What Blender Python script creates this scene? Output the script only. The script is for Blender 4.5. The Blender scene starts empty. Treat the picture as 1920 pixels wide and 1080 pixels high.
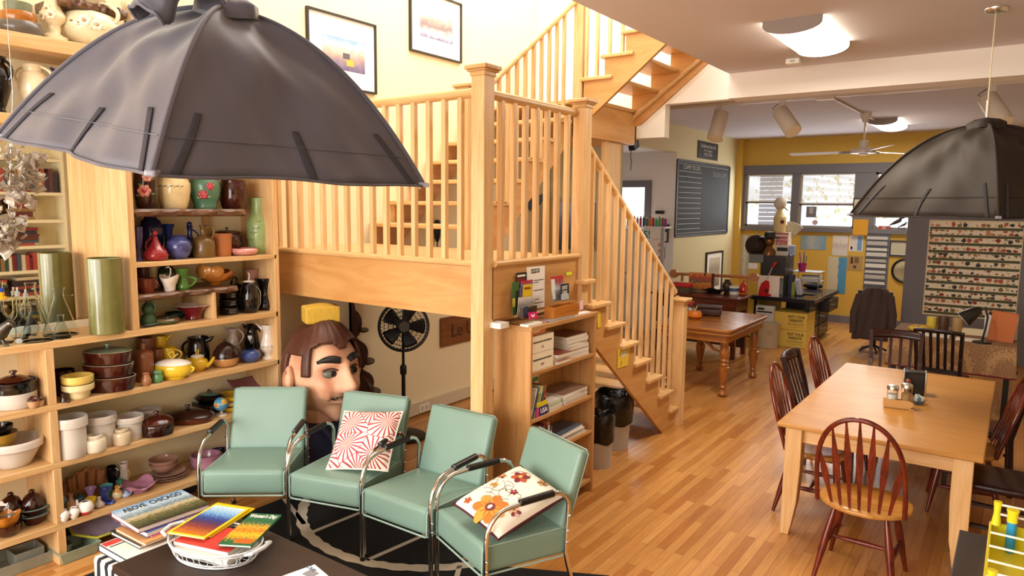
import bpy, bmesh, math, random
from math import sin, cos, pi, radians, atan2, hypot
from mathutils import Vector, Matrix, Euler

scene = bpy.context.scene
COL = scene.collection
random.seed(7)

# ------------------------------------------------------------------ camera
FPX = 1318.0
YAW, PITCH, ROLL = radians(35.7455), radians(6.7277), radians(.5748)
_f = Vector((-sin(YAW)*cos(PITCH), cos(YAW)*cos(PITCH), -sin(PITCH)))
_r0 = Vector((cos(YAW), sin(YAW), 0)); _u0 = _r0.cross(_f)
_r = _r0*cos(ROLL) + _u0*sin(ROLL)
_u = _u0*cos(ROLL) - _r0*sin(ROLL)
EYE = Vector((0, 0, 2.1))
cam_d = bpy.data.cameras.new('camera'); cam = bpy.data.objects.new('camera', cam_d); COL.objects.link(cam)
cam_d.sensor_width = 36; cam_d.lens = FPX/1920*36; cam_d.clip_start = .05; cam_d.clip_end = 200
cam.matrix_world = Matrix(((_r.x, _u.x, -_f.x, EYE.x), (_r.y, _u.y, -_f.y, EYE.y), (_r.z, _u.z, -_f.z, EYE.z), (0, 0, 0, 1)))
scene.camera = cam

# ------------------------------------------------------------------ world, lights, exposure
w = bpy.data.worlds.new('daylight'); scene.world = w; w.use_nodes = True
w.node_tree.nodes['Background'].inputs['Color'].default_value = (.93, .96, 1, 1)
w.node_tree.nodes['Background'].inputs['Strength'].default_value = 2.2
scene.view_settings.view_transform = 'Standard'; scene.view_settings.look = 'None'
scene.view_settings.gamma = 1; scene.view_settings.use_curve_mapping = False
scene.view_settings.exposure = -0.1

def area(name, loc, target, sx, sy, power, col):
    d = bpy.data.lights.new(name, 'AREA'); d.shape = 'RECTANGLE'; d.size = sx; d.size_y = sy; d.energy = power; d.color = col
    o = bpy.data.objects.new(name, d); COL.objects.link(o); o.location = loc
    o.rotation_euler = (Vector(target)-Vector(loc)).to_track_quat('-Z', 'Y').to_euler()
    return o
# shop window behind the camera, stair skylight, rear windows
area('shop_window_daylight', (-2.4, -2.3, 2.2), (-2.4, 5, 1.1), 4.6, 2.6, 280, (1, .955, .89))
area('under_landing_fill', (-4.1, -2.3, 1.15), (-3.9, 4.5, .9), 1.1, 2.0, 75, (1, .96, .9))  # added fill lamp, not a real door; brightens the wall under the landing
area('stair_skylight', (-3.6, 4.6, 5.5), (-3.6, 4.6, 0), 2.0, 4.5, 190, (1, .96, .9))
area('rear_window_daylight', (-2.9, 13.85, 2.25), (-2.9, 5, 1.4), 3.2, 1.1, 40, (.95, .97, 1))
area('side_window_daylight', (-5.35, 10.82, 2.0), (-4.6, 6, 1.2), .6, .9, 5, (1, 1, 1))

# ------------------------------------------------------------------ surveying: where a sight line meets a known plane
def sight(px, py): return _f + _r*((px-960)/FPX) - _u*((py-540)/FPX)
def at(px, py, X=None, Y=None, Z=None):
    d = sight(px, py)
    if X is not None: t = (X-EYE.x)/d.x
    elif Y is not None: t = (Y-EYE.y)/d.y
    else: t = (Z-EYE.z)/d.z
    return EYE + d*t
def depth(p): return (Vector(p)-EYE).dot(_f)

# ------------------------------------------------------------------ materials
def srgb(c):
    if isinstance(c, str):
        c = c.lstrip('#'); c = [int(c[i:i+2], 16)/255 for i in (0, 2, 4)]
    return tuple(v/12.92 if v <= .04045 else ((v+.055)/1.055)**2.4 for v in c[:3]) + (1,)
_M = {}
def mat(name, col='#888888', rough=.5, metal=0, spec=.5, coat=0, emit=0, trans=0, ior=1.45, alpha=1, var=0, vscale=8, sheen=0, bump=0, bscale=60):
    if name in _M: return _M[name]
    m = bpy.data.materials.new(name); m.use_nodes = True; _M[name] = m
    nt = m.node_tree; b = nt.nodes['Principled BSDF']
    c = srgb(col)
    b.inputs['Base Color'].default_value = c; b.inputs['Roughness'].default_value = rough; b.inputs['Metallic'].default_value = metal
    b.inputs['Specular IOR Level'].default_value = spec; b.inputs['Coat Weight'].default_value = coat; b.inputs['Coat Roughness'].default_value = .05
    b.inputs['Transmission Weight'].default_value = trans; b.inputs['IOR'].default_value = ior; b.inputs['Alpha'].default_value = alpha
    if sheen: b.inputs['Sheen Weight'].default_value = sheen
    if emit:
        b.inputs['Emission Color'].default_value = c; b.inputs['Emission Strength'].default_value = emit
    if var or bump:
        tc = nt.nodes.new('ShaderNodeTexCoord')
    if var:
        n = nt.nodes.new('ShaderNodeTexNoise'); n.inputs['Scale'].default_value = vscale; n.inputs['Detail'].default_value = 5
        nt.links.new(tc.outputs['Object'], n.inputs['Vector'])
        r = nt.nodes.new('ShaderNodeValToRGB')
        r.color_ramp.elements[0].position = .3; r.color_ramp.elements[1].position = .7
        r.color_ramp.elements[0].color = tuple(max(0, v*(1-var)) for v in c[:3])+(1,)
        r.color_ramp.elements[1].color = tuple(min(1, v*(1+var)) for v in c[:3])+(1,)
        nt.links.new(n.outputs['Fac'], r.inputs['Fac']); nt.links.new(r.outputs['Color'], b.inputs['Base Color'])
    if bump:
        n2 = nt.nodes.new('ShaderNodeTexNoise'); n2.inputs['Scale'].default_value = bscale; n2.inputs['Detail'].default_value = 4
        nt.links.new(tc.outputs['Object'], n2.inputs['Vector'])
        bp = nt.nodes.new('ShaderNodeBump'); bp.inputs['Strength'].default_value = bump; bp.inputs['Distance'].default_value = .01
        nt.links.new(n2.outputs['Fac'], bp.inputs['Height']); nt.links.new(bp.outputs['Normal'], b.inputs['Normal'])
    return m
def wood(name, c1, c2, axis='Z', scale=1.0, rough=.38, ring=2.2, stretch=14):
    """grain running along one axis of the object"""
    if name in _M: return _M[name]
    m = bpy.data.materials.new(name); m.use_nodes = True; _M[name] = m
    nt = m.node_tree; L = nt.links.new; b = nt.nodes['Principled BSDF']; b.inputs['Roughness'].default_value = rough
    tc = nt.nodes.new('ShaderNodeTexCoord'); mp = nt.nodes.new('ShaderNodeMapping')
    s = [stretch*scale]*3; s['XYZ'.index(axis)] = 1.1*scale
    mp.inputs['Scale'].default_value = s; L(tc.outputs['Object'], mp.inputs['Vector'])
    n = nt.nodes.new('ShaderNodeTexNoise'); n.inputs['Scale'].default_value = ring; n.inputs['Detail'].default_value = 8; n.inputs['Roughness'].default_value = .62; n.inputs['Distortion'].default_value = .9
    L(mp.outputs['Vector'], n.inputs['Vector'])
    r = nt.nodes.new('ShaderNodeValToRGB'); r.color_ramp.elements[0].position = .32; r.color_ramp.elements[1].position = .66
    r.color_ramp.elements[0].color = srgb(c1); r.color_ramp.elements[1].color = srgb(c2)
    L(n.outputs['Fac'], r.inputs['Fac'])
    oi = nt.nodes.new('ShaderNodeObjectInfo'); hs = nt.nodes.new('ShaderNodeHueSaturation')
    mr = nt.nodes.new('ShaderNodeMapRange'); mr.inputs['To Min'].default_value = .92; mr.inputs['To Max'].default_value = 1.07
    L(oi.outputs['Random'], mr.inputs['Value']); L(mr.outputs['Result'], hs.inputs['Value'])
    L(r.outputs['Color'], hs.inputs['Color']); L(hs.outputs['Color'], b.inputs['Base Color'])
    bp = nt.nodes.new('ShaderNodeBump'); bp.inputs['Strength'].default_value = .08; bp.inputs['Distance'].default_value = .004
    L(n.outputs['Fac'], bp.inputs['Height']); L(bp.outputs['Normal'], b.inputs['Normal'])
    return m
def glaze(col, rough=.13, var=.12, vs=14): return mat('glaze_'+col.strip('#')+('' if rough == .13 else '_%d' % (rough*100)), col, rough=rough, coat=.4, var=var, vscale=vs)
def plain(col, rough=.6): return mat('plain_'+col.strip('#')+'_%d' % (rough*100), col, rough=rough)
PAPER = lambda c='#f2efe8': plain(c, .7)

# ------------------------------------------------------------------ mesh building
def frame_of(d, up=None):
    d = d.normalized(); a = Vector((0, 0, 1)) if up is None else up
    if abs(d.dot(a)) > .97: a = Vector((1, 0, 0))
    x = a.cross(d).normalized(); return x, d.cross(x)
class MB:
    def __init__(s): s.bm = bmesh.new(); s.T = Matrix(); s.mi = 0
    def V(s, p): return s.bm.verts.new(s.T @ Vector(p))
    def F(s, vs):
        try:
            f = s.bm.faces.new(vs); f.material_index = s.mi; return f
        except ValueError: return None
    def box(s, x0, x1, y0, y1, z0, z1):
        v = [s.V((x, y, z)) for z in (z0, z1) for y in (y0, y1) for x in (x0, x1)]
        for q in ((0, 2, 3, 1), (4, 5, 7, 6), (0, 1, 5, 4), (2, 6, 7, 3), (0, 4, 6, 2), (1, 3, 7, 5)): s.F([v[i] for i in q])
        return s
    def cbox(s, c, size, rz=0, rx=0, ry=0):
        T = s.T; s.T = T @ Matrix.Translation(Vector(c)) @ Euler((rx, ry, rz)).to_matrix().to_4x4()
        a, b, h = [q/2 for q in size]; s.box(-a, a, -b, b, -h, h); s.T = T; return s
    def bar(s, a, b, w, h, up=None):
        a, b = Vector(a), Vector(b); x, y = frame_of(b-a, up)
        vs = [[s.V(p + x*(i*w/2) + y*(j*h/2)) for i, j in ((-1, -1), (1, -1), (1, 1), (-1, 1))] for p in (a, b)]
        for k in range(4): s.F((vs[0][k], vs[0][(k+1) % 4], vs[1][(k+1) % 4], vs[1][k]))
        s.F(vs[0][::-1]); s.F(vs[1]); return s
    def tube(s, pts, r, n=10, closed=False, flat=1.0, up=None):
        pts = [Vector(p) for p in pts]; N = len(pts); rr = r if isinstance(r, (list, tuple)) else [r]*N
        rings = []; px = None
        for i, p in enumerate(pts):
            if closed: d = pts[(i+1) % N]-pts[i-1]
            else: d = pts[min(i+1, N-1)]-pts[max(i-1, 0)]
            d.normalize()
            if px is None: x, y = frame_of(d, up)
            else:
                x = px - d*px.dot(d)
                x = x.normalized() if x.length > 1e-6 else frame_of(d)[0]
                y = d.cross(x)
            px = x
            rings.append([s.V(p + x*(cos(2*pi*k/n)*rr[i]) + y*(sin(2*pi*k/n)*rr[i]*flat)) for k in range(n)])
        for i in range(N if closed else N-1):
            a, b = rings[i], rings[(i+1) % N]
            for k in range(n): s.F((a[k], a[(k+1) % n], b[(k+1) % n], b[k]))
        if not closed: s.F(rings[0][::-1]); s.F(rings[-1])
        return s
    def lathe(s, prof, n=32, sx=1, sy=1, mis=None, fn=None):
        """prof [(r,z)...] from the bottom out, up and (for open vessels) back down inside"""
        rings = []
        for j, (r, z) in enumerate(prof):
            if r < 1e-5: rings.append([s.V((0, 0, z))]); continue
            row = []
            for k in range(n):
                a = 2*pi*k/n; q = r; zz = z
                if fn: q, zz = fn(r, z, a, j)
                row.append(s.V((cos(a)*q*sx, sin(a)*q*sy, zz)))
            rings.append(row)
        for j in range(len(rings)-1):
            if mis: s.mi = mis[j]
            a, b = rings[j], rings[j+1]
            if len(a) == 1 and len(b) == 1: continue
            for k in range(n):
                k2 = (k+1) % n
                if len(a) == 1: s.F((a[0], b[k2], b[k]))
                elif len(b) == 1: s.F((a[k], a[k2], b[0]))
                else: s.F((a[k], a[k2], b[k2], b[k]))
        if len(rings[0]) > 1: s.F(rings[0][::-1])
        if len(rings[-1]) > 1: s.F(rings[-1])
        return s
    def cyl(s, a, b, r, r2=None, n=20): return s.tube([a, b], [r, r if r2 is None else r2], n)
    def ball(s, c, r, n=20, m=12, sx=1, sy=1, sz=1):
        T = s.T; s.T = T @ Matrix.Translation(Vector(c))
        s.lathe([(max(0, r*sin(pi*i/m)), -r*cos(pi*i/m)*sz) for i in range(m+1)], n, sx, sy); s.T = T; return s
    def prism(s, poly, d, o=(0, 0, 0), ax=(1, 0, 0), ay=(0, 0, 1)):
        """outline in the plane (ax, ay) through o, thickened by vector d"""
        o, ax, ay, d = Vector(o), Vector(ax), Vector(ay), Vector(d)
        a = [s.V(o+ax*x+ay*y) for x, y in poly]; b = [s.V(o+ax*x+ay*y+d) for x, y in poly]; n = len(poly)
        s.F(a[::-1]); s.F(b)
        for k in range(n): s.F((a[k], a[(k+1) % n], b[(k+1) % n], b[k]))
        return s
    def grid(s, fn, nu, nv, close=False):
        g = [[s.V(fn(i/nu, j/nv)) for j in range(nv+1)] for i in range(nu+1)]
        for i in range(nu):
            for j in range(nv): s.F((g[i][j], g[i+1][j], g[i+1][j+1], g[i][j+1]))
        return s
    def pad(s, c, size, e=.25, n=10, rx=0, rz=0, crown=0):
        """upholstered block: a box with well rounded edges and slightly crowned faces"""
        T = s.T; s.T = T @ Matrix.Translation(Vector(c)) @ Euler((rx, 0, rz)).to_matrix().to_4x4()
        hx, hy, hz = [q/2 for q in size]; rad = e
        def pt(u, v, w):
            q = Vector((u*hx, v*hy, w*hz)); inner = Vector([max(-h+rad, min(h-rad, t)) for t, h in zip(q, (hx, hy, hz))])
            d = q-inner
            if d.length > 1e-9: q = inner + d.normalized()*rad*min(1, d.length/rad)
            if crown: q.z += crown*(1-u*u)*(1-v*v)*w
            return q
        def ts():
            k = max(2, n//3); o = []
            return [-1+2*i/n for i in range(n+1)]
        def tt(h):
            t = rad/h; edge = [-1+t*i/3 for i in range(4)]; mid = [-1+t+(2-2*t)*i/4 for i in range(1, 4)]
            return edge+mid+[-q for q in edge[::-1]]
        U, Vv, W = tt(hx), tt(hy), tt(hz); cache = {}
        def vert(u, v, w):
            k = (round(u, 5), round(v, 5), round(w, 5))
            if k not in cache: cache[k] = s.V(pt(u, v, w))
            return cache[k]
        for A, B, f in ((U, Vv, lambda a, b, sg: vert(a, b, sg)), (U, W, lambda a, b, sg: vert(a, -sg, b)), (Vv, W, lambda a, b, sg: vert(sg, a, b))):
            for sg in (1, -1):
                for i in range(len(A)-1):
                    for j in range(len(B)-1):
                        q = [f(A[i], B[j], sg), f(A[i+1], B[j], sg), f(A[i+1], B[j+1], sg), f(A[i], B[j+1], sg)]
                        s.F(q if sg > 0 else q[::-1])
        s.T = T; return s
    def build(s, name, mats, parent=None, bevel=0, world=False, subsurf=0, sharp=40, keep=False, seg=2):
        bm = s.bm
        bmesh.ops.remove_doubles(bm, verts=bm.verts, dist=1e-6)
        bmesh.ops.recalc_face_normals(bm, faces=bm.faces)
        me = bpy.data.meshes.new(name); o = bpy.data.objects.new(name, me)
        if world and parent is not None: bm.transform(wm(parent).inverted())
        elif parent is None and not keep:
            xs = [v.co for v in bm.verts]; lo = [min(v[i] for v in xs) for i in range(3)]; hi = [max(v[i] for v in xs) for i in range(3)]
            c = Vector(((lo[0]+hi[0])/2, (lo[1]+hi[1])/2, lo[2])); bm.transform(Matrix.Translation(-c)); o.location = c
        bm.to_mesh(me); bm.free()
        for m in (mats if isinstance(mats, (list, tuple)) else [mats]): me.materials.append(m)
        for p in me.polygons: p.use_smooth = True
        me.set_sharp_from_angle(angle=radians(sharp))
        COL.objects.link(o)
        if parent is not None: o.parent = parent
        if bevel:
            b = o.modifiers.new('bevel', 'BEVEL'); b.width = bevel; b.segments = seg; b.limit_method = 'ANGLE'; b.angle_limit = radians(35); b.harden_normals = False
        if subsurf:
            q = o.modifiers.new('sub', 'SUBSURF'); q.levels = q.render_levels = subsurf
        return o
def wm(o): return (wm(o.parent) if o.parent else Matrix()) @ o.matrix_basis

def tag(o, label, cat, group=None):
    o['label'] = label; o['category'] = cat
    if group: o['group'] = group
    return o
def thing(name, label, cat, loc=(0, 0, 0), rz=0, group=None):
    o = bpy.data.objects.new(name, None); COL.objects.link(o); o.empty_display_size = .1
    o.location = loc; o.rotation_euler = (0, 0, rz)
    return tag(o, label, cat, group)
def struct(name, mb, m, **k):
    o = mb.build(name, m, keep=True, **k); o['kind'] = 'structure'; return o
def copy_tree(o, parent=None):
    c = o.copy(); COL.objects.link(c)
    if parent is not None: c.parent = parent
    for ch in list(o.children): copy_tree(ch, c)
    return c
def lettering(text, parent, org, right, up, size, m, name='lettering', depth_=.0006, align='CENTER', wide=1.0, bold=0, fit=None):
    """raised letters lying in the plane (right, up) at org, in world space"""
    cu = bpy.data.curves.new('t', 'FONT'); cu.body = text; cu.size = size; cu.align_x = align; cu.align_y = 'CENTER'; cu.extrude = depth_; cu.offset = bold; cu.resolution_u = 3; cu.space_line = .95
    t = bpy.data.objects.new('t', cu); COL.objects.link(t)
    me = bpy.data.meshes.new_from_object(t)
    bpy.data.objects.remove(t); bpy.data.curves.remove(cu)
    r, u = Vector(right).normalized(), Vector(up).normalized(); nn = r.cross(u)
    if fit and len(me.vertices):
        wd = max(v.co.x for v in me.vertices)-min(v.co.x for v in me.vertices)
        if wd > 0: wide = fit/wd
    T = Matrix(((r.x*wide, u.x, nn.x, org[0]), (r.y*wide, u.y, nn.y, org[1]), (r.z*wide, u.z, nn.z, org[2]), (0, 0, 0, 1)))
    me.transform(wm(parent).inverted() @ T); me.materials.clear(); me.materials.append(m); me.name = name
    o = bpy.data.objects.new(name, me); COL.objects.link(o); o.parent = parent
    return o
# ================================================================== THE SETTING
WALLX = -4.76; CEIL = 3.41
M_wall = mat('cream_paint', '#f2e3bd', rough=.75)
M_wallw = mat('white_paint', '#ece7e4', rough=.75)
M_tan = mat('tan_paint', '#d9c99a', rough=.75)
M_yel = mat('yellow_paint', '#d9b04e', rough=.7)
M_grey = mat('grey_paint', '#747279', rough=.6)
M_mauve = mat('ceiling_paint', '#d8d2d9', rough=.85)
M_beam = mat('beam_paint', '#eee5dc', rough=.7)
M_black = plain('#15130f', .5); M_white = plain('#f4f1ea', .5)

def floor_material():
    m = bpy.data.materials.new('oak_strip_floor'); m.use_nodes = True; nt = m.node_tree; L = nt.links.new; b = nt.nodes['Principled BSDF']
    tc = nt.nodes.new('ShaderNodeTexCoord'); sp = nt.nodes.new('ShaderNodeSeparateXYZ'); cb = nt.nodes.new('ShaderNodeCombineXYZ')
    L(tc.outputs['Object'], sp.inputs[0]); L(sp.outputs['Y'], cb.inputs['X']); L(sp.outputs['X'], cb.inputs['Y'])
    br = nt.nodes.new('ShaderNodeTexBrick'); L(cb.outputs[0], br.inputs['Vector'])
    br.inputs['Scale'].default_value = 1; br.inputs['Brick Width'].default_value = .78; br.inputs['Row Height'].default_value = .058
    br.inputs['Mortar Size'].default_value = .0011; br.inputs['Mortar Smooth'].default_value = .3; br.inputs['Bias'].default_value = .0
    br.offset = .37; br.squash = 1.0
    br.inputs['Color1'].default_value = (0, 0, 0, 1); br.inputs['Color2'].default_value = (1, 1, 1, 1); br.inputs['Mortar'].default_value = (.35, .35, .35, 1)
    # per-board tone
    r = nt.nodes.new('ShaderNodeValToRGB'); cr = r.color_ramp
    cr.elements[0].position = 0; cr.elements[0].color = srgb('#b07135'); cr.elements[1].position = 1; cr.elements[1].color = srgb('#d79d5c')
    for p, c in ((.1, '#b67838'), (.3, '#c18646'), (.55, '#c98e4d'), (.8, '#cf9653')):
        e = cr.elements.new(p); e.color = srgb(c)
    L(br.outputs['Color'], r.inputs['Fac'])
    mp = nt.nodes.new('ShaderNodeMapping'); mp.inputs['Scale'].default_value = (2.0, 42, 1); L(cb.outputs[0], mp.inputs['Vector'])
    n = nt.nodes.new('ShaderNodeTexNoise'); n.inputs['Scale'].default_value = 1.6; n.inputs['Detail'].default_value = 7; n.inputs['Roughness'].default_value = .6; n.inputs['Distortion'].default_value = 1.2
    L(mp.outputs[0], n.inputs['Vector'])
    gr = nt.nodes.new('ShaderNodeValToRGB'); gr.color_ramp.elements[0].position = .3; gr.color_ramp.elements[0].color = (.74, .68, .63, 1); gr.color_ramp.elements[1].position = .62; gr.color_ramp.elements[1].color = (1.06, 1.05, 1.0, 1)
    L(n.outputs['Fac'], gr.inputs['Fac'])
    mx = nt.nodes.new('ShaderNodeMix'); mx.data_type = 'RGBA'; mx.blend_type = 'MULTIPLY'; mx.inputs['Factor'].default_value = .85
    L(r.outputs['Color'], mx.inputs[6]); L(gr.outputs['Color'], mx.inputs[7])
    m2 = nt.nodes.new('ShaderNodeMix'); m2.data_type = 'RGBA'; L(br.outputs['Fac'], m2.inputs['Factor']); L(mx.outputs[2], m2.inputs[6]); m2.inputs[7].default_value = srgb('#7a4a22')
    L(m2.outputs[2], b.inputs['Base Color']); b.inputs['Roughness'].default_value = .3; b.inputs['Coat Weight'].default_value = .25; b.inputs['Coat Roughness'].default_value = .18
    bp = nt.nodes.new('ShaderNodeBump'); bp.inputs['Strength'].default_value = .12; bp.inputs['Distance'].default_value = .002
    L(n.outputs['Fac'], bp.inputs['Height']); L(bp.outputs[0], b.inputs['Normal'])
    return m
struct('floor', MB().box(-6, 1.6, -2.6, 14.2, -.12, 0), floor_material())

# left wall: shelving side, then the alcove opening between Y 9.03 and 10.92
ALC0, ALC1, ALCZ, ALCX = 9.03, 10.92, 2.98, -5.75
b = MB(); b.box(WALLX-.15, WALLX, -2.6, 7.4, 0, 5.7); b.box(WALLX-.15, WALLX, 7.4, 7.8, 0, 5.7)
struct('wall_left', b, M_wall)
b = MB(); b.box(-4.75, -4.6, 7.4, ALC0, 0, CEIL); b.box(-4.75, -4.6, ALC0, ALC1, ALCZ, CEIL); b.box(-4.75, -4.6, ALC1+.0, 14, 0, CEIL)
struct('wall_left_rear', b, M_tan)
b = MB(); b.box(-5.9, ALCX, ALC0-.1, ALC1+.1, 0, ALCZ); b.box(ALCX, -4.75, ALC0-.12, ALC0, 0, ALCZ)
struct('wall_alcove', b, M_wallw)
# alcove end wall around a window opening
wx0, wx1, wz0, wz1 = -5.62, -5.13, 1.5, 2.42
b = MB(); b.box(ALCX, wx0, ALC1, ALC1+.12, 0, ALCZ); b.box(wx1, -4.601, ALC1-.004, ALC1+.12, 0, ALCZ); b.box(wx0, wx1, ALC1, ALC1+.12, 0, wz0); b.box(wx0, wx1, ALC1, ALC1+.12, wz1, ALCZ)
struct('wall_alcove_end', b, M_wallw)
struct('ceiling_alcove', MB().box(-5.9, -4.751, ALC0-.1, ALC1+.1, ALCZ, ALCZ+.02), M_wallw)

# far wall with a band of three windows
wins = [(at(1398, 370, Y=14).x, at(1486, 370, Y=14).x), (at(1499, 370, Y=14).x, at(1604, 370, Y=14).x), (at(1640, 370, Y=14).x, -.9)]
WZ0, WZ1 = 1.74, 2.74
b = MB(); xs = [-4.9]+[v for p in wins for v in p]+[1.6]
b.box(-4.9, 1.6, 14, 14.18, 0, WZ0); b.box(-4.9, 1.6, 14, 14.18, WZ1, CEIL)
for i in range(0, len(xs), 2): b.box(xs[i], xs[i+1], 14, 14.18, WZ0, WZ1)
struct('wall_far', b, M_yel)
struct('wall_right', MB().box(1.5, 1.65, -2.6, 14.2, 0, 5.7), M_wall)
b = MB(); b.box(-4.9, 1.6, -2.75, -2.6, 0, .8); b.box(-4.9, 1.6, -2.75, -2.6, 3.6, 5.7); b.box(-4.9, -4.7, -2.75, -2.6, .8, 3.6); b.box(-.1, 1.6, -2.75, -2.6, .8, 3.6)
struct('wall_back', b, M_wall)
# upper stair walls and the ceilings
b = MB(); b.box(-4.9, -3.13, 7.08, 7.2, 2.83, 5.7); b.box(-3.13, -2.45, 7.08, 7.2, 3.17, 5.7); struct('wall_stair_end', b, mat('bright_white_paint', '#f4f0e6', rough=.8))
struct('wall_stair_side', MB().box(-2.45, -2.3, -2.6, 7.8, CEIL+.25, 5.7), M_wallw)
struct('ceiling_upper', MB().box(-4.9, -2.3, -2.6, 7.8, 5.7, 5.8), M_wallw)
b = MB(); b.box(-2.45, 1.6, -2.6, 7.06, CEIL, CEIL+.25); b.box(-2.45, 1.6, 7.06, 14.2, CEIL, CEIL+.25); b.box(-4.9, -2.45, 7.2, 14.2, CEIL, CEIL+.25)
struct('ceiling', b, M_mauve)
struct('ceiling_beam', MB().box(-2.45, 1.5, 7.04, 7.3, 3.17, CEIL), M_beam)
# yellow corner pilaster, baseboards
struct('trim_1', MB().box(-4.6, -4.48, 13.84, 14, 0, CEIL), M_yel)
struct('baseboard_left', MB().box(WALLX, WALLX+.035, 3.25, 7.6, .02, .14), mat('baseboard_paint', '#d9cdb2', rough=.5))
struct('baseboard_shelf', MB().box(WALLX, WALLX+.03, -.5, 3.2, 0, .12), plain('#2b2d33', .5))
struct('baseboard_far', MB().box(-4.5, .4, 13.97, 14, 0, .13), M_grey)

# rear windows: painted casing, sash, glass, half-drawn blinds, bright yard outside
casing = MB(); ztop = at(1389, 311, Y=13.95).z; zbot = at(1390, 431, Y=13.95).z
xl = at(1386, 370, Y=13.95).x
casing.box(xl, -.8, 13.94, 14, WZ1, ztop); casing.box(xl, -.8, 13.92, 14, zbot, WZ0)
casing.box(xl, wins[0][0], 13.95, 14, WZ0, WZ1); casing.box(wins[0][1], wins[1][0], 13.95, 14, WZ0, WZ1); casing.box(wins[1][1], wins[2][0], 13.95, 14, WZ0, WZ1)
struct('trim_2', casing, M_grey, bevel=.004)
M_glass = mat('window_glass', '#ffffff', rough=.0, trans=1, ior=1.03, spec=.3)
M_blind = mat('blind_slats', '#e9e6e4', rough=.6)
for i, (a, c) in enumerate(wins):
    b = MB(); t = .035
    b.box(a, c, 14.03, 14.07, WZ0, WZ0+t); b.box(a, c, 14.03, 14.07, WZ1-t, WZ1); b.box(a, a+t, 14.03, 14.07, WZ0, WZ1); b.box(c-t, c, 14.03, 14.07, WZ0, WZ1)
    zr = WZ0+.46 - .03*i
    b.box(a, c, 14.03, 14.075, zr-.02, zr+.02)
    o = struct('window_%d' % (i+1), b, plain('#8d8b92', .5))
    g = MB().box(a+t, c-t, 14.045, 14.05, WZ0+t, WZ1-t).build('glass', M_glass, o, world=True)
    if i < 2:
        b = MB(); z = zr+.03
        while z < WZ1-.04:
            b.cbox(((a+c)/2, 14.015, z), (c-a-.02, .022, .0015), rx=.5); z += .021
        b.box(a+.01, c-.01, 14.0, 14.03, WZ1-.035, WZ1-.005); b.box(a+.01, c-.01, 14.0, 14.03, zr+.012, zr+.026)
        tag(b.build('window_blind', M_blind, world=True), ['white slatted blind half drawn over the rear window nearest the chalkboard', 'white slatted blind half drawn over the middle rear window'][i], 'blind', 'rear window blinds')
# alcove window
b = MB(); t = .11
y0 = ALC1-.03
for (x0, x1, z0, z1) in ((wx0-t, wx1+t, wz1, wz1+t), (wx0-t, wx1+t, wz0-t, wz0), (wx0-t, wx0, wz0, wz1), (wx1, wx1+t, wz0, wz1)): b.box(x0, x1, y0, ALC1+.02, z0, z1)
o = struct('window_4', b, M_grey); MB().box(wx0, wx1, ALC1+.05, ALC1+.055, wz0, wz1).build('glass', M_glass, o, world=True)
# the yard outside: neighbour house siding and a leafy hedge, in full daylight
M_side = mat('pale_siding', '#ffffff', rough=.8)
b = MB()
for k in range(26): b.box(-8.5, -4.75, 12.6+.0, 12.62+.004*(k % 2), k*.14, k*.14+.13)
struct('outside_siding', b, M_side)
b = MB()
for k in range(24): b.box(at(1424, 360, Y=16.9).x, at(1467, 360, Y=16.9).x, 16.9, 16.93+.01*(k % 2), .8+k*.1, .8+k*.1+.085)
struct('outside_siding_rear', b, mat('grey_siding', '#8d8a94', rough=.7))
struct('outside_ground', MB().box(-12, 8, 14.3, 24, -.2, -.1), mat('yard_paving', '#cfc9bc', rough=.9))
b = MB(); rr = random.Random(3)
for k in range(900):
    p = Vector((rr.uniform(-6, 3), rr.uniform(19, 20), rr.uniform(1.8, 4.2))); s_ = rr.uniform(.05, .12)
    b.cbox(p, (s_, .01, s_*.7), rz=rr.uniform(0, 3), rx=rr.uniform(-1, 1), ry=rr.uniform(0, 3))
hg = b.build('foliage', mat('yard_leaves', '#d9d3a0', rough=.8, var=.2)); hg['kind'] = 'stuff'; tag(hg, 'pale sunlit leaves of the trees outside the rear windows', 'leaves')
# ================================================================== STAIRCASE
OAKZ = wood('oak_upright', '#d2a56b', '#e5c18f', 'Z', rough=.36)
OAKX = wood('oak_cross', '#cc9b5e', '#e0b881', 'X', rough=.36)
OAKY = wood('oak_long', '#cc9b5e', '#e0b881', 'Y', rough=.36)
FASC = wood('fascia_ply_cross', '#bf8648', '#d3a266', 'X', scale=.8, ring=1.6, stretch=7)
FASCY = wood('fascia_ply_long', '#bf8648', '#d3a266', 'Y', scale=.8, ring=1.6, stretch=7)
st = thing('staircase', 'golden oak open-riser staircase turning at a railed landing', 'staircase', (-3.6, 4.6, 0))
def P(name, mb, m, parent=None, bevel=.003): return mb.build(name, m, parent or st, world=True, bevel=bevel)
LZ = 1.751
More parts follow.
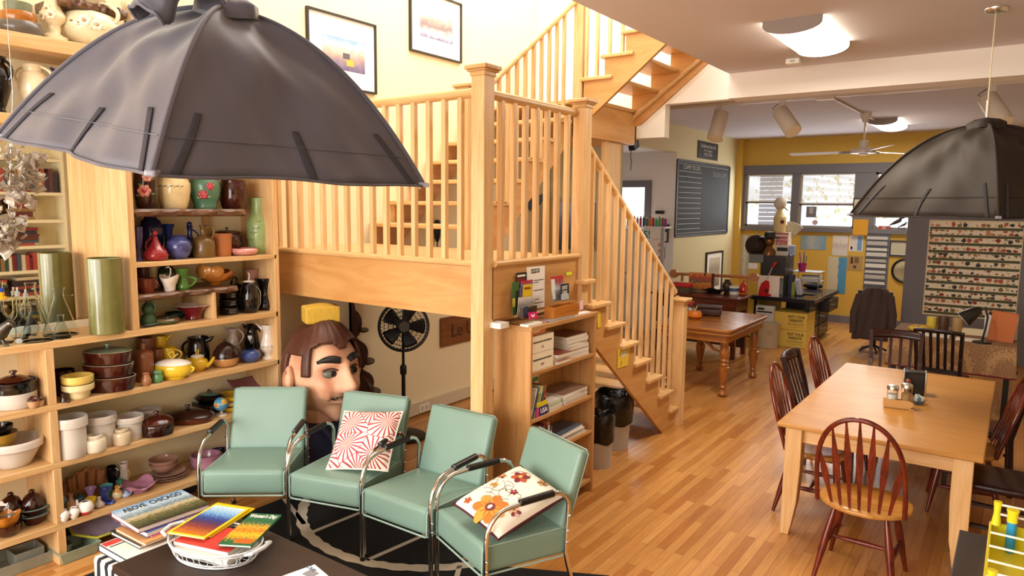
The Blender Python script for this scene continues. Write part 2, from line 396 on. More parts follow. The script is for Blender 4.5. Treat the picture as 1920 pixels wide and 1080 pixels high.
# landing
P('landing_platform', MB().box(WALLX, -2.63, 3.39, 4.33, LZ-.035, LZ), OAKX)
b = MB(); b.box(WALLX, -2.66, 3.37, 3.415, 1.396, LZ-.03); P('fascia_board', b, FASC)
b = MB(); b.box(-2.65, -2.61, 3.415, 4.45, 1.392, LZ-.03); P('fascia_board', b, FASCY)
b = MB(); b.tube([(WALLX, 3.365, LZ-.012), (-2.71, 3.365, LZ-.012)], .02, 10); P('nosing', b, OAKX, bevel=0)
b = MB(); b.tube([(-2.603, 3.43, LZ-.012), (-2.603, 4.45, LZ-.012)], .02, 10); P('nosing', b, OAKY, bevel=0)
P('joist', MB().box(WALLX, -2.65, 4.27, 4.33, 1.4, LZ-.035), FASC)
P('wall_cleat', MB().box(WALLX, WALLX+.04, 3.415, 4.27, 1.4, LZ-.035), FASCY)
def newel(x0, y0, z0, z1, s=.1, cap=True):
    o = P('newel_post', MB().box(x0, x0+s, y0, y0+s, z0, z1), OAKZ, bevel=.004)
    if cap:
        c = .032; b = MB()
        b.box(x0-.008, x0+s+.008, y0-.008, y0+s+.008, z1-.03, z1)
        b.box(x0-c+.01, x0+s+c-.01, y0-c+.01, y0+s+c-.01, z1-.004, z1+.008); b.box(x0-c, x0+s+c, y0-c, y0+s+c, z1+.008, z1+.034)
        P('post_cap', b, OAKX, parent=o, bevel=.006)
    return o
newel(-2.71, 3.33, 0, 2.885)
newel(-2.676, 4.452, 1.365, 2.826)
newel(-2.62, 6.28, 0, 1.205)
newel(-3.6, 4.26, LZ, 2.985)
newel(-3.56, 5.9, 2.75, 4.6)
# level rails with their balusters
def rail(a, b, r=.026):
    P('handrail', MB().tube([a, b], r, 14, flat=1.15), OAKX if abs(a[0]-b[0]) > abs(a[1]-b[1]) else OAKY, bevel=0)
rail((WALLX, 3.385, 2.769), (-2.71, 3.385, 2.769)); rail((-2.655, 3.43, 2.761), (-2.655, 4.452, 2.761))
def baluster(x, y, z0, z1, s=.034): P('baluster', MB().box(x-s/2, x+s/2, y-s/2, y+s/2, z0, z1), OAKZ, bevel=.002)
for k in range(15): baluster(-2.836-.1309*k, 3.385, LZ-.005, 2.76)
for k in range(7): baluster(-2.655, 3.56+.1300*k, LZ-.005, 2.75)
# lower flight: eight treads down to the floor
tz = [.194+.1955*i for i in range(8)]; ty = [6.408-.2603*i for i in range(8)]
for z, y in zip(tz, ty):
    P('tread', MB().box(-3.5, -2.53, max(4.42, y-.30), y, z-.034, z), OAKX, bevel=.008)
pts = []
for i in range(8):
    yn = ty[i]-.03
    pts += [(yn, 0 if i == 0 else tz[i-1]-.034), (yn, tz[i]-.034)]
pts = pts[:-1]; pts[-1] = (4.46, tz[6]-.034); pts += [(4.46, 1.19), (5.993, 0)]
for x in (-2.601, -3.48):
    P('stringer', MB().prism(pts, (.036, 0, 0), (x, 0, 0), (0, 1, 0), (0, 0, 1)), FASCY, bevel=.002)
hr = lambda y: 2.534-.7195*(y-4.614)-.03
P('handrail', MB().tube([(-2.624, 4.5, hr(4.5)), (-2.624, 6.3, hr(6.3))], .027, 14, flat=1.15), OAKY, bevel=0)
for i in range(8):
    for q in (.075, .205):
        y = ty[i]-q
        if y > 4.6: baluster(-2.61, y, tz[i]-.002, hr(y)-.012, .03)
# second flight along the wall
sz = [1.735+.196*k for k in range(1, 7)]; sy = [4.40+.247*k for k in range(6)]
for z, y in zip(sz, sy): P('tread', MB().box(WALLX, -3.56, y, y+.285, z-.036, z), OAKX, bevel=.008)
pts = []
for k in range(6): pts += [(sy[k]+.03, (sz[k-1]-.036) if k else LZ), (sy[k]+.03, sz[k]-.036)]
pts += [(5.9, sz[5]-.036), (5.9, 2.72), (4.66, LZ-.1), (4.43, LZ-.1)]
for x in (WALLX+.002, -3.62): P('stringer', MB().prism(pts, (.04, 0, 0), (x, 0, 0), (0, 1, 0), (0, 0, 1)), FASCY, bevel=.002)
r2 = lambda y: 3.204+.7235*(y-4.752)-.03
P('handrail', MB().tube([(-3.55, 4.36, r2(4.36)), (-3.55, 5.9, r2(5.9))], .026, 14, flat=1.15), OAKY, bevel=0)
for k in range(9):
    y = 4.724+.1243*k; i = min(5, max(0, int((y-4.40)/.247))); baluster(-3.55, y, sz[i]-.002, r2(y)-.012, .03)
for y in (4.48, 4.6): baluster(-3.55, y, sz[0]-.002, r2(y)-.012, .03)
# upper landing
UZ = 3.107
P('landing_platform', MB().box(WALLX, -3.38, 5.9, 6.98, UZ-.035, UZ), OAKX)
P('fascia_board', MB().box(-3.44, -3.4, 5.9, 6.96, 2.75, UZ-.03), FASCY)
P('fascia_board', MB().box(-3.56, -3.4, 5.9, 5.94, 2.75, UZ-.03), FASC)
P('fascia_board', MB().box(WALLX, -3.4, 6.93, 6.97, 2.75, UZ-.03), FASC)
P('support_post', MB().box(-3.52, -3.44, 6.42, 6.7, 0, 2.75), OAKZ)
# third flight rising over the room
uz = [UZ+.187*j for j in (1, 2, 3)]; ux = [-3.466+.21*j for j in range(3)]
for z, x in zip(uz, ux): P('tread', MB().box(x, x+.33, 5.87, 6.93, z-.034, z), OAKY, bevel=.008)
pts = []
for j in range(3): pts += [(ux[j]+.035, (uz[j-1]-.034) if j else 2.96), (ux[j]+.035, uz[j]-.034)]
pts = [(-3.43, 2.93), (-3.43, uz[0]-.034)]+pts[2:]+[(-2.47, uz[2]-.034), (-2.47, 3.63), (-3.33, 2.95)]
for y in (5.9, 6.9): P('stringer', MB().prism(pts, (0, .04, 0), (0, y, 0), (1, 0, 0), (0, 0, 1)), FASC, bevel=.002)
P('handrail', MB().tube([(-3.42, 6.87, 3.01), (-2.56, 6.87, 3.64)], .026, 14), OAKX, bevel=0)
for x, j in ((-3.43, 0), (-3.317, 0), (-3.189, 1), (-3.058, 1)): baluster(x, 5.93, uz[j]-.002 if j or x > -3.4 else UZ, 4.4, .03)
# taped notices on the risers
for lab, q in (('yellow printed notice taped to the lower stringer of the stairs', ((1158, 655), (1181, 651), (1176, 685), (1157, 691))), ('yellow slip stuck on the stair edge above the bookcase end', ((1119, 585), (1125, 583), (1126, 613), (1120, 615)))):
    vs = [at(a, c, X=-2.562) for a, c in q]; b = MB(); f1 = [b.V(v) for v in vs]; f2 = [b.V(v+Vector((.003, 0, 0))) for v in vs]
    b.F(f1); b.F(f2)
    for k in range(4): b.F((f1[k], f1[(k+1) % 4], f2[(k+1) % 4], f2[k]))
    n = tag(b.build('notice', plain('#e6c53c', .6), world=True), lab, 'notice')
    if q[0][0] > 1150:
        p = at(1170, 663, X=-2.558); MB().cbox(p, (.002, .085, .05)).build('printed_drawing', PAPER('#d8d4c8'), n, world=True)
        lettering('?', n, at(1165, 682, X=-2.557), (0, 1, 0), (0, 0, 1), .05, M_black)
# ================================================================== DISPLAY SHELVING (left wall)
PINEZ = wood('pine_upright', '#c99a60', '#dfba88', 'Z', ring=1.8); PINEY = wood('pine_board', '#cb9c60', '#e1bc88', 'Y', ring=1.8)
BARK = wood('live_edge_slab', '#3a2417', '#7b5334', 'Y', ring=3)
SX = -4.36; SB = WALLX
S_TOP, S_SECOND, S_490, S_MID, S_670, S_B, S_C = 2.98, 2.555, 1.727, 1.313, .952, .612, .247
DIV_Y = at(246, 420, X=SX).y; END_Y = at(522, 600, X=SX).y; LOW_Y = at(92, 653, X=SX).y
sh = thing('display_shelving', 'built-in pine shelving crowded with pottery along the cream wall', 'shelving', (SB, 1.5, 0))
def S(name, mb, m, bevel=.003): return mb.build(name, m, sh, world=True, bevel=bevel)
Y0 = -.6
for z, t, y1 in ((S_TOP, .075, END_Y), (S_SECOND, .055, END_Y), (S_MID, .04, END_Y), (S_670, .036, END_Y), (S_B, .036, END_Y), (S_C, .036, END_Y)):
    S('shelf_board', MB().box(SB, SX, Y0, y1, z-t, z), PINEY)
S('shelf_board', MB().box(SB, SX, DIV_Y+.015, END_Y, S_490-.03, S_490), PINEY)
S('divider', MB().box(SB, SX, DIV_Y-.02, DIV_Y+.02, S_MID, S_SECOND-.055), PINEZ)
S('side_panel', MB().box(SB, SX, END_Y-.018, END_Y+.02, 0, 3.02), PINEZ)
for z0, z1 in ((S_670, S_MID-.04), (S_B, S_670-.036), (S_C, S_B-.036), (0, S_C-.036)):
    S('divider', MB().box(SB, SX, LOW_Y-.022, LOW_Y+.022, z0, z1), PINEZ)
dv = at(405, 598, X=SX+.0).y; zl2 = at(355, 545, X=SX).z
S('divider', MB().box(SB, SX-.01, dv-.014, dv+.014, S_MID, zl2-.03), PINEZ)
def slab(name, y0, y1, ztop, t, xf, lab=None):
    rr = random.Random(int(y0*100)); b = MB(); n = 26
    f = []
    for i in range(n+1):
        y = y0+(y1-y0)*i/n; x = xf+rr.uniform(-.012, .012)+.012*sin(i*.9)
        f.append([b.V((SB, y, ztop-t)), b.V((SB, y, ztop)), b.V((x-.012, y, ztop)), b.V((x, y, ztop-t*.35+rr.uniform(-.006, .006))), b.V((x-.004+rr.uniform(-.006, .01), y, ztop-t*.75)), b.V((x-.02, y, ztop-t))])
    for i in range(n):
        for k in range(6): b.F((f[i][k], f[i][(k+1) % 6], f[i+1][(k+1) % 6], f[i+1][k]))
    b.F(f[0][::-1]); b.F(f[-1])
    return S(name, b, BARK, bevel=0)
ZL1 = at(300, 392, X=SX).z
slab('live_edge_shelf', DIV_Y+.02, at(463, 394, X=SX).y, ZL1, .048, SX)
slab('live_edge_shelf', DIV_Y+.02, at(448, 541, X=SX).y, zl2, .04, SX+.005)
S('shelf_prop', MB().box(SB, SB+.04, at(382, 420, X=SB).y-.02, at(382, 420, X=SB).y+.02, S_490, ZL1-.048), PINEZ)
slab('live_edge_shelf', at(110, 10, X=-4.45).y, at(236, 20, X=-4.45).y, at(200, 12, X=-4.45).z, .05, -4.42)
py = at(211, 50, X=-4.6).y
S('shelf_prop', MB().box(-4.62, -4.58, py-.02, py+.02, S_TOP, at(200, 12, X=-4.45).z-.05), PINEZ)
# mirror behind the glassware
m0, m1 = Y0+.05, at(187, 430, X=-4.74).y
mr = thing('wall_mirror', 'large frameless mirror behind the laboratory glass on the shelf', 'mirror', (SB+.012, (m0+m1)/2, S_MID))
MB().box(SB+.002, SB+.012, m0, m1, S_MID+.045, S_SECOND-.06).build('glass', mat('mirror_silver', '#f3efe6', rough=.015, metal=1), mr, world=True)
MB().box(SB+.012, SB+.016, m1-.004, m1, S_MID+.045, S_SECOND-.06).build('edge', M_black, mr, world=True)
MB().box(SB+.002, SB+.02, m0, m1, S_MID, S_MID+.045).build('rail', PAPER('#e8e0cc'), mr, world=True)
# ================================================================== LITERATURE BOOKCASE
CHX = wood('cherry_upright', '#b27c44', '#ca9a62', 'Z', ring=1.6); CHY = wood('cherry_board', '#b27c44', '#cf9f68', 'Y', ring=1.6)
BX0, BX1, BY0, BY1, BZ = -2.72, -2.43, 3.585, 4.43, 1.345
bc = thing('bookcase', 'oak bookcase of brochures under the stair landing', 'bookcase', (BX0, (BY0+BY1)/2, 0))
def B(name, mb, m, bevel=.003): return mb.build(name, m, bc, world=True, bevel=bevel)
B('side_panel', MB().box(BX0, BX1, BY0, BY0+.022, 0, BZ), CHX); B('side_panel', MB().box(BX0, BX1, BY1-.022, BY1, 0, BZ), CHX)
B('back_panel', MB().box(BX0, BX0+.01, BY0+.022, BY1-.022, 0, BZ-.03), CHX); B('top', MB().box(BX0-.005, BX1+.008, BY0-.006, BY1+.006, BZ-.03, BZ), CHY)
SHZ = [1.045, .735, .475, .1]
for z in SHZ: B('shelf', MB().box(BX0+.01, BX1-.004, BY0+.022, BY1-.022, z-.024, z), CHY)
# ================================================================== LOUNGE CORNER
M_vinyl = mat('sage_vinyl', '#7c998c', rough=.42, var=.04, vscale=3, bump=.05, bscale=220)
M_pipe = mat('sage_piping', '#a3beb2', rough=.4)
M_chrome = mat('chrome', '#dcdcda', rough=.08, metal=1)
M_rubber = plain('#1b1614', .35)
def lounge_chair():
    """local: front edge along x, facing -y; origin on the floor under the front edge"""
    t = thing('lounge_chair', '', 'chair')
    seat = MB().pad((0, .262, .365), (.5, .525, .15), .028, rx=-.05, crown=.012).build('seat', M_vinyl, t, sharp=60)
    zb = .292
    b = MB(); b.tube([(-.245, .5, zb-.02), (-.247, .01, zb+.004), (-.24, 0, zb+.004), (.24, 0, zb+.004), (.247, .01, zb+.004), (.245, .5, zb-.02)], .0055, 8)
    b.tube([(-.243, .52, .425), (-.248, .02, .44), (-.248, .004, .425), (-.248, .001, .3)], .004, 6); b.tube([(.243, .52, .425), (.248, .02, .44), (.248, .004, .425), (.248, .001, .3)], .004, 6)
    b.build('piping', M_pipe, seat)
    back = MB().pad((0, .56, .615), (.5, .06, .42), .024, rx=-.32, crown=0).build('backrest', M_vinyl, t, sharp=60)
    ca, sa = cos(-.32), sin(-.32)
    def bk(x, z): return (x, .56-z*sa+.029*ca, .615+z*ca+.029*sa)
    MB().tube([bk(-.24, -.2), bk(-.242, .195), bk(-.22, .212), bk(.22, .212), bk(.242, .195), bk(.24, -.2)], .0045, 8).build('piping', M_pipe, back)
    for s in (-1, 1):
        x = .268*s
        pts = [(x, .012, .012), (x, .012, .3), (x, .012, .46)]
        for k in range(1, 8):
            a = pi/2*k/7; pts.append((x, .012+.13*(1-cos(a)), .46+.16*sin(a)))
        pts += [(x, .26, .63), (x, .42, .636)]
        for k in range(1, 8):
            a = pi/2*k/7; pts.append((x, .42+.085*sin(a), .551+.085*cos(a)))
        pts += [(x, .50, .45), (x, .49, .30), (x, .505, .24), (x, .57, .012)]
        MB().tube(pts, .0125, 12).build('side_frame', M_chrome, t)
        MB().tube([(x, .2, .632), (x, .205, .632), (x, .405, .639), (x, .41, .639)], [.012, .019, .019, .012], 14).build('armrest', M_rubber, t)
        MB().tube([(x, .012, 0), (x, .012, .025)], .016, 12).build('foot_glide', M_rubber, t); MB().tube([(x, .573, 0), (x, .567, .025)], .016, 12).build('foot_glide', M_rubber, t)
        for y, z in ((.012, .33), (.012, .38), (.493, .36), (.498, .42), (.503, .5)):
            MB().tube([(x+.01*s, y, z), (x+.018*s, y, z)], [.008, .004], 10).build('rivet', M_chrome, t)
    return t
c0 = lounge_chair()
spec = [((-3.76, 2.41), 38.0, 'sage green chrome-armed lounge chair with bare seat against the pottery shelves'),
        ((-3.27, 2.63), 15.8, 'sage green chrome-armed lounge chair holding the red and white cushion'),
        ((-2.73, 2.675), 0.6, 'sage green chrome-armed lounge chair with bare seat before the oak post'),
        ((-2.225, 2.635), -22, 'sage green chrome-armed lounge chair holding the orange floral cushion')]
chairs = []
for i, ((x, y), a, lab) in enumerate(spec):
    o = c0 if i == 0 else copy_tree(c0)
    o.location = (x, y, .008); o.rotation_euler = (0, 0, radians(a)); tag(o, lab, 'chair', 'sage green lounge chairs around the rug'); chairs.append(o)

# --- cushions
def cushion(name, lab, w_, h_, th, front, backm, T, trim=None):
    t = thing(name, lab, 'cushion'); t.matrix_world = T
    def side(sg):
        b = MB()
        def fn(u, v):
            x, y = 2*u-1, 2*v-1
            k = (max(0, 1-x**4))**.5*(max(0, 1-y**4))**.5
            pin = 1-.05*(1-abs(x)**3)*abs(y)**6; pin2 = 1-.05*(1-abs(y)**3)*abs(x)**6
            return (x*w_/2*pin2, y*h_/2*pin, sg*th/2*k)
        return b.grid(fn, 22, 22)
    side(1).build('front_cover', front, t); side(-1).build('back_cover', backm, t)
    if trim:
        pts = []
        for k in range(80):
            q = k/80*4; e = int(q); f = (q-e)*2-1
            x, y = ((f, -1), (1, f), (-f, 1), (-1, -f))[e]
            pin = 1-.05*(1-abs(x)**3)*abs(y)**6; pin2 = 1-.05*(1-abs(y)**3)*abs(x)**6
            pts.append((x*w_/2*pin2, y*h_/2*pin, 0))
        MB().tube(pts, .006, 8, closed=True).build('piping', trim, t)
    return t
def petal_print():
    m = bpy.data.materials.new('coral_flower_print'); m.use_nodes = True; nt = m.node_tree; L = nt.links.new; b = nt.nodes['Principled BSDF']; b.inputs['Roughness'].default_value = .8
    tc = nt.nodes.new('ShaderNodeTexCoord'); vo = nt.nodes.new('ShaderNodeTexVoronoi'); vo.voronoi_dimensions = '2D'; vo.inputs['Scale'].default_value = 6
    L(tc.outputs['Object'], vo.inputs['Vector'])
    sc = nt.nodes.new('ShaderNodeVectorMath'); sc.operation = 'SCALE'; sc.inputs['Scale'].default_value = 6; L(tc.outputs['Object'], sc.inputs[0])
    sb = nt.nodes.new('ShaderNodeVectorMath'); sb.operation = 'SUBTRACT'; L(sc.outputs[0], sb.inputs[0])
    sp2 = nt.nodes.new('ShaderNodeVectorMath'); sp2.operation = 'SCALE'; sp2.inputs['Scale'].default_value = 6; L(vo.outputs['Position'], sp2.inputs[0]); L(sp2.outputs[0], sb.inputs[1])
    sp = nt.nodes.new('ShaderNodeSeparateXYZ'); L(sb.outputs[0], sp.inputs[0])
    an = nt.nodes.new('ShaderNodeMath'); an.operation = 'ARCTAN2'; L(sp.outputs['Y'], an.inputs[0]); L(sp.outputs['X'], an.inputs[1])
    k = nt.nodes.new('ShaderNodeMath'); k.operation = 'MULTIPLY'; k.inputs[1].default_value = 19; L(an.outputs[0], k.inputs[0])
    sn = nt.nodes.new('ShaderNodeMath'); sn.operation = 'SINE'; L(k.outputs[0], sn.inputs[0])
    # wider stripes towards the heart
    ds = nt.nodes.new('ShaderNodeMath'); ds.operation = 'MULTIPLY_ADD'; ds.inputs[1].default_value = 1.5; ds.inputs[2].default_value = -.35; L(vo.outputs['Distance'], ds.inputs[0])
    gt = nt.nodes.new('ShaderNodeMath'); gt.operation = 'GREATER_THAN'; L(sn.outputs[0], gt.inputs[0]); L(ds.outputs[0], gt.inputs[1])
    ve = nt.nodes.new('ShaderNodeTexVoronoi'); ve.voronoi_dimensions = '2D'; ve.feature = 'DISTANCE_TO_EDGE'; ve.inputs['Scale'].default_value = 6; L(tc.outputs['Object'], ve.inputs['Vector'])
    lt = nt.nodes.new('ShaderNodeMath'); lt.operation = 'LESS_THAN'; lt.inputs[1].default_value = .012; L(ve.outputs['Distance'], lt.inputs[0])
    mxx = nt.nodes.new('ShaderNodeMath'); mxx.operation = 'MAXIMUM'; L(gt.outputs[0], mxx.inputs[0]); L(lt.outputs[0], mxx.inputs[1])
    mx = nt.nodes.new('ShaderNodeMix'); mx.data_type = 'RGBA'; mx.inputs[6].default_value = srgb('#f1e6d8'); mx.inputs[7].default_value = srgb('#b4404a'); L(mxx.outputs[0], mx.inputs['Factor'])
    L(mx.outputs[2], b.inputs['Base Color']); return m
M_cream_cloth = plain('#f1e8d8', .85); M_plum_cloth = plain('#4c1a26', .8)
def basis(c, x, y):
    x = Vector(x).normalized(); y = Vector(y); y = (y-x*y.dot(x)).normalized(); z = x.cross(y)
    return Matrix(((x.x, y.x, z.x, c[0]), (x.y, y.y, z.y, c[1]), (x.z, y.z, z.z, c[2]), (0, 0, 0, 1)))
# red and white one leaning on the back of the second chair
A2 = radians(18.5); fx, fy = Vector((cos(A2), sin(A2), 0)), Vector((-sin(A2), cos(A2), 0))
base = Vector((-3.27, 2.63, 0))
def ch(i, x, y, z):
    a = radians(spec[i][1]); return Vector((spec[i][0][0], spec[i][0][1], 0)) + Vector((cos(a), sin(a), 0))*x + Vector((-sin(a), cos(a), 0))*y + Vector((0, 0, z))
cushion('throw_cushion', 'square cushion printed with red flowers leaning on a lounge chair back', .41, .41, .13, petal_print(), M_cream_cloth, basis(Vector((-3.246, 2.945, .62)), (.385, .156, .03), (-.109, .259, .27)), M_cream_cloth)
# floral one lying on the fourth chair
cl, ctp, cr_, cb = [Vector(v) for v in ((-2.251, 2.656, .56), (-2.146, 3.085, .65), (-1.805, 3.003, .62), (-1.943, 2.579, .5))]
fl = cushion('throw_cushion', 'white cushion with orange flowers and plum back lying across a seat', .47, .36, .11, M_cream_cloth, M_plum_cloth, basis((cl+ctp+cr_+cb)/4, ctp-cl, cl-cb), M_plum_cloth)
def flower_patch(parent, w_, h_, th):
    """printed blossoms following the puffed cover"""
    rr = random.Random(11)
    def surf(x, y, e=.0015):
        a, c = 2*x/w_, 2*y/h_
        k = (max(0, 1-a**4))**.5*(max(0, 1-c**4))**.5
        return (x, y, th/2*k+e)
    def petals(cx, cy, r, n, cols, inner):
        b = MB()
        for k in range(n):
            a = 2*pi*k/n+.3
            ps = []
            for q in range(14):
                t = 2*pi*q/14; lx = r*.55+r*.5*cos(t); ly = r*.34*sin(t)
                ps.append(b.V(surf(cx+lx*cos(a)-ly*sin(a), cy+lx*sin(a)+ly*cos(a), .002+.0002*k)))
            b.mi = k % len(cols); b.F(ps)
        b.mi = len(cols); b.F([b.V(surf(cx+r*.3*cos(2*pi*q/14), cy+r*.3*sin(2*pi*q/14), .005)) for q in range(14)])
        b.mi = len(cols)+1; b.F([b.V(surf(cx+r*.17*cos(2*pi*q/14), cy+r*.12*sin(2*pi*q/14), .006)) for q in range(14)])
        b.build('printed_flower', [plain(c, .8) for c in cols]+[plain(inner, .8), plain('#e9dccb', .8)], parent)
    petals(-.15, -.02, .09, 7, ['#c9772a', '#dd9a3d'], '#7d3340'); petals(.12, .05, .05, 6, ['#b4532a', '#7a2432'], '#d8842f'); petals(-.02, .1, .022, 5, ['#d0963a'], '#8a2f33')
    petals(-.08, -.13, .03, 6, ['#d9b9a8', '#7a2b3a'], '#d88f35'); petals(.01, -.02, .022, 5, ['#8c2335'], '#b9453c'); petals(.18, -.06, .03, 6, ['#8c6a5a', '#c9973f'], '#702a36'); petals(-.19, .11, .022, 5, ['#b55a2c'], '#7a2432'); petals(.06, .13, .025, 5, ['#b9752e', '#7b2f39'], '#e0b56a')
    b = MB()
    for k in range(15):
        x, y = rr.uniform(-.17, .17), rr.uniform(-.12, .12); a = rr.uniform(0, 6.28); s = rr.uniform(.03, .07); pts = []
        for q in range(11):
            t = q/10; ang = a+t*4*rr.choice((1, 1)); pts.append(surf(max(-.22, min(.22, x+s*t*cos(ang))), max(-.16, min(.16, y+s*t*sin(ang))), .0015))
        MB().tube(pts, .0011, 5).build('printed_stem', plain('#7d6a62', .8), parent)
flower_patch(fl, .47, .36, .11)

# --- rug
rug = thing('rug', 'black rug with cream arcs under the lounge chairs', 'rug', (-3.0, 2.4, 0))
M_rug = mat('black_pile', '#161412', rough=.95, bump=.6, bscale=260); M_rugw = mat('cream_pile', '#d8cbb4', rough=.95, bump=.6, bscale=260)
out = [(-4.12, 1.0), (-1.7, 1.0), (-1.75, 3.41), (-2.1, 3.23), (-2.41, 3.07), (-2.56, 3.05), (-2.56, 3.72), (-4.12, 3.72)]
MB().prism(out, (0, 0, .008), (0, 0, 0), (1, 0, 0), (0, 1, 0)).build('pile', M_rug, rug, world=True)
def ring(cx, cy, r0, r1, a0, a1, n=60):
    b = MB(); f = [[b.V((cx+r*cos(a0+(a1-a0)*i/n), cy+r*sin(a0+(a1-a0)*i/n), .0105)) for r in (r0+.006*sin(i*2.3), r1+.006*sin(i*1.7))] for i in range(n+1)]
    g = [[b.V(v.co-Vector((0, 0, .008))) for v in q] for q in f]
    for i in range(n): b.F((f[i][0], f[i][1], f[i+1][1], f[i+1][0])); b.F((f[i][0], f[i+1][0], g[i+1][0], g[i][0])); b.F((f[i][1], g[i][1], g[i+1][1], f[i+1][1]))
    return b
(xa, ya), (xb, yb), (xc, yc) = (-3.66, 2.77), (-3.08, 2.66), (-2.5, 2.98)
dd = 2*(xa*(yb-yc)+xb*(yc-ya)+xc*(ya-yb))
ucx = ((xa*xa+ya*ya)*(yb-yc)+(xb*xb+yb*yb)*(yc-ya)+(xc*xc+yc*yc)*(ya-yb))/dd
ucy = ((xa*xa+ya*ya)*(xc-xb)+(xb*xb+yb*yb)*(xa-xc)+(xc*xc+yc*yc)*(xb-xa))/dd
R_ = hypot(xa-ucx, ya-ucy)
ring(ucx, ucy, R_-.035, R_+.035, radians(180), radians(335)).build('cream_circle', M_rugw, rug, world=True)
ring(-3.1, .9, 1.15, 1.185, radians(20), radians(80)).build('cream_arc', M_rugw, rug, world=True)
for x0, y0, x1, y1 in ((-3.53, 2.7, -3.46, 3.7), (-2.98, 2.7, -2.86, 3.7), (-4.1, 2.95, -3.66, 2.78), (-2.5, 2.98, -2.2, 2.5)):
    MB().bar((x0, y0, .006), (x1, y1, .006), .03, .009).build('cream_line', M_rugw, rug, world=True)

# --- coffee table
CT = .42
ct = thing('coffee_table', 'low dark brown coffee table with a rounded plain top', 'table', (-2.6, 1.75, 0))
M_esp = mat('espresso_laminate', '#33251f', rough=.42, var=.12, vscale=20)
MB().box(-3.31, -1.9, 1.43, 2.08, CT-.04, CT).build('tabletop', M_esp, ct, world=True, bevel=.008)
for x in (-3.2, -2.02):
    for y in (1.52, 1.98): MB().box(x-.03, x+.03, y-.03, y+.03, .009, CT-.04).build('leg', M_esp, ct, world=True, bevel=.003)
MB().box(-3.2, -2.02, 1.53, 1.97, .14, .16).build('lower_shelf', M_esp, ct, world=True)

# --- books built flat from a surveyed top face
def slab_book(lab, A, B_, C, ztop, th, cover, pages='#efe8da', name='book', cat='book', group=None, hard=True):
    """A, B_, C: three corners of the cover in the photograph (spine A-B_)"""
    a, b_, c = at(*A, Z=ztop), at(*B_, Z=ztop), at(*C, Z=ztop)
    ex = (b_-a); lx = ex.length; ex.normalize(); ey = Vector((-ex.y, ex.x, 0)); q = c-b_; ly = q.dot(ey)
    if ly < 0: ey = -ey; ly = -ly
    t = thing(name, lab, cat, (a.x, a.y, ztop-th), atan2(ex.y, ex.x), group)
    sg = 1 if ex.cross(ey).z > 0 else -1
    def bx(x0, x1, y0, y1, z0, z1):
        y0, y1 = sorted((sg*y0, sg*y1)); return MB().box(x0, x1, y0, y1, z0, z1)
    k = .003 if hard else .0008
    bm = bx(0, lx, 0, ly, th-k, th); y = sorted((0, sg*ly)); bm.box(0, lx, y[0], y[1], 0, k); y = sorted((0, sg*k)); bm.box(0, lx, y[0], y[1], k, th-k)
    bm.build('cover', cover, t); bx(.004, lx-.004, k, ly-.004, k, th-k).build('pages', PAPER(pages), t)
    return t, a, ex, ey, lx, ly
def cover_patch(t, org, ex, ey, x0, x1, y0, y1, m, name='cover_picture', h=.0008):
    b = MB(); c = org+ex*x0+ey*y0; b.prism([(0, 0), (x1-x0, 0), (x1-x0, y1-y0), (0, y1-y0)], (0, 0, h), c, ex, ey)
    return b.build(name, m, t, world=True)
def scape(name, cols, pos, axis='Y', scale=30, dist=.25, rough=.25):
    """printed photograph: soft bands along one axis broken up by noise"""
    m = bpy.data.materials.new(name); m.use_nodes = True; nt = m.node_tree; L = nt.links.new; b = nt.nodes['Principled BSDF']; b.inputs['Roughness'].default_value = rough
    tc = nt.nodes.new('ShaderNodeTexCoord'); sp = nt.nodes.new('ShaderNodeSeparateXYZ'); L(tc.outputs['Generated'], sp.inputs[0])
    n = nt.nodes.new('ShaderNodeTexNoise'); n.inputs['Scale'].default_value = scale; n.inputs['Detail'].default_value = 8; L(tc.outputs['Object'], n.inputs['Vector'])
    ad = nt.nodes.new('ShaderNodeMath'); ad.operation = 'MULTIPLY_ADD'; L(n.outputs['Fac'], ad.inputs[0]); ad.inputs[1].default_value = dist; L(sp.outputs[axis], ad.inputs[2])
    sb = nt.nodes.new('ShaderNodeMath'); sb.operation = 'SUBTRACT'; L(ad.outputs[0], sb.inputs[0]); sb.inputs[1].default_value = dist/2
    r = nt.nodes.new('ShaderNodeValToRGB'); cr = r.color_ramp
    for i, (p, c) in enumerate(zip(pos, cols)):
        e = cr.elements[i] if i < 2 else cr.elements.new(p); e.position = p; e.color = srgb(c)
    L(sb.outputs[0], r.inputs['Fac']); L(r.outputs['Color'], b.inputs['Base Color']); return m
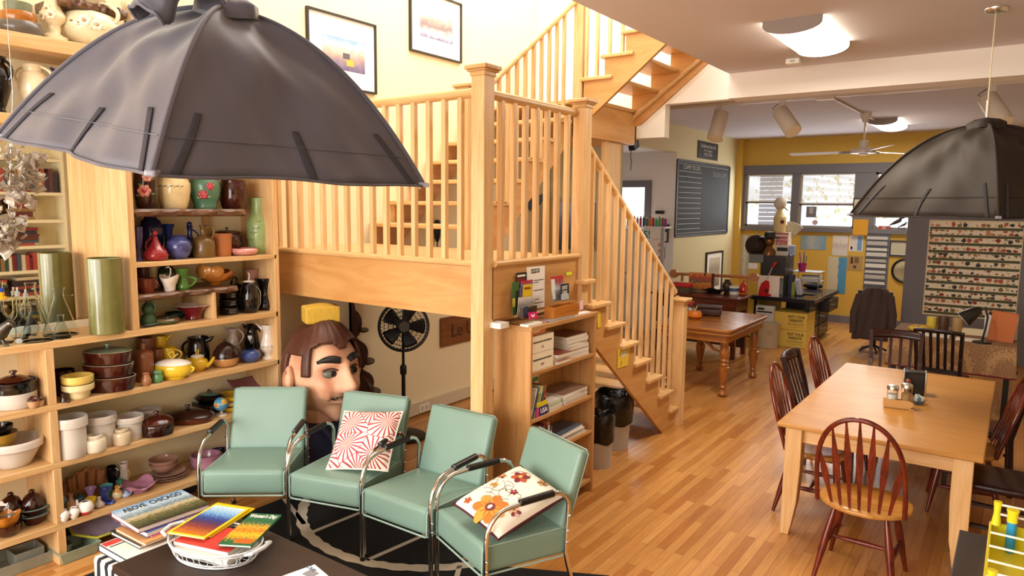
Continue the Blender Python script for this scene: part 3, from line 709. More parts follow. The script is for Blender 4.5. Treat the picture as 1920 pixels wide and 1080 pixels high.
# stool with a woven throw, beside the coffee table, carrying the books
SZ = .30; s0 = at(178, 1046, Z=SZ)
so = thing('stool', 'small stool draped with a black and white woven cloth under a stack of books', 'stool', (s0.x+.2, s0.y+.25, 0))
MB().box(s0.x+.01, s0.x+.40, s0.y+.01, s0.y+.5, SZ-.03, SZ).build('seat', M_esp, so, world=True, bevel=.004)
for x in (s0.x+.035, s0.x+.375):
    for y in (s0.y+.035, s0.y+.475): MB().box(x-.018, x+.018, y-.018, y+.018, .009, SZ-.03).build('leg', M_esp, so, world=True)
def weave():
    m = bpy.data.materials.new('striped_weave'); m.use_nodes = True; nt = m.node_tree; L = nt.links.new; b = nt.nodes['Principled BSDF']; b.inputs['Roughness'].default_value = .95
    tc = nt.nodes.new('ShaderNodeTexCoord'); br = nt.nodes.new('ShaderNodeTexBrick'); mp = nt.nodes.new('ShaderNodeMapping'); mp.inputs['Rotation'].default_value = (0, pi/2, 0)
    L(tc.outputs['Object'], mp.inputs[0]); 
    wv = nt.nodes.new('ShaderNodeTexWave'); wv.bands_direction = 'X'; wv.inputs['Scale'].default_value = 4.2; wv.inputs['Distortion'].default_value = .8; wv.inputs['Detail'].default_value = 1; L(tc.outputs['Object'], wv.inputs[0])
    ck = nt.nodes.new('ShaderNodeTexChecker'); ck.inputs['Scale'].default_value = 70; L(tc.outputs['Object'], ck.inputs[0])
    r = nt.nodes.new('ShaderNodeValToRGB'); r.color_ramp.interpolation = 'CONSTANT'; r.color_ramp.elements[0].color = srgb('#1b1d24'); r.color_ramp.elements[1].position = .42; r.color_ramp.elements[1].color = srgb('#ece5d8')
    L(wv.outputs['Fac'], r.inputs[0]); L(r.outputs[0], b.inputs['Base Color']); return m
b = MB(); N = 22
def drape(u, v):
    s = u*.62-.1                      # distance along the cloth from its front hem
    if s < .0: pass
    x = s0.x+.36*v
    L1 = .24; d = u*.7
    if d < L1: return (x+.004*sin(v*20), s0.y-.012*sin(v*14)*(1-d/L1), SZ+.003-(L1-d))
    return (x, s0.y+(d-L1), SZ+.003)
b.grid(drape, 40, N)
d2 = b.build('woven_cloth', weave(), so, world=True); sm = d2.modifiers.new('thick', 'SOLIDIFY'); sm.thickness = .006; sm.offset = 1
z = SZ+.012
M_sky = scape('aerial_print', ['#2c3a2a', '#6f6b46', '#c9bb95', '#6d8794', '#bcd0dd', '#6fa3d0'], [.0, .3, .45, .55, .75, 1.0], 'Y', 60, .34)
gB = 'books stacked on the draped stool'
t, o, ex, ey, lx, ly = slab_book('thick white book with red stripe at the bottom of the stool pile', (184, 1021), (300, 978), (350, 1005), z+.036, .036, plain('#3a4554', .4), group=gB)
cover_patch(t, Vector((o.x, o.y, z+.036)), ex, ey, .006, lx-.006, .004, ly-.006, PAPER('#e6e1d8')); cover_patch(t, Vector((o.x, o.y, z+.0368)), ex, ey, .01, lx*.4, .01, .06, plain('#c63a34', .5), 'red_stripe')
cover_patch(t, Vector((o.x, o.y, z+.0368)), ex, ey, .02, lx*.5, .075, .085, M_black, 'printed_line')
t, o, ex, ey, lx, ly = slab_book('dark green hardback lying above the white book in the stool pile', (207, 996), (318, 955), (358, 985), z+.056, .020, plain('#24302a', .4), group=gB)
cover_patch(t, Vector((o.x, o.y, z+.056)), ex, ey, .03, .045, .03, .12, plain('#b9a24a', .4), 'gilt_title')
slab_book('tan card-bound book between the green and blue books of the stool pile', (217, 991), (330, 950), (372, 980), z+.072, .016, plain('#c9935c', .6), group=gB)
slab_book('thin red paperback in the stool pile just below the blue book', (240, 985), (345, 946), (380, 968), z+.080, .008, plain('#cf2630', .4), group=gB, hard=False)
t, o, ex, ey, lx, ly = slab_book('blue paperback guide right under the aerial view book', (224, 975), (335, 935), (372, 962), z+.104, .024, plain('#24509a', .3), group=gB, hard=False)
t, o, ex, ey, lx, ly = slab_book('large aerial photograph book on top of the stool pile', (207.5, 960), (340, 918), (393, 945), z+.133, .028, plain('#8a2f36', .35), '#e8e0d4', group=gB)
zc = Vector((o.x, o.y, z+.133))
cover_patch(t, zc, ex, ey, 0, lx, 0, ly, M_sky)
lettering('ABOVE  CHICAGO', t, zc+ex*lx*.52+ey*ly*.16+Vector((0, 0, .0012)), ex, -ey, .075, M_black, 'title', bold=.0008, fit=lx*.82)
# --- wire basket of magazines
BK = thing('wire_basket', 'oval white wire basket of magazines on the coffee table', 'basket', (-3.02, 1.78, CT), radians(14))
M_wire = plain('#c9ccd0', .3)
bx_, by_ = .245, .165
def oval(z_, k=1, n=48): return [(bx_*k*cos(2*pi*i/n), by_*k*sin(2*pi*i/n), z_) for i in range(n)]
b = MB(); b.tube(oval(.006, .86), .004, 8, closed=True); b.tube(oval(.075, 1), .005, 8, closed=True); b.tube(oval(.062, .985), .003, 8, closed=True); b.tube(oval(.02, .9), .003, 8, closed=True)
for i in range(9):
    y = by_*.84*(i-4)/4.6; x = bx_*.86*(1-(y/(by_*.86))**2)**.5; b.tube([(-x, y, .006), (x, y, .006)], .0022, 6)
b.build('wire_frame', M_wire, BK)
b = MB()
for i in range(20):
    a = 2*pi*i/20; c = Vector((bx_*.94*cos(a), by_*.94*sin(a), .041)); tdir = Vector((-bx_*sin(a), by_*cos(a), 0)).normalized()
    b.tube([c+tdir*(.022*cos(q))+Vector((cos(a)*.006*sin(q), sin(a)*.006*sin(q), .021*sin(q))) for q in [2*pi*k/14 for k in range(14)]], .0022, 6, closed=True)
b.build('wire_rings', M_wire, BK)
for s in (-1, 1):
    MB().tube([(s*(bx_-.005), -.07, .072), (s*(bx_+.03), -.06, .083), (s*(bx_+.045), 0, .088), (s*(bx_+.03), .06, .083), (s*(bx_-.005), .07, .072)], [.006, .01, .011, .01, .006], 12).build('handle', M_wire, BK)
gM = 'magazines in the wire basket'
M_pic1 = scape('harbour_print', ['#c9772f', '#8a3d3c', '#4a3a5e', '#2f4a9a', '#7fb4e0', '#cfe6f2'], [.05, .25, .42, .58, .75, 1.0], 'X', 110, .55)
M_pic2 = scape('autumn_print', ['#2f6a44', '#e0a32e', '#e8c23a', '#d0662a', '#e9b23a', '#2d6a48'], [.15, .3, .42, .55, .68, .85], 'X', 95, .7)
zM = CT+.078
for k, (dx, dy, col, lab) in enumerate(((0, 3, '#dcd8d2', 'plain grey-white magazine at the very bottom of the wire basket'), (3, 0, '#e4e0da', 'white-edged magazine second from the bottom in the wire basket'), (-3, 2, '#c9403a', 'red-covered magazine showing beneath the yellow-bordered one'))):
    t = thing('magazine', lab, 'magazine', (-3.02+.004*dx, 1.78+.004*dy, CT+.01+.0225*k), radians(14)+.04*(k-1), gM)
    MB().box(-.16, .16, -.1, .1, .001, .02).build('pages', PAPER('#e6e2dc'), t); MB().box(-.161, .161, -.101, .101, .02, .022).build('cover', plain(col, .4), t)
t, o, ex, ey, lx, ly = slab_book('yellow magazine tucked behind the yellow-bordered one', (395, 1006), (478, 953), (424, 933), zM+.008, .006, plain('#efce1d', .3), group=gM, name='magazine', cat='magazine', hard=False)
t, o, ex, ey, lx, ly = slab_book('yellow-bordered magazine with a blue mountain harbour cover', (383, 1009), (469, 953), (417, 936), zM+.020, .008, plain('#f0d028', .3), group=gM, name='magazine', cat='magazine', hard=False)
cover_patch(t, Vector((o.x, o.y, zM+.020)), ex, ey, .014, lx-.02, .014, ly-.014, M_pic1)
t, o, ex, ey, lx, ly = slab_book('autumn flower magazine leaning over the rim of the wire basket', (470, 1024), (528, 965), (478, 956), zM+.022, .010, plain('#2f6a48', .3), group=gM, name='magazine', cat='magazine', hard=False)
cover_patch(t, Vector((o.x, o.y, zM+.022)), ex, ey, .0, lx*.8, .0, ly, M_pic2)
lettering("Woman's Day", t, Vector((o.x, o.y, zM+.0235))+ex*lx*.9+ey*ly*.5, -ey, ex, .05, M_white, 'title', fit=ly*.9, bold=.001)
cover_patch(t, Vector((o.x, o.y, zM+.0228)), ex, ey, .02, .06, .01, ly*.6, plain('#dd6a2a', .3), 'cover_banner')
# loose sheet
vs = [at(*q, Z=CT+.002) for q in ((520, 1083), (590, 1058), (608, 1083))]
e1 = vs[1]-vs[0]; e2 = vs[2]-vs[1]
b = MB(); b.prism([(0, 0), (e1.length, 0), (e1.length, .28), (0, .28)], (0, 0, .001), (vs[0].x, vs[0].y, CT+.0006), e1.normalized(), Vector((e1.y, -e1.x, 0)).normalized())
pp = tag(b.build('leaflet', PAPER('#f4f2ee'), world=True), 'white printed sheet lying on the coffee table away from the basket', 'paper')
lettering('CAFE', pp, at(583, 1066, Z=CT+.003), (e1.y, -e1.x, 0), e1, .03, plain('#3c5a8a', .6))
b = MB().box(0, .06, 0, .05, 0, .001); p = at(566, 1076, Z=CT+.0022); bmesh.ops.translate(b.bm, verts=b.bm.verts, vec=p); b.build('printed_picture', plain('#8c8c92', .6), pp, world=True)
# ================================================================== FABRIC PENDANT LAMPS
M_fab = mat('charcoal_nylon', '#474550', rough=.5, var=.07, vscale=5, sheen=.25, bump=.03, bscale=500)
M_velcro = mat('velcro_tape', '#37343a', rough=.95, bump=.5, bscale=600)
M_thread = plain('#a6a3a8', .8); M_steel = mat('brushed_steel', '#c9c6c0', rough=.25, metal=1)
def fabric_lamp(lab, c, zh, zt, D, ang, ceil_z, p=2.2, seed=1, flap=True, tilt=None, M_fab=M_fab):
    t = thing('pendant_lamp', lab, 'lamp', (c[0], c[1], zh)); h = zt-zh; rr = random.Random(seed)
    if tilt: t.rotation_euler = Matrix.Rotation(tilt[1], 3, tilt[0]).to_euler()
    cor = [Vector((cos(ang+k*pi/2), sin(ang+k*pi/2), 0)) for k in range(4)]
    r0 = .1
    def rib(k, v):
        r = D+(r0-D)*v; return cor[k % 4]*r + Vector((0, 0, h*(1-(r/D)**p)))
    ph = [rr.uniform(0, 6) for _ in range(12)]
    b = MB()
    def panel(k, off=0):
        def fn(u, v):
            a, c_ = rib(k, v), rib(k+1, v); q = a.lerp(c_, u)
            out_ = (cor[k % 4]+cor[(k+1) % 4]).normalized(); e = (1-(2*u-1)**2)
            amp = e*(.026*sin(5*u+9*v+ph[k])*v*(1-v)*4 + .015*sin(13*u-7*v+ph[k+4]) + .007*sin(31*(u+.6*v)+ph[k+2])*(1-v))
            q = q - out_*(.05*e*(1-v)**.5*v*2) + out_*(amp+off) + Vector((0, 0, off*.7))
            if v == 0: q.z -= .006*sin(9*u+ph[k])*e
            return q
        return fn
    for k in range(4): b.grid(panel(k), 34, 26)
    s = b.build('shade', M_fab, t, sharp=80); m = s.modifiers.new('thick', 'SOLIDIFY'); m.thickness = .003; m.offset = -1
    for k in range(4):
        MB().tube([rib(k, v/24)+cor[k]*.004+Vector((0, 0, .003)) for v in range(25)], .0075, 8).build('corner_seam', M_fab, t)
        MB().tube([rib(k, v/24)-cor[k]*.012-Vector((0, 0, .01)) for v in range(25)], .004, 6).build('rib', M_steel, t)
    for k in range(4):
        f = panel(k, .004)
        for (u, v1) in ((.06, .20), (.5, .17), (.94, .20)):
            b = MB(); du = .014
            b.grid(lambda a, c_: f(u+du*(a-.5)*2*.9+(.5-u)*.10*c_, .004+v1*c_), 3, 10)
            o = b.build('velcro_strip', M_velcro, t); q = o.modifiers.new('thick', 'SOLIDIFY'); q.thickness = .003
        g = panel(k, .003)
        MB().tube([g(.02+.96*i/40, .115) for i in range(41)], .0016, 5).build('stitch_line', M_fab, t)
        MB().tube([g(i/30, .0) for i in range(31)], .005, 6).build('hem', M_fab, t)
    for k in range(4):
        MB().pad(rib(k, .008)+Vector((0, 0, .0)), (.05, .03, .018), .006, rz=ang+k*pi/2).build('corner_clip', mat('clear_tab', '#a9abb8', rough=.2, trans=.4), t)
    # collar and folded-over vent sleeve
    b = MB(); b.lathe([(.115, h-.03), (.108, h+.015), (.07, h+.035), (.03, h+.04), (.0, h+.04)], 24, fn=lambda r, z, a, j: (r*(1+.06*sin(4*a+1)+.03*sin(9*a)), z+.008*sin(3*a)))
    b.build('collar', M_fab, t, sharp=80)
    if flap:
        mid = (cor[0]+cor[3]).normalized(); b = MB()
        def sleeve(u, v):
            w_ = (u-.5)*2; rho = .05+.20*v; z = h*(1-(rho*1.414/D)**p); sl = -h*p*(rho*1.414/D)**(p-1)*1.414/D
            tg = (mid+Vector((0, 0, sl))).normalized(); side = Vector((0, 0, 1)).cross(mid).normalized(); nrm = tg.cross(side)
            if nrm.z < 0: nrm = -nrm
            k = .085-.01*v; lift = .015+.05*sin(pi*min(1, v*1.1))+.03*v
            return mid*rho+Vector((0, 0, z))+nrm*(lift+k*cos(w_*1.9)*.75)+side*(k*sin(w_*1.9))+nrm*(.010*sin(14*v+5*u)+.007*sin(21*u+3*v))
        b.grid(sleeve, 14, 16); o = b.build('vent_sleeve', M_fab, t, sharp=80); q = o.modifiers.new('thick', 'SOLIDIFY'); q.thickness = .004
        MB().tube([sleeve(i/14, 1) for i in range(15)], .006, 6).build('sleeve_binding', M_fab, t)
    MB().tube([(0, 0, h-.05), (0, 0, h+.16)], .011, 12).build('socket_stem', M_steel, t)
    top = wm(t) @ Vector((0, 0, h+.15))
    MB().tube([top, (top.x, top.y, ceil_z-.02)], .004 if not flap else .006, 8).build('cord', plain('#d9cfae', .6), t, world=True)
    b = MB(); b.T = Matrix.Translation((top.x, top.y, ceil_z)); b.lathe([(.0, -.035), (.055, -.03), (.07, -.012), (.07, -.001)], 28).build('canopy', M_steel, t, world=True)
    MB().lathe([(.02, h-.30), (.045, h-.26), (.05, h-.2), (.03, h-.13), (.025, h-.06), (0, h-.06)], 16).build('bulb', mat('bulb_glass', '#f4f1e8', rough=.3), t)
    return t
r_h = Vector((cos(YAW), sin(YAW), 0)); f_h = Vector((-sin(YAW), cos(YAW), 0))
def dirn(lat, dep): return r_h*lat+f_h*dep
L1c = dirn(-1.305*.83, 3.18*.83); d1 = dirn(.145, -.89); low = dirn(.81, -.585)
fabric_lamp('charcoal fabric pendant lamp hanging over the coffee table', (L1c.x, L1c.y), 2.243, 2.785, .75, atan2(d1.y, d1.x), 5.7, seed=4, p=2.0, tilt=(Vector((0, 0, 1)).cross(low), .142))
p2 = at(1868, 15, Z=CEIL); d2 = dirn(-.3443, -.7023)
fabric_lamp('charcoal fabric pendant lamp hanging over the dining table', (p2.x, p2.y), 2.047, 2.66, .782, atan2(d2.y, d2.x), CEIL, seed=9, flap=False, M_fab=mat('charcoal_nylon_warm_lit', '#2f2721', rough=.7, spec=.25, var=.08, vscale=5, bump=.03, bscale=500))  # same charcoal nylon, with the warm light on it painted in as brown
# ================================================================== POTTERY ON THE SHELVES
def spot(x0, x1, yt, yb, Z, X=None, rb=.75, rt=.8):
    """survey a vessel standing on a shelf at height Z: axis, radius, height"""
    cx = (x0+x1)/2
    if X is None:
        p = at(cx, yb, Z=Z); d = depth(p); r = (x1-x0)/2*d/FPX; c = Vector((p.x, p.y, Z))+f_h*(r*rb)
    else:
        c = at(cx, (yt+yb)/2, X=X); d = depth((c.x, c.y, Z)); r = (x1-x0)/2*d/FPX
    d = depth((c.x, c.y, Z)); r = (x1-x0)/2*d/FPX
    lo, hi = SB+r+.012, SX-r*.55
    X2 = min(max(c.x, lo), max(lo, hi))
    c = at(cx, (yt+yb)/2, X=X2); d = depth((c.x, c.y, (Z+c.z)/2)); r = (x1-x0)/2*d/FPX
    zt = (EYE+sight(cx, yt)*(d+(r*rt if yt > 385 else 0))).z
    return Vector((c.x, c.y, Z)), r, max(.015, zt-Z)
# half-profiles (radius, height) from the foot to the rim, unit box
PR = dict(
 crock=[(.86, 0), (.9, .02), (.9, .74), (.9, .76), (1, .78), (1, .95), (.97, 1)],
 jar=[(.85, 0), (.95, .05), (1, .2), (1, .62), (.92, .75), (.66, .8), (.66, .82), (.72, .86), (.72, .97), (.68, 1)],
 bowl=[(.45, 0), (.5, .03), (.72, .25), (.9, .6), (1, 1)],
 widebowl=[(.5, 0), (.55, .04), (.85, .6), (.92, .72), (1, .74), (1, .95), (.98, 1)],
 lowbowl=[(.6, 0), (.8, .1), (.98, .5), (1, .7), (.9, 1)],
 cup=[(.68, 0), (.72, .04), (.86, .5), (.97, .95), (1, 1)],
 cyl=[(.92, 0), (.97, .02), (1, .5), (1, .98), (.98, 1)],
 trumpet=[(.7, 0), (.72, .06), (.5, .12), (.55, .35), (.5, .6), (.7, .88), (1, 1)],
 urn=[(.45, 0), (.5, .05), (.42, .1), (.6, .22), (.95, .5), (1, .66), (.85, .82), (.6, .88), (.62, .96), (.72, 1)],
 round=[(.5, 0), (.55, .03), (.85, .22), (1, .5), (.9, .74), (.55, .9), (.5, .94), (.6, 1)],
 gourd=[(.75, 0), (.92, .08), (1, .2), (.85, .38), (.5, .58), (.28, .76), (.2, .86), (.2, .9)],
 bottle=[(.6, 0), (.7, .02), (1, .22), (.9, .38), (.45, .58), (.28, .72), (.27, .9), (.38, 1)],
 jug=[(.92, 0), (1, .06), (.98, .5), (.8, .6), (.35, .68), (.26, .72), (.25, .94), (.33, .97), (.33, 1)],
 jardiniere=[(.7, 0), (.74, .06), (.72, .1), (.95, .4), (1, .66), (.92, .84), (.8, .9), (.84, 1)],
 barrel=[(.75, 0), (.82, .04), (.97, .3), (1, .55), (.92, .85), (.82, .95), (.86, 1)],
 pitcher=[(.72, 0), (.8, .04), (.95, .25), (1, .45), (.85, .66), (.62, .8), (.64, .92), (.78, 1)],
 tall=[(.8, 0), (.86, .02), (.97, .3), (1, .48), (.95, .58), (.7, .68), (.68, .9), (.74, 1)],
 hour=[(.85, 0), (.95, .06), (1, .14), (.7, .4), (.62, .55), (.75, .78), (.98, .97), (.98, 1)],
 flask=[(.94, 0), (1, .02), (.98, .06), (.42, .66), (.3, .78), (.28, .94), (.34, .97), (.34, 1)],
 dome=[(.55, 0), (.8, .06), (1, .3), (1, .38), (.72, .44), (.66, .6), (.5, .82), (.25, .95), (.1, 1)],
 casserole=[(.82, 0), (.9, .03), (1, .85), (1, 1)],
 teapot=[(.55, 0), (.62, .04), (.6, .07), (.9, .3), (1, .52), (.88, .78), (.6, .88), (.58, .9)],
 plate=[(.55, 0), (.58, .2), (.9, .7), (1, 1)],
 squat=[(.5, 0), (.75, .12), (1, .5), (.8, .88), (.5, 1)],
 flare=[(.38, 0), (.42, .05), (.38, .3), (.5, .6), (.8, .85), (1, 1)],
 ribvase=[(.5, 0), (.6, .05), (.9, .3), (1, .42), (.85, .66), (.5, .86), (.4, 1)],
)
def prof_r(pr, z):
    for (r0, z0), (r1, z1) in zip(pr, pr[1:]):
        if z0 <= z <= z1: return r0+(r1-r0)*((z-z0)/(z1-z0) if z1 > z0 else 0)
    return pr[-1][0]
def body(pr, r, h, wall=None, open_=True, bands=None, mats=None, n=36, fn=None, sx=1, sy=1):
    pr2 = []
    for (a, b_), (c, d_) in zip(pr, pr[1:]):       # smooth the outline a little
        pr2.append((a, b_)); 
        if d_-b_ > .12: pr2 += [(a+(c-a)*.5+(0.0), b_+(d_-b_)*.5)]
    pr2.append(pr[-1]); w_ = wall or max(.003, min(.012, r*.07))
    P_ = [(0, 0)]+[(a*r, b_*h) for a, b_ in pr2]
    if open_:
        P_ += [(max(.001, pr[-1][0]*r-w_*.5), h*1.0+w_*.25), (max(.001, pr[-1][0]*r-w_), h)]
        zb = max(h*.06, w_)
        for a, b_ in reversed(pr2[1:-1]):
            if b_*h > zb+.001: P_.append((max(.001, a*r-w_), b_*h))
        P_.append((max(.001, pr2[1][0]*r*.8-w_), zb)); P_.append((0, zb))
    else: P_.append((0, h))
    mis = None
    if bands:
        mis = []
        nout = len(pr2)
        for j in range(len(P_)-1):
            zm = (P_[j][1]+P_[j+1][1])/2/h; mi = 0
            for zb_, m_ in bands:
                if zm >= zb_: mi = m_
            if j >= nout and open_ and bands[-1][0] == 9: mi = bands[-1][1]
            mis.append(mi)
    return MB().lathe(P_, n, sx, sy, mis, fn)
COUNT = {}
def pot(name, label, box, Z, prof, m, X=None, parts=(), bands=None, fn=None, cat=None, group=None, open_=True, rb=.75, rt=.8, sx=1, sy=1, hs=1, deco=(), lidded=None, rz=0, pos=None):
    pr = PR[prof] if isinstance(prof, str) else prof
    rt = 0 if any(q[0] == 'lid' for q in parts) or not open_ else pr[-1][0]*.9
    c, r, h = pos or spot(*box, Z, X, rb, rt); h *= hs
    ms = m if isinstance(m, (list, tuple)) else [m]
    cat = cat or name.split('_')[-1]; group = group or 'pottery on the pine shelving'
    b = body(pr, r, h, open_=open_, bands=bands, fn=fn, sx=sx, sy=sy)
    if not parts and not deco:
        o = b.build(name, ms, keep=True, sharp=50); o.location = c; o.rotation_euler = (0, 0, YAW+rz); tag(o, label, cat, group); return o
    t = thing(name, label, cat, c, YAW+rz, group)
    bo = b.build('body', ms, t, sharp=50)
    for q in parts:
        k = q[0]; 
        if k == 'handle':                                     # side, z0, z1, reach, thickness, material
            _, s, z0, z1, out, th, hm = q; r0, r1 = prof_r(pr, z0)*r*sx, prof_r(pr, z1)*r*sx; pts = []
            for i in range(13):
                a = i/12; pts.append((s*((r0+(r1-r0)*a)-.3*th+out*sin(pi*a)**.8), 0, (z0+(z1-z0)*a)*h+out*.25*sin(pi*a)))
            MB().tube(pts, th, 8).build('handle', hm or ms[0], t)
        elif k == 'loop':                                     # overhead or curled handle through given points (x in r, z in h)
            _, pp, th, hm = q; MB().tube([(x*r, 0, z*h) for x, z in pp], th, 8).build('handle', hm or ms[0], t)
        elif k == 'spout':
            _, s, z0, z1, out, th, hm = q; r0 = prof_r(pr, z0)*r
            MB().tube([(s*(r0-.3*th), 0, z0*h), (s*(r0+out*.5), 0, (z0+(z1-z0)*.35)*h), (s*(r0+out*.85), 0, (z0+(z1-z0)*.8)*h), (s*(r0+out), 0, z1*h)], [th*1.5, th*1.1, th*.8, th*.7], 10).build('spout', hm or ms[0], t)
        elif k == 'lip':                                      # pulled pouring lip
            _, s, out, hm = q; rr_ = pr[-1][0]*r
            MB().tube([(s*rr_*.55, 0, h*.86), (s*(rr_+out*.3), 0, h*.93), (s*(rr_+out), 0, h*1.03)], [rr_*.34, rr_*.3, rr_*.1], 12, flat=.75).build('spout', hm or ms[0], t)
        elif k == 'lid':                                      # radius factor, height, material, knob radius, knob material
            _, rf, lh, lm, kr, km = q; R = rf*r
            lo = MB().lathe([(0, h), (R, h), (R*1.02, h+lh*.15), (R*.85, h+lh*.55), (R*.45, h+lh*.9), (0, h+lh)], 30, sx, sy).build('lid', lm, t, sharp=50)
            if kr: MB().lathe([(kr*.5, h+lh*.93), (kr*.5, h+lh+kr*.5), (kr, h+lh+kr*.8), (kr*.9, h+lh+kr*1.3), (0, h+lh+kr*1.5)], 16).build('knob', km or lm, lo)
        elif k == 'stopper':
            _, kr, km = q; MB().ball((0, 0, h+kr*.7), kr, 16, 10, sz=1.05).build('stopper', km, t)
        elif k == 'foot':
            _, rf, fh, fm = q; MB().lathe([(rf*r*1.15, 0), (rf*r*1.15, fh*.3*h), (rf*r*.8, fh*h)], 24).build('foot', fm, t)
        elif k == 'sticker':
            _, ang, z, w_, hh = q; rr_ = prof_r(pr, z)*r+.001
            b2 = MB(); b2.grid(lambda u, v: (rr_*cos(-pi/2+ang+(u-.5)*w_/rr_), rr_*sin(-pi/2+ang+(u-.5)*w_/rr_), z*h+(v-.5)*hh), 6, 1); st_ = b2.build('sticker', M_white, t); md = st_.modifiers.new('t', 'SOLIDIFY'); md.thickness = .0006
        elif k == 'swag':
            _, mbf, nm, mm = q; mbf(r, h).build(nm, mm, t, sharp=60)
    for (ang, z, size, kind, cols) in deco:
        rr_ = prof_r(pr, z)*r; a = -pi/2+ang; nrm = Vector((cos(a), sin(a), 0)); tg = Vector((-sin(a), cos(a), 0)); up = Vector((0, 0, 1)); c0 = nrm*(rr_*1.0)+up*(z*h); b2 = MB(); s_ = size
        def blob(dx, dz, q, mi, e=1.0, depth_=.35):
            p = c0+tg*dx+up*dz; rho = (rr_*rr_-dx*dx)**.5 if abs(dx) < rr_ else 0
            p = nrm*rho+tg*dx+up*(z*h+dz)
            b2.mi = mi; T = b2.T; b2.T = Matrix.Translation(p) @ Matrix(((tg.x, 0, nrm.x, 0), (tg.y, 0, nrm.y, 0), (0, 1, 0, 0), (0, 0, 0, 1))); b2.ball((0, 0, 0), q, 10, 6, sx=1, sy=e, sz=depth_); b2.T = T
        if kind == 'rose':
            for i in range(6): blob(s_*.55*cos(i*1.05), s_*.55*sin(i*1.05), s_*.42, 0)
            blob(0, 0, s_*.36, min(1, len(cols)-1), depth_=.9)
            if len(cols) > 2:
                for i in range(3): blob(s_*1.2*cos(2+i*1.9), s_*1.0*sin(2+i*1.9), s_*.36, 2, .5)
        elif kind == 'leaf':
            for i in range(5): blob(s_*(i-2)*.7, s_*.5*sin(i*2.2), s_*.38, i % len(cols), .6)
        elif kind == 'spot': blob(0, 0, s_, 0)
        b2.build('painted_flower', [glaze(c_) if isinstance(c_, str) else c_ for c_ in cols], t)
    return t
def flute(n, amp): return lambda r, z, a, j: (r*(1+amp*cos(n*a)), z)
BRN, DBR, CRM, WHT, BLK = glaze('#3d140d'), glaze('#2a0d09'), glaze('#ecdcb6'), glaze('#e8ddd2'), glaze('#0f0c0d')
BLU, DBL, YEL, GRN, DGR = glaze('#2c3f86'), glaze('#1b2557'), glaze('#dfb92f'), glaze('#5f8a4a'), glaze('#2f4a2c')
STN = mat('salt_stoneware', '#cfc6bd', rough=.3, coat=.3, var=.05, vscale=6); STNW = mat('cream_stoneware', '#ddd0b9', rough=.3, coat=.3, var=.06, vscale=9)
TER = mat('terracotta_unglazed', '#b5703f', rough=.7, var=.08); PNK = glaze('#cf8f86'); MAU = glaze('#b07a92'); ROS = glaze('#c99a86', .3)
PUR = glaze('#a983b4'); LBL = glaze('#8fb3cf'); TEAL = glaze('#17494f'); TQ = glaze('#5fa8a5'); TANB = glaze('#b5835c', .35); GRY = glaze('#b3a49c', .3); SAGE = glaze('#8b9a86', .35); CEL = glaze('#93a96c', .35)
# --- top shelf
pot('stacked_jar', 'squat three-tier stoneware jar in green, amber and slate on the top shelf', (-4, 73, 7, 60), S_TOP, [(.55, 0), (.9, .06), (1, .25), (.9, .42), (.74, .46), (.76, .5), (.76, .68), (.7, .72), (.58, .74), (.6, .98), (.56, 1)], [glaze('#5d5650', .3), glaze('#a8641f'), glaze('#6f7458', .3)], X=-4.5, bands=[(0, 0), (.44, 1), (.72, 2)], cat='jar')
t = pot('hand_vase', 'cream figural hand holding flowers vase on the top shelf', (76, 122, -2, 70), S_TOP, [(1, 0), (1, .13), (.78, .15), (.5, .22), (.52, .4), (.9, .5), (.95, .6), (.6, .8), (.5, .95), (.4, 1)], CRM, X=-4.5, cat='vase', deco=[(-.4, .55, .03, 'rose', ['#efe3c6', '#b39270']), (.4, .58, .028, 'rose', ['#efe3c6', '#b39270']), (0, .72, .024, 'rose', ['#efe3c6', '#b39270'])])
pot('round_vase', 'round cream two-handled vase with raised roses on the top shelf', (118, 219, 2, 84), S_TOP, [(.42, 0), (.46, .04), (.75, .12), (.98, .36), (1, .5), (.86, .66), (.42, .76), (.36, .82), (.42, .94), (.56, 1)], CRM, X=-4.52, cat='vase', parts=[('handle', -1, .55, .93, .055, .012, None), ('handle', 1, .55, .93, .055, .012, None)], deco=[(.35, .48, .036, 'rose', ['#f0e4ca', '#b39270', '#d9c59c']), (.75, .42, .034, 'rose', ['#f0e4ca', '#b39270', '#d9c59c']), (.05, .42, .03, 'leaf', ['#efe2c2', '#8a6b50'])])
pot('cylinder_vase', 'slim cream vase with raised leaves and rose on the top shelf', (229, 275, 8, 90), S_TOP, [(1, 0), (1, .1), (.85, .14), (.78, .3), (.74, .8), (.92, .97), (.9, 1)], CRM, X=-4.52, cat='vase', deco=[(-.2, .6, .022, 'leaf', ['#efe2c2', '#5d4431']), (.2, .5, .026, 'rose', ['#f0e4ca', '#b39270']), (.3, .3, .018, 'leaf', ['#efe2c2', '#5d4431'])])
pot('ribbed_vase', 'tall amber ribbed vase beside the pendant lamp top on the shelf', (282, 328, -40, 92), S_TOP, 'ribvase', glaze('#b9752c', .3), X=-4.55, cat='vase', fn=flute(16, .03))
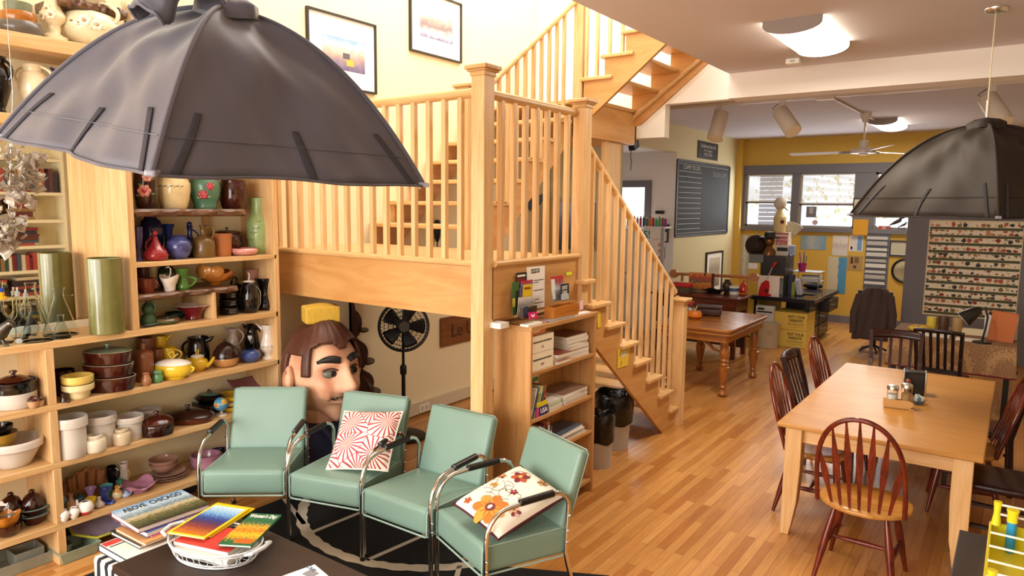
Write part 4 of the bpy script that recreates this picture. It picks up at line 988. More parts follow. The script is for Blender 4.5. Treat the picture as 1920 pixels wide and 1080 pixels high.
# --- second shelf
pot('black_urn', 'tall black two-handled urn at the frame edge of the second shelf', (-30, 19, 108, 212), S_SECOND, 'urn', BLK, X=-4.5, cat='urn', parts=[('handle', 1, .6, .95, .03, .008, None), ('handle', -1, .6, .95, .03, .008, None)])
pot('cream_urn', 'cream urn with looped handles on the second shelf', (38, 90, 124, 222), S_SECOND, 'urn', CRM, X=-4.52, cat='urn', parts=[('handle', 1, .62, .97, .04, .007, None), ('handle', -1, .62, .97, .04, .007, None)])
pot('blue_pitcher', 'cobalt blue pitcher half hidden behind the pendant lamp', (108, 166, 132, 228), S_SECOND, 'pitcher', BLU, X=-4.55, cat='pitcher', parts=[('lip', -1, .05, None), ('handle', 1, .35, .9, .05, .008, None)])
# --- upper live-edge shelf
pot('flower_jar', 'dark brown glazed jar with raised pink orchid on the live-edge shelf', (252, 294, 312, 391), ZL1, 'barrel', DBR, X=-4.5, cat='jar', deco=[(.35, .42, .042, 'rose', ['#c97d72', '#a8333c', '#4f6b3a']), (.65, .74, .032, 'rose', ['#d59a8c', '#c97d72'])])
pot('cream_jar', 'cream ribbed jar with a painted ivy band on the live-edge shelf', (296, 355, 325, 391), ZL1, [(.72, 0), (.78, .04), (.93, .3), (1, .52), (1, .72), (.9, .8), (.8, .95), (.84, 1)], glaze('#e5cf9c'), X=-4.54, cat='jar', deco=[(a, .62, .012, 'leaf', ['#22301f', '#3d4c5c', '#5d3a2c']) for a in (-.9, -.55, -.2, .15, .5, .85)])
pot('green_jardiniere', 'mottled green jardiniere with a red flower on the live-edge shelf', (356, 412, 328, 391), ZL1, 'jardiniere', glaze('#4f7a60', .25), X=-4.54, cat='pot', deco=[(.3, .42, .034, 'rose', ['#a62f3f', '#c9525c', '#7fa06a']), (.75, .66, .028, 'rose', ['#b5404c', '#c9525c'])])
pot('brown_crock', 'plain dark brown barrel crock at the end of the live-edge shelf', (412, 463, 338, 391), ZL1, 'barrel', BRN, X=-4.55, cat='crock')
# --- shelf with the red gourd jug
Z_ = S_490
pot('purple_goblet', 'purple-blue goblet against the pine divider', (251, 268, 425, 488), Z_, [(.8, 0), (.85, .03), (.4, .12), (.35, .3), (.8, .5), (1, .75), (1, 1)], glaze('#39366e'), X=-4.47, cat='goblet')
pot('blue_vase', 'large cobalt blue ginger vase behind the red gourd jug', (262, 305, 405, 480), Z_, [(.6, 0), (.7, .05), (1, .45), (1, .7), (.8, .88), (.5, .95), (.5, 1)], DBL, X=-4.64, cat='vase')
pot('gourd_jug', 'glossy red gourd-shaped jug with stopper and loop handle', (270, 314, 440, 489), Z_, 'gourd', glaze('#8f1f26', .08), X=-4.45, cat='jug', open_=False, parts=[('loop', [(-.55, .3), (-.85, .5), (-.75, .72), (-.35, .88), (-.18, .86)], .008, None), ('stopper', .016, glaze('#a32a30', .08))])
pot('trumpet_vase', 'blue trumpet vase behind the red and blue pots', (303, 328, 420, 474), Z_, 'trumpet', BLU, X=-4.65, cat='vase')
pot('mottled_vase', 'round blue-grey drip-glazed vase in front of the trumpet vase', (312, 359, 441, 486), Z_, 'round', mat('drip_glaze', '#474c84', rough=.15, coat=.4, var=.5, vscale=18), X=-4.48, cat='vase')
pot('blue_bottle', 'dark blue bottle with ball stopper and side handle', (341, 372, 424, 484), Z_, 'bottle', DBL, X=-4.58, cat='bottle', parts=[('stopper', .018, DBL), ('handle', 1, .42, .9, .03, .006, None)])
pot('brown_jug', 'olive brown whiskey jug with a ring handle', (361, 402, 422, 485), Z_, 'jug', glaze('#6b4f27', .3), X=-4.48, cat='jug', parts=[('loop', [(.3, .92), (.55, 1.0), (.9, .96), (1.0, .8), (.85, .64), (.7, .58)], .008, None)])
pot('terracotta_cup', 'plain terracotta beaker beside the brown jug', (400, 434, 437, 482), Z_, [(.86, 0), (.9, .03), (1, .95), (1, 1)], TER, X=-4.5, cat='beaker', fn=lambda r, z, a, j: (r*(1+.006*(j % 2)), z))
pot('bean_pot', 'brown lidded bean pot with wire bail behind the terracotta beaker', (398, 454, 436, 467), Z_, 'barrel', BRN, X=-4.64, cat='pot', parts=[('lid', .92, .022, BRN, .012, None), ('handle', 1, .55, .8, .012, .006, None)])
pot('pink_dish', 'low salmon pink bowl near the tall green pitcher', (432, 483, 464, 481), Z_, 'lowbowl', PNK, X=-4.47, cat='bowl')
pot('green_pitcher', 'tall pale green pitcher with black handle and vine sprig', (463, 508, 371, 478), Z_, 'tall', [CEL, BLK], X=-4.55, cat='pitcher', bands=[(0, 0), (.97, 1)], parts=[('loop', [(.72, .985), (1.05, .985), (1.12, .9), (1.1, .62), (1.0, .56)], .011, BLK)], deco=[(-.35, .25, .012, 'leaf', ['#24301c']), (-.1, .38, .014, 'leaf', ['#24301c']), (.12, .46, .014, 'leaf', ['#24301c']), (.3, .58, .01, 'leaf', ['#24301c'])])
# --- lower live-edge shelf
Z_ = zl2
pot('brown_teacup', 'large translucent brown teacup on the lower live-edge shelf', (258, 292, 520, 549), Z_, 'cup', glaze('#6e2f1c'), X=-4.46, cat='cup', parts=[('handle', 1, .3, .85, .02, .006, None)])
pot('cut_vase', 'plum brown diamond-patterned vase behind the teacup', (258, 279, 499, 540), Z_, 'cyl', mat('diamond_glaze', '#5a2a26', rough=.25, var=.35, vscale=60), X=-4.66, cat='vase')
pot('cream_vase', 'small cream vase behind the white basket', (278, 296, 497, 535), Z_, 'cyl', CRM, X=-4.67, cat='vase')
pot('olive_vase', 'dark olive green vase behind the white basket', (295, 330, 494, 540), Z_, 'round', DGR, X=-4.64, cat='vase')
pot('white_basket', 'small white ceramic basket with a curled handle', (301, 335, 516, 548), Z_, [(.5, 0), (.55, .04), (.62, .3), (.95, .8), (1, 1)], WHT, X=-4.44, cat='basket', fn=lambda r, z, a, j: (r, z+(.012*cos(2*a) if z > .02 else 0)), parts=[('loop', [(-.1, .8), (.15, 1.2), (.2, 1.5), (-.05, 1.65), (-.3, 1.55)], .004, None)])
pot('leaf_vase', 'green glass flower vase with a flared top', (331, 356, 502, 548), Z_, 'hour', mat('green_glass', '#5f8f3c', rough=.1, trans=.3, coat=.3), X=-4.46, cat='vase', parts=[('handle', 1, .15, .6, .05, .008, None)])
pot('orange_bowl', 'orange shell-shaped bowl on the lower live-edge shelf', (373, 436, 506, 541), Z_, [(.3, 0), (.34, .08), (.3, .14), (.7, .32), (.97, .7), (1, 1)], glaze('#b8702a', .25), X=-4.55, cat='bowl', fn=lambda r, z, a, j: (r*(1+.03*cos(11*a)), z+.008*cos(5*a)*(1 if z > .03 else 0)), deco=[(-.4, 1.12, .055, 'spot', ['#c98a45']), (.5, 1.1, .045, 'spot', ['#b9783a']), (0, 1.2, .03, 'spot', ['#d39a55'])])
pot('rose_pot', 'small dusky pink flower pot near the end panel', (458, 487, 503, 522), at(470, 525, X=-4.6).z, 'cup', glaze('#a87a6c', .4), X=-4.6, cat='pot')
blk = MB(); c = at(472, 540, X=-4.6); blk.cbox((c.x, c.y, (S_MID+at(470, 525, X=-4.6).z)/2), (.12, .14, at(470, 525, X=-4.6).z-S_MID-.002)); tag(blk.build('pine_riser', PINEZ, world=True), 'pine block riser beneath the small dusky pink pot', 'riser')
# --- middle shelf, right-hand bay
Z_ = S_MID
pot('twin_gourd_jug', 'matte green double-gourd jug with side handle', (264, 292, 562, 611), Z_, [(.7, 0), (.9, .08), (1, .24), (.8, .42), (.5, .48), (.75, .58), (.8, .7), (.55, .85), (.3, .9), (.32, 1)], mat('matte_green', '#3d5a3a', rough=.5, var=.1), X=-4.46, cat='jug', parts=[('handle', 1, .55, .97, .025, .006, None)])
pot('green_bowl', 'low olive green bowl with brown rim', (283, 335, 592, 612), Z_, 'lowbowl', [glaze('#4b5a33', .3), glaze('#6b5236', .3)], X=-4.47, cat='bowl', bands=[(0, 0), (.75, 1)])
pot('teal_dish', 'dark teal dish tucked behind the green bowl', (309, 346, 583, 603), Z_, 'lowbowl', glaze('#2a4a46', .2), X=-4.65, cat='dish')
b = MB(); c = at(281, 612, Z=Z_+.002); b.cbox((c.x, c.y, Z_+.012), (.055, .09, .002), rz=.2, ry=-.22); tag(b.build('price_card', plain('#aeb9cf', .4), world=True), 'small blue and white card lying in front of the green jug', 'card')
pot('fluted_bowl', 'deep red fluted bowl with a ruffled white rim', (329, 396, 567, 607), Z_, [(.4, 0), (.44, .05), (.42, .3), (.55, .6), (.82, .9), (1, 1)], [glaze('#6d1220', .1), glaze('#e0ccc4')], X=-4.5, cat='bowl', bands=[(0, 0), (.97, 1), (9, 1)], fn=lambda r, z, a, j: (r*(1+.05*cos(12*a)*(z > .03)), z))
for k in range(3): pot('ribbed_bowl', ['black ribbed bowl at the bottom of a stack of three', 'black ribbed bowl in the middle of a stack of three', 'black ribbed bowl on top of a stack of three'][k], (412-k, 447-k, 0, 593), Z_+.055*k, [(.72, 0), (.9, .1), (1, .3), (.93, .45), (1, .6), (.93, .75), (1, .9), (1, 1)], BLK, cat='bowl', group='stacked black ribbed bowls', pos=(spot(411, 448, 575, 592, Z_, X=-4.5)[0]+Vector((0, 0, .055*k)), spot(411, 448, 575, 592, Z_, X=-4.5)[1]*(1-.05*k), .052))
pot('black_ewer', 'tall black ewer with a long curved handle', (437, 470, 530, 590), Z_, 'pitcher', BLK, X=-4.62, cat='ewer', parts=[('loop', [(-.6, .95), (-.5, 1.2), (-.95, 1.3), (-1.15, 1.0), (-1.1, .5), (-.85, .25)], .008, None)])
pot('black_pitcher', 'black ovoid pitcher with white lid and wire bail', (450, 486, 528, 590), Z_, [(.7, 0), (.8, .04), (1, .35), (.97, .6), (.72, .9), (.6, 1)], BLK, X=-4.46, cat='pitcher', parts=[('lid', .58, .015, WHT, .006, None), ('loop', [(.5, .95), (.9, .8), (1.15, .68), (1.1, .3), (.7, .05)], .003, mat('bail_wire', '#b9b9b9', rough=.3, metal=1)), ('loop', [(.0, 1.1), (.05, 1.25), (-.1, 1.3)], .004, WHT)])
pot('black_vase', 'black hourglass vase against the end panel', (479, 515, 519, 588), Z_, 'hour', BLK, X=-4.5, cat='vase')
# --- third shelf down
Z_ = S_670
pot('lidded_crock', 'white crock with black shoulder and brown lid in the end bay', (-8, 64, 712, 775), Z_, [(.92, 0), (.97, .03), (1, .58), (1, .9), (1.03, .93), (1.03, 1)], [STN, BLK], X=-4.5, cat='crock', bands=[(0, 0), (.56, 1)], parts=[('lid', .72, .03, BRN, .02, None)], rt=.5)
for k, (x0, x1, yy, lab) in enumerate(((53, 72, 767, 'tan acorn shaker at the shelf edge by the white crock'), (68, 82, 763, 'tan acorn shaker behind its twin by the divider'))):
    pot('acorn_shaker', lab, (x0, x1, 742, yy), Z_, [(.6, 0), (.9, .15), (1, .5), (1, .62), (1.05, .64), (.8, .85), (.3, 1)], [glaze('#b98d66', .35), BRN], cat='shaker', bands=[(0, 0), (.62, 1)], open_=False, group='acorn shakers')
pot('brown_canister', 'glossy dark brown canister behind the cream bowls', (100, 139, 688, 757), Z_, [(.8, 0), (.86, .05), (.84, .6), (.86, .7), (1, .76), (1, 1)], DBR, X=-4.55, cat='canister')
pot('brown_boot', 'small dark glazed boot figurine by the shelf edge', (112, 128, 735, 759), Z_, [(.7, 0), (.9, .1), (.7, .45), (.7, 1)], DBR, cat='figurine', parts=[('spout', 1, .1, .06, .012, .007, DBR)])
cb_ = spot(119, 174, 716, 750, Z_)
pot('cream_bowl', 'pale cream beaded bowl beneath the yellow bowl', (123, 172, 716, 750), Z_, [(.62, 0), (.66, .03), (.8, .5), (.97, .6), (1, .66), (1, .98), (.97, 1)], glaze('#e2cf9c'), cat='bowl', group='stacked kitchen bowls', pos=(cb_[0], cb_[1], .085))
pot('yellow_bowl', 'yellow basket-pattern bowl on top of the cream bowl', (119, 174, 700, 725), Z_, [(.62, 0), (.66, .03), (.8, .4), (.97, .5), (1, .56), (1, .98), (.97, 1)], glaze('#d9bb62'), cat='bowl', group='stacked kitchen bowls', pos=(cb_[0]+Vector((0, 0, .055)), cb_[1]*.99, .08))
b0 = spot(156, 253, 690, 735, Z_)
for k, (rf, hh, lab) in enumerate(((1.0, .085, 'largest brown casserole dish at the bottom of the stack'), (.93, .08, 'middle brown casserole dish of the stack'), (.9, .075, 'top brown casserole dish with a green glass lid'))):
    pot('casserole_dish', lab, (153, 253, 0, 736), Z_, 'casserole', [BRN, glaze('#8f8a76', .3)], cat='dish', group='stacked brown casseroles', bands=[(0, 0), (9, 1)], pos=(b0[0]+Vector((0, 0, .083*k)), b0[1]*rf, hh), sy=.72, parts=[('lid', .95, .022, glaze('#59604e', .2), .016, glaze('#7d9a8c'))] if k == 2 else ())
pot('brown_flagon', 'tall square-shouldered tan flagon beside the casseroles', (254, 287, 641, 724), Z_, [(.9, 0), (.95, .02), (1, .5), (1, .74), (.8, .8), (.3, .84), (.28, 1)], glaze('#8a5236', .35), X=-4.5, cat='flagon')
pot('brown_vase', 'tall brown vase behind the tan flagon', (258, 292, 628, 700), Z_, 'cyl', glaze('#7d4a33', .35), X=-4.68, cat='vase')
pot('brown_mug', 'plain brown mug under the small yellow vase', (285, 306, 651, 700), Z_, 'cyl', glaze('#8a5640', .35), X=-4.6, cat='mug')
pot('yellow_tumbler', 'embossed yellow tumbler standing behind the yellow mug', (287, 313, 626, 690), Z_, 'cyl', YEL, X=-4.69, cat='tumbler', parts=[('lip', 1, .04, None)])
pot('yellow_mug', 'yellow mug with a large loop handle behind the oval dish', (305, 329, 648, 695), Z_, 'cyl', YEL, X=-4.6, cat='mug', parts=[('handle', 1, .45, .92, .045, .006, None)])
pot('tan_bud_vase', 'tiny tan bud vase at the shelf edge', (265, 283, 698, 724), Z_, [(.7, 0), (.95, .2), (1, .45), (.7, .75), (.6, .9), (.7, 1)], glaze('#a8714c', .3), cat='vase')
pot('owl_figurine', 'small green owl figurine at the shelf edge', (286, 305, 694, 718), Z_, [(.7, 0), (.95, .1), (1, .45), (.8, .7), (.85, .85), (.6, 1)], glaze('#5a8f5f', .25), cat='figurine', open_=False, deco=[(-.4, .8, .006, 'spot', ['#2c3a24']), (.4, .8, .006, 'spot', ['#2c3a24'])])
pot('oval_tureen', 'yellow embossed oval dish with a white bow-topped lid', (290, 360, 682, 714), Z_, [(.62, 0), (.66, .06), (.6, .12), (.9, .3), (1, .6), (.95, 1)], YEL, cat='dish', sy=.7, parts=[('lid', .93, .035, WHT, 0, None), ('loop', [(-.05, 1.4), (-.25, 1.75), (.05, 1.9), (.1, 1.55), (.3, 1.75), (.0, 1.45)], .004, glaze('#e6cf5c')), ('handle', 1, .45, .8, .02, .007, None)])
pot('yellow_teapot', 'yellow embossed teapot with white lid', (352, 390, 668, 702), Z_, 'teapot', YEL, X=-4.5, cat='teapot', parts=[('lid', .62, .018, WHT, 0, None), ('spout', 1, .35, .98, .05, .011, None), ('handle', -1, .35, .85, .035, .006, None), ('loop', [(-.1, 1.2), (-.12, 1.5), (.1, 1.5), (.08, 1.2)], .004, YEL)])
pot('black_stein', 'broad black ribbed pitcher behind the yellow teapot', (352, 392, 628, 690), Z_, [(.85, 0), (.9, .03), (.97, .25), (1, .5), (.92, .72), (.86, .86), (.95, 1)], BLK, X=-4.62, cat='pitcher', fn=lambda r, z, a, j: (r*(1+.012*(j % 2)), z), parts=[('lip', 1, .04, None), ('handle', -1, .25, .88, .045, .009, None)])
pot('two_tone_teapot', 'brown over tan ribbed coffee pot with a ring handle', (399, 446, 640, 694), Z_, [(.62, 0), (.8, .05), (.97, .2), (1, .36), (.98, .38), (.86, .62), (.6, .85), (.3, .97), (.12, 1)], [glaze('#bb8a52', .3), glaze('#2d1712', .2)], X=-4.48, cat='teapot', open_=False, bands=[(0, 0), (.37, 1)], parts=[('stopper', .011, glaze('#2d1712', .2)), ('loop', [(.75, .8), (1.15, .78), (1.2, .6), (1.0, .38)], .008, glaze('#2d1712', .2))])
pot('grey_pitcher', 'fluted grey pitcher with a twisted handle behind the coffee pot', (427, 449, 613, 685), Z_, 'pitcher', GRY, X=-4.65, cat='pitcher', fn=flute(14, .03), parts=[('lip', -1, .035, None), ('handle', 1, .5, .97, .04, .006, None)])
pot('black_coffee_pot', 'tall black pitcher with a paper tag behind the blue vase', (458, 486, 606, 680), Z_, 'pitcher', BLK, X=-4.62, cat='pitcher', parts=[('handle', 1, .3, .92, .04, .009, None), ('lip', -1, .02, None), ('sticker', .1, .62, .03, .035)])
pot('blue_egg_vase', 'squat blue egg-shaped vase before the black pitcher', (449, 489, 653, 680), Z_, 'squat', glaze('#3a4f8c', .2), X=-4.47, cat='vase')
pot('white_pitcher', 'ornate white footed pitcher with a vine handle', (488, 516, 606, 677), Z_, [(.85, 0), (.88, .05), (.5, .1), (.5, .14), (.95, .28), (1, .42), (.75, .58), (.6, .72), (.62, .86), (.78, 1)], WHT, X=-4.46, cat='pitcher', parts=[('lip', -1, .04, None), ('handle', 1, .42, .95, .045, .008, None)], deco=[(a, .38, .012, 'rose', ['#e4d6c6', '#8f7a66']) for a in (-.7, -.2, .3, .8)])
# --- crock shelf
Z_ = S_B
gc = 'grey stoneware crocks'
for k, (bx, X_, lab) in enumerate((((103, 162, 771, 859), None, 'largest grey stoneware crock beside the divider'), ((160, 217, 768, 838), None, 'second largest grey stoneware crock'), ((216, 268, 771, 826), None, 'mid-sized grey stoneware crock behind the beige jar'), ((254, 302, 759, 808), -4.66, 'smallest grey crock behind the brown bean pot'))):
    pot('stoneware_crock', lab, bx, Z_, [(.84, 0), (.88, .02), (.88, .74), (.86, .745), (.88, .755), (1, .77), (1, .95), (.97, 1)], STN, X=X_, cat='crock', group=gc)
pot('ink_jar', 'short cream stoneware jar in front of the two big crocks', (157, 197, 810, 852), Z_, 'jar', STNW, cat='jar', group='cream stoneware jars')
pot('ink_jar', 'slim beige stoneware jar in front of the mid-sized crock', (213, 244, 800, 837), Z_, 'jar', glaze('#cbb696', .3), cat='jar', group='cream stoneware jars')
pot('brown_bean_pot', 'round dark brown lidded bean pot', (265, 325, 791, 823), Z_, [(.85, 0), (.93, .05), (1, .4), (1, .85), (.97, 1)], DBR, cat='pot', parts=[('lid', .96, .05, BRN, .018, None)])
pot('oval_roaster', 'wide brown oval roaster with a ridged lid', (306, 400, 778, 805), Z_, 'casserole', glaze('#5b2412', .2), X=-4.52, cat='roaster', sy=.7, parts=[('lid', 1.02, .05, glaze('#2c1410', .25), .018, None)])
pot('black_tureen', 'shiny black oval tureen with a green lid', (365, 422, 738, 764), Z_+.07, 'squat', BLK, X=-4.62, cat='tureen', sy=.75, parts=[('lid', .7, .012, glaze('#5d7a6a', .25), 0, None), ('loop', [(-.12, 1.25), (-.05, 1.6), (.1, 1.35), (.15, 1.1)], .006, BLK)])
b = MB(); c = at(394, 770, X=-4.62); b.box(c.x-.08, c.x+.08, c.y-.09, c.y+.09, Z_, Z_+.069); tag(b.build('tin_box', BLK, world=True), 'dark tin box holding up the black oval tureen', 'box')
gp = spot(402, 428, 757, 783, Z_, X=-4.46)
gl = thing('desk_globe', 'miniature blue and yellow globe on a white stand', 'globe', gp[0], YAW)
gr = gp[1]*1.0
def globe_m():
    m = bpy.data.materials.new('globe_print'); m.use_nodes = True; nt = m.node_tree; L = nt.links.new; b = nt.nodes['Principled BSDF']; b.inputs['Roughness'].default_value = .35
    tc = nt.nodes.new('ShaderNodeTexCoord'); n = nt.nodes.new('ShaderNodeTexNoise'); n.inputs['Scale'].default_value = 24; n.inputs['Detail'].default_value = 3; L(tc.outputs['Object'], n.inputs[0])
    r = nt.nodes.new('ShaderNodeValToRGB'); r.color_ramp.interpolation = 'CONSTANT'; cr = r.color_ramp; cr.elements[0].color = srgb('#4f93bf'); cr.elements[1].position = .54; cr.elements[1].color = srgb('#e2b93a'); e = cr.elements.new(.6); e.color = srgb('#c9805c')
    L(n.outputs['Fac'], r.inputs[0]); L(r.outputs[0], b.inputs['Base Color']); return m
MB().lathe([(gr*.8, 0), (gr*.75, .008), (gr*.2, .014), (gr*.15, .03), (gr*.3, .034), (0, .034)], 20).build('stand', WHT, gl); MB().ball((0, 0, .03+gr), gr, 24, 16).build('sphere', globe_m(), gl)
# yellow striped dishes and the mauve square plate
p0 = at(434, 772, X=-4.55)
for k, lab in enumerate(('yellow dish at the bottom of the stack beside the globe', 'white-rimmed yellow dish in the stack beside the globe', 'yellow dish topping the stack beside the globe')):
    o = MB().lathe([(.05, 0), (.1, .004), (.11, .034), (.104, .034), (.09, .008), (0, .008)], 28).build('yellow_dish', [YEL, CRM, YEL][k], keep=True); o.location = (p0.x, p0.y, Z_+.001+.036*k); tag(o, lab, 'dish', 'yellow dishes by the globe')
sq = MB(); c0 = at(474, 718, X=-4.58)
def sqp(u, v): x, y = (2*u-1), (2*v-1); return (x*.12, y*.16, .045*(abs(x)**3+abs(y)**3)/2+.01)
sq.grid(sqp, 14, 14); o = sq.build('square_plate', glaze('#8f5d66', .3), keep=True); md = o.modifiers.new('t', 'SOLIDIFY'); md.thickness = .006; o.location = (c0.x, c0.y, at(474, 726, X=-4.58).z-.02); o.rotation_euler = (0, .4, .1); tag(o, 'mauve square upturned plate propped on its stack below the white pitcher', 'plate')
b = MB(); b.box(c0.x-.07, c0.x+.07, c0.y-.07, c0.y+.07, Z_, at(474, 726, X=-4.58).z-.035); tag(b.build('plate_stack', glaze('#8c8a86', .3), world=True), 'square stack of grey plates beneath the mauve square plate', 'plates')
# end bay: nested mixing bowls
mb0 = spot(-24, 76, 830, 893, Z_, X=-4.52)
pot('mixing_bowl', 'big grey-white mixing bowl in the end bay', (-24, 76, 0, 0), Z_, 'widebowl', STN, cat='bowl', group='nested mixing bowls', pos=(mb0[0], mb0[1], .15))
pot('mixing_bowl', 'mustard yellow bowl nested in the big grey bowl', (0, 0, 0, 0), Z_, 'bowl', glaze('#b08a34', .25), cat='bowl', group='nested mixing bowls', pos=(mb0[0]+Vector((-.01, -.06, .1)), mb0[1]*.6, .1))
pot('mixing_bowl', 'black bowl nested on top of the mustard bowl', (0, 0, 0, 0), Z_, 'bowl', BLK, cat='bowl', group='nested mixing bowls', pos=(mb0[0]+Vector((-.0, -.06, .17)), mb0[1]*.45, .075))
# --- bottom shelf of miniatures
Z_ = S_C; gm = 'miniature pottery on the bottom shelf'
def mini(name, lab, box, prof, m, X=None, **k): return pot(name, lab, box, Z_, prof, m, X=X, group=gm, **k)
mini('blue_bud_vase', 'tiny light blue bottle vase hanging at the divider', (104, 126, 893, 960), 'bottle', LBL, -4.6, hs=.62)
mini('black_mug', 'black footed mug with a curled handle', (200, 218, 870, 907), [(.8, 0), (.8, .04), (.4, .12), (.5, .2), (.9, .5), (1, .8), (1, 1)], BLK, -4.62, cat='mug', parts=[('handle', 1, .45, .93, .025, .005, None)])
mini('gold_rim_vase', 'white cylinder vase with gold trim and tiny handles', (221, 242, 863, 903), [(1, 0), (1, .06), (.8, .14), (.75, .8), (.95, 1)], [WHT, glaze('#c9a040')], -4.64, cat='vase', bands=[(0, 0), (.03, 1), (.1, 0)], parts=[('handle', 1, .3, .7, .012, .003, glaze('#c9a040')), ('handle', -1, .3, .7, .012, .003, glaze('#c9a040'))])
mini('turquoise_bowl', 'small turquoise bowl behind the cobalt vase', (187, 211, 905, 932), 'cup', TQ, -4.55)
mini('green_cup', 'little green cup before the gold-trimmed vase', (219, 231, 896, 914), 'cup', glaze('#3f7f66'), -4.56)
mini('purple_cup', 'flared violet cup standing in the yellow cup', (159, 180, 910, 936), 'flare', PUR, -4.52)
mini('teapot_miniature', 'dark teal miniature teapot', (139, 160, 929, 945), 'squat', TEAL, -4.52, cat='teapot', parts=[('lid', .45, .012, TEAL, .005, None), ('spout', -1, .5, .9, .012, .004, None), ('handle', 1, .3, .8, .012, .003, None)])
mini('peach_bottle', 'slender peach bottle beside the teal teapot', (122, 145, 924, 957), 'bottle', ROS, -4.52)
mini('yellow_cup', 'yellow handled cup in the middle of the miniatures', (161, 180, 929, 949), 'cyl', YEL, -4.46, cat='cup', parts=[('handle', -1, .3, .8, .012, .003, None)])
mini('cobalt_vase', 'cobalt blue scalloped vase among the miniatures', (187, 208, 911, 946), 'trumpet', BLU, -4.47, fn=lambda r, z, a, j: (r*(1+.04*cos(6*a)), z))
mini('blue_bird_dish', 'low cobalt blue bird-shaped dish', (196, 216, 937, 953), 'squat', glaze('#2f3f94'), -4.43, cat='dish', parts=[('lip', 1, .012, None)])
mini('striped_jug', 'cream and amber banded jug among the miniatures', (211, 229, 909, 944), [(.6, 0), (.8, .05), (1, .3), (.9, .55), (.5, .75), (.4, .85), (.5, 1)], [glaze('#d8c49c'), glaze('#c08a3f')], -4.47, cat='jug', bands=[(0, 0), (.25, 1), (.3, 0), (.55, 1)], parts=[('lip', 1, .01, None)])
mini('pale_ewer', 'pale blue ewer with a thin handle', (228, 245, 917, 945), [(.7, 0), (.9, .08), (1, .3), (.85, .55), (.45, .75), (.5, .95), (.6, 1)], glaze('#a9b6d6'), -4.46, cat='ewer', parts=[('lip', -1, .014, None), ('handle', 1, .4, .93, .014, .003, None)])
mini('grey_bud_vase', 'light grey bottle vase at the shelf edge', (177, 196, 930, 962), 'bottle', GRY, -4.42)
mini('mustard_bottle', 'thin mustard yellow bottle behind the painted vases', (123, 134, 941, 970), 'bottle', glaze('#b59a34'), -4.46)
mini('navy_cup', 'navy and white cup next to the divider', (107, 118, 944, 965), 'cyl', [glaze('#1d2348'), WHT], -4.46, bands=[(0, 0), (.85, 1)])
for k, (x0, x1, yt, yb, lab) in enumerate(((110, 129, 958, 981, 'white rose-painted vase closest to the divider'), (129, 148, 953, 977, 'white rose-painted vase beside the red and white jug'))):
    pot('painted_vase', lab, (x0, x1, yt, yb), Z_, 'round', glaze('#efe8e0'), hs=1.3, group='rose-painted miniature vases', cat='vase', deco=[(0, .5, .006, 'rose', ['#b8333f', '#d9777c', '#3d5a3a'])])
mini('ball_jug', 'red and white ball-shaped jug on its side', (147, 175, 943, 969), 'squat', [glaze('#c33026'), glaze('#efe6da')], hs=1.4, cat='jug', bands=[(0, 0), (.3, 1)], parts=[('spout', -1, .5, 1.1, .006, .009, glaze('#efe6da'))])
mini('pink_fluted_dish', 'mauve pink four-cornered footed dish', (230, 292, 899, 938), [(.5, 0), (.55, .1), (.42, .25), (.5, .4), (.85, .7), (1, 1)], MAU, -4.48, cat='dish', fn=lambda r, z, a, j: (r*(1+.1*cos(4*a)*(z > .03)), z+(.018*cos(4*a) if z > .04 else 0)), hs=1.5)
p1 = spot(282, 352, 880, 916, Z_, X=-4.55)
for k, (rf, hh, z0, lab) in enumerate(((1, .02, 0, 'largest pink glass plate at the bottom of its stack'), (.97, .02, .012, 'second pink glass plate of the stack'), (.86, .02, .026, 'small pink glass plate of the stack'))):
    o = body(PR['plate'], p1[1]*rf, hh).build('glass_plate', mat('pink_glass', '#b88a78', rough=.15, trans=.25, coat=.3), keep=True); o.location = p1[0]+Vector((0, 0, z0)); tag(o, lab, 'plate', 'pink glass plates')
for k, (rf, z0, lab) in enumerate(((.72, .044, 'pink glass bowl standing on the pink plates'), (.74, .072, 'pink glass bowl stacked on the other pink bowl'))):
    o = body(PR['bowl'], p1[1]*rf, .06).build('glass_bowl', mat('pink_glass', ''), keep=True); o.location = p1[0]+Vector((-.02, -.02, z0)); tag(o, lab, 'bowl', 'pink glass bowls')
mini('mauve_crock', 'mauve pink crock with a double rim behind the lounge chair', (357, 415, 842, 894), [(.85, 0), (.93, .04), (.95, .7), (.97, .74), (1, .8), (1, .92), (.9, .96), (.9, 1)], MAU, -4.56, cat='crock')
mini('navy_platter', 'navy blue dish behind the mauve crock', (392, 430, 838, 884), 'bowl', glaze('#141a45'), -4.64, cat='dish')
# carved wooden tray standing behind the miniatures
wt = thing('wooden_tray', 'scalloped wooden lettered tray leaning behind the miniatures', 'tray', (SB+.1, at(155, 930, X=SB+.1).y, Z_), 0)
ya, yb_ = at(114, 930, X=SB+.1).y, at(202, 900, X=SB+.1).y; wy = (yb_-ya)/2; ym = (ya+yb_)/2
out = [(-wy*.8, 0), (wy*.8, 0), (wy, .05)]
for k in range(5):
    for q in range(5):
        a = k/5+q/25; y = wy*(1-2*a); out.append((y, .05+.13*sin(pi*(.12+.76*a))+.022*abs(sin(pi*q/5))))
out.append((-wy, .05))
WAL = wood('tray_walnut', '#8a5a38', '#b98458', 'Z', ring=3)
MB().prism(out, (.018, 0, 0), (SB+.1, ym, Z_), (0, 1, 0), (.12, 0, .99)).build('board', WAL, wt, world=True, bevel=.003)
for k in range(5): MB().bar((SB+.13, ym-wy*.75+wy*.375*k, Z_+.07), (SB+.14, ym-wy*.85+wy*.42*k, Z_+.17), .012, .006).build('carved_rib', wood('tray_dark', '#5d3a24', '#8a5a38', 'Z'), wt, world=True)
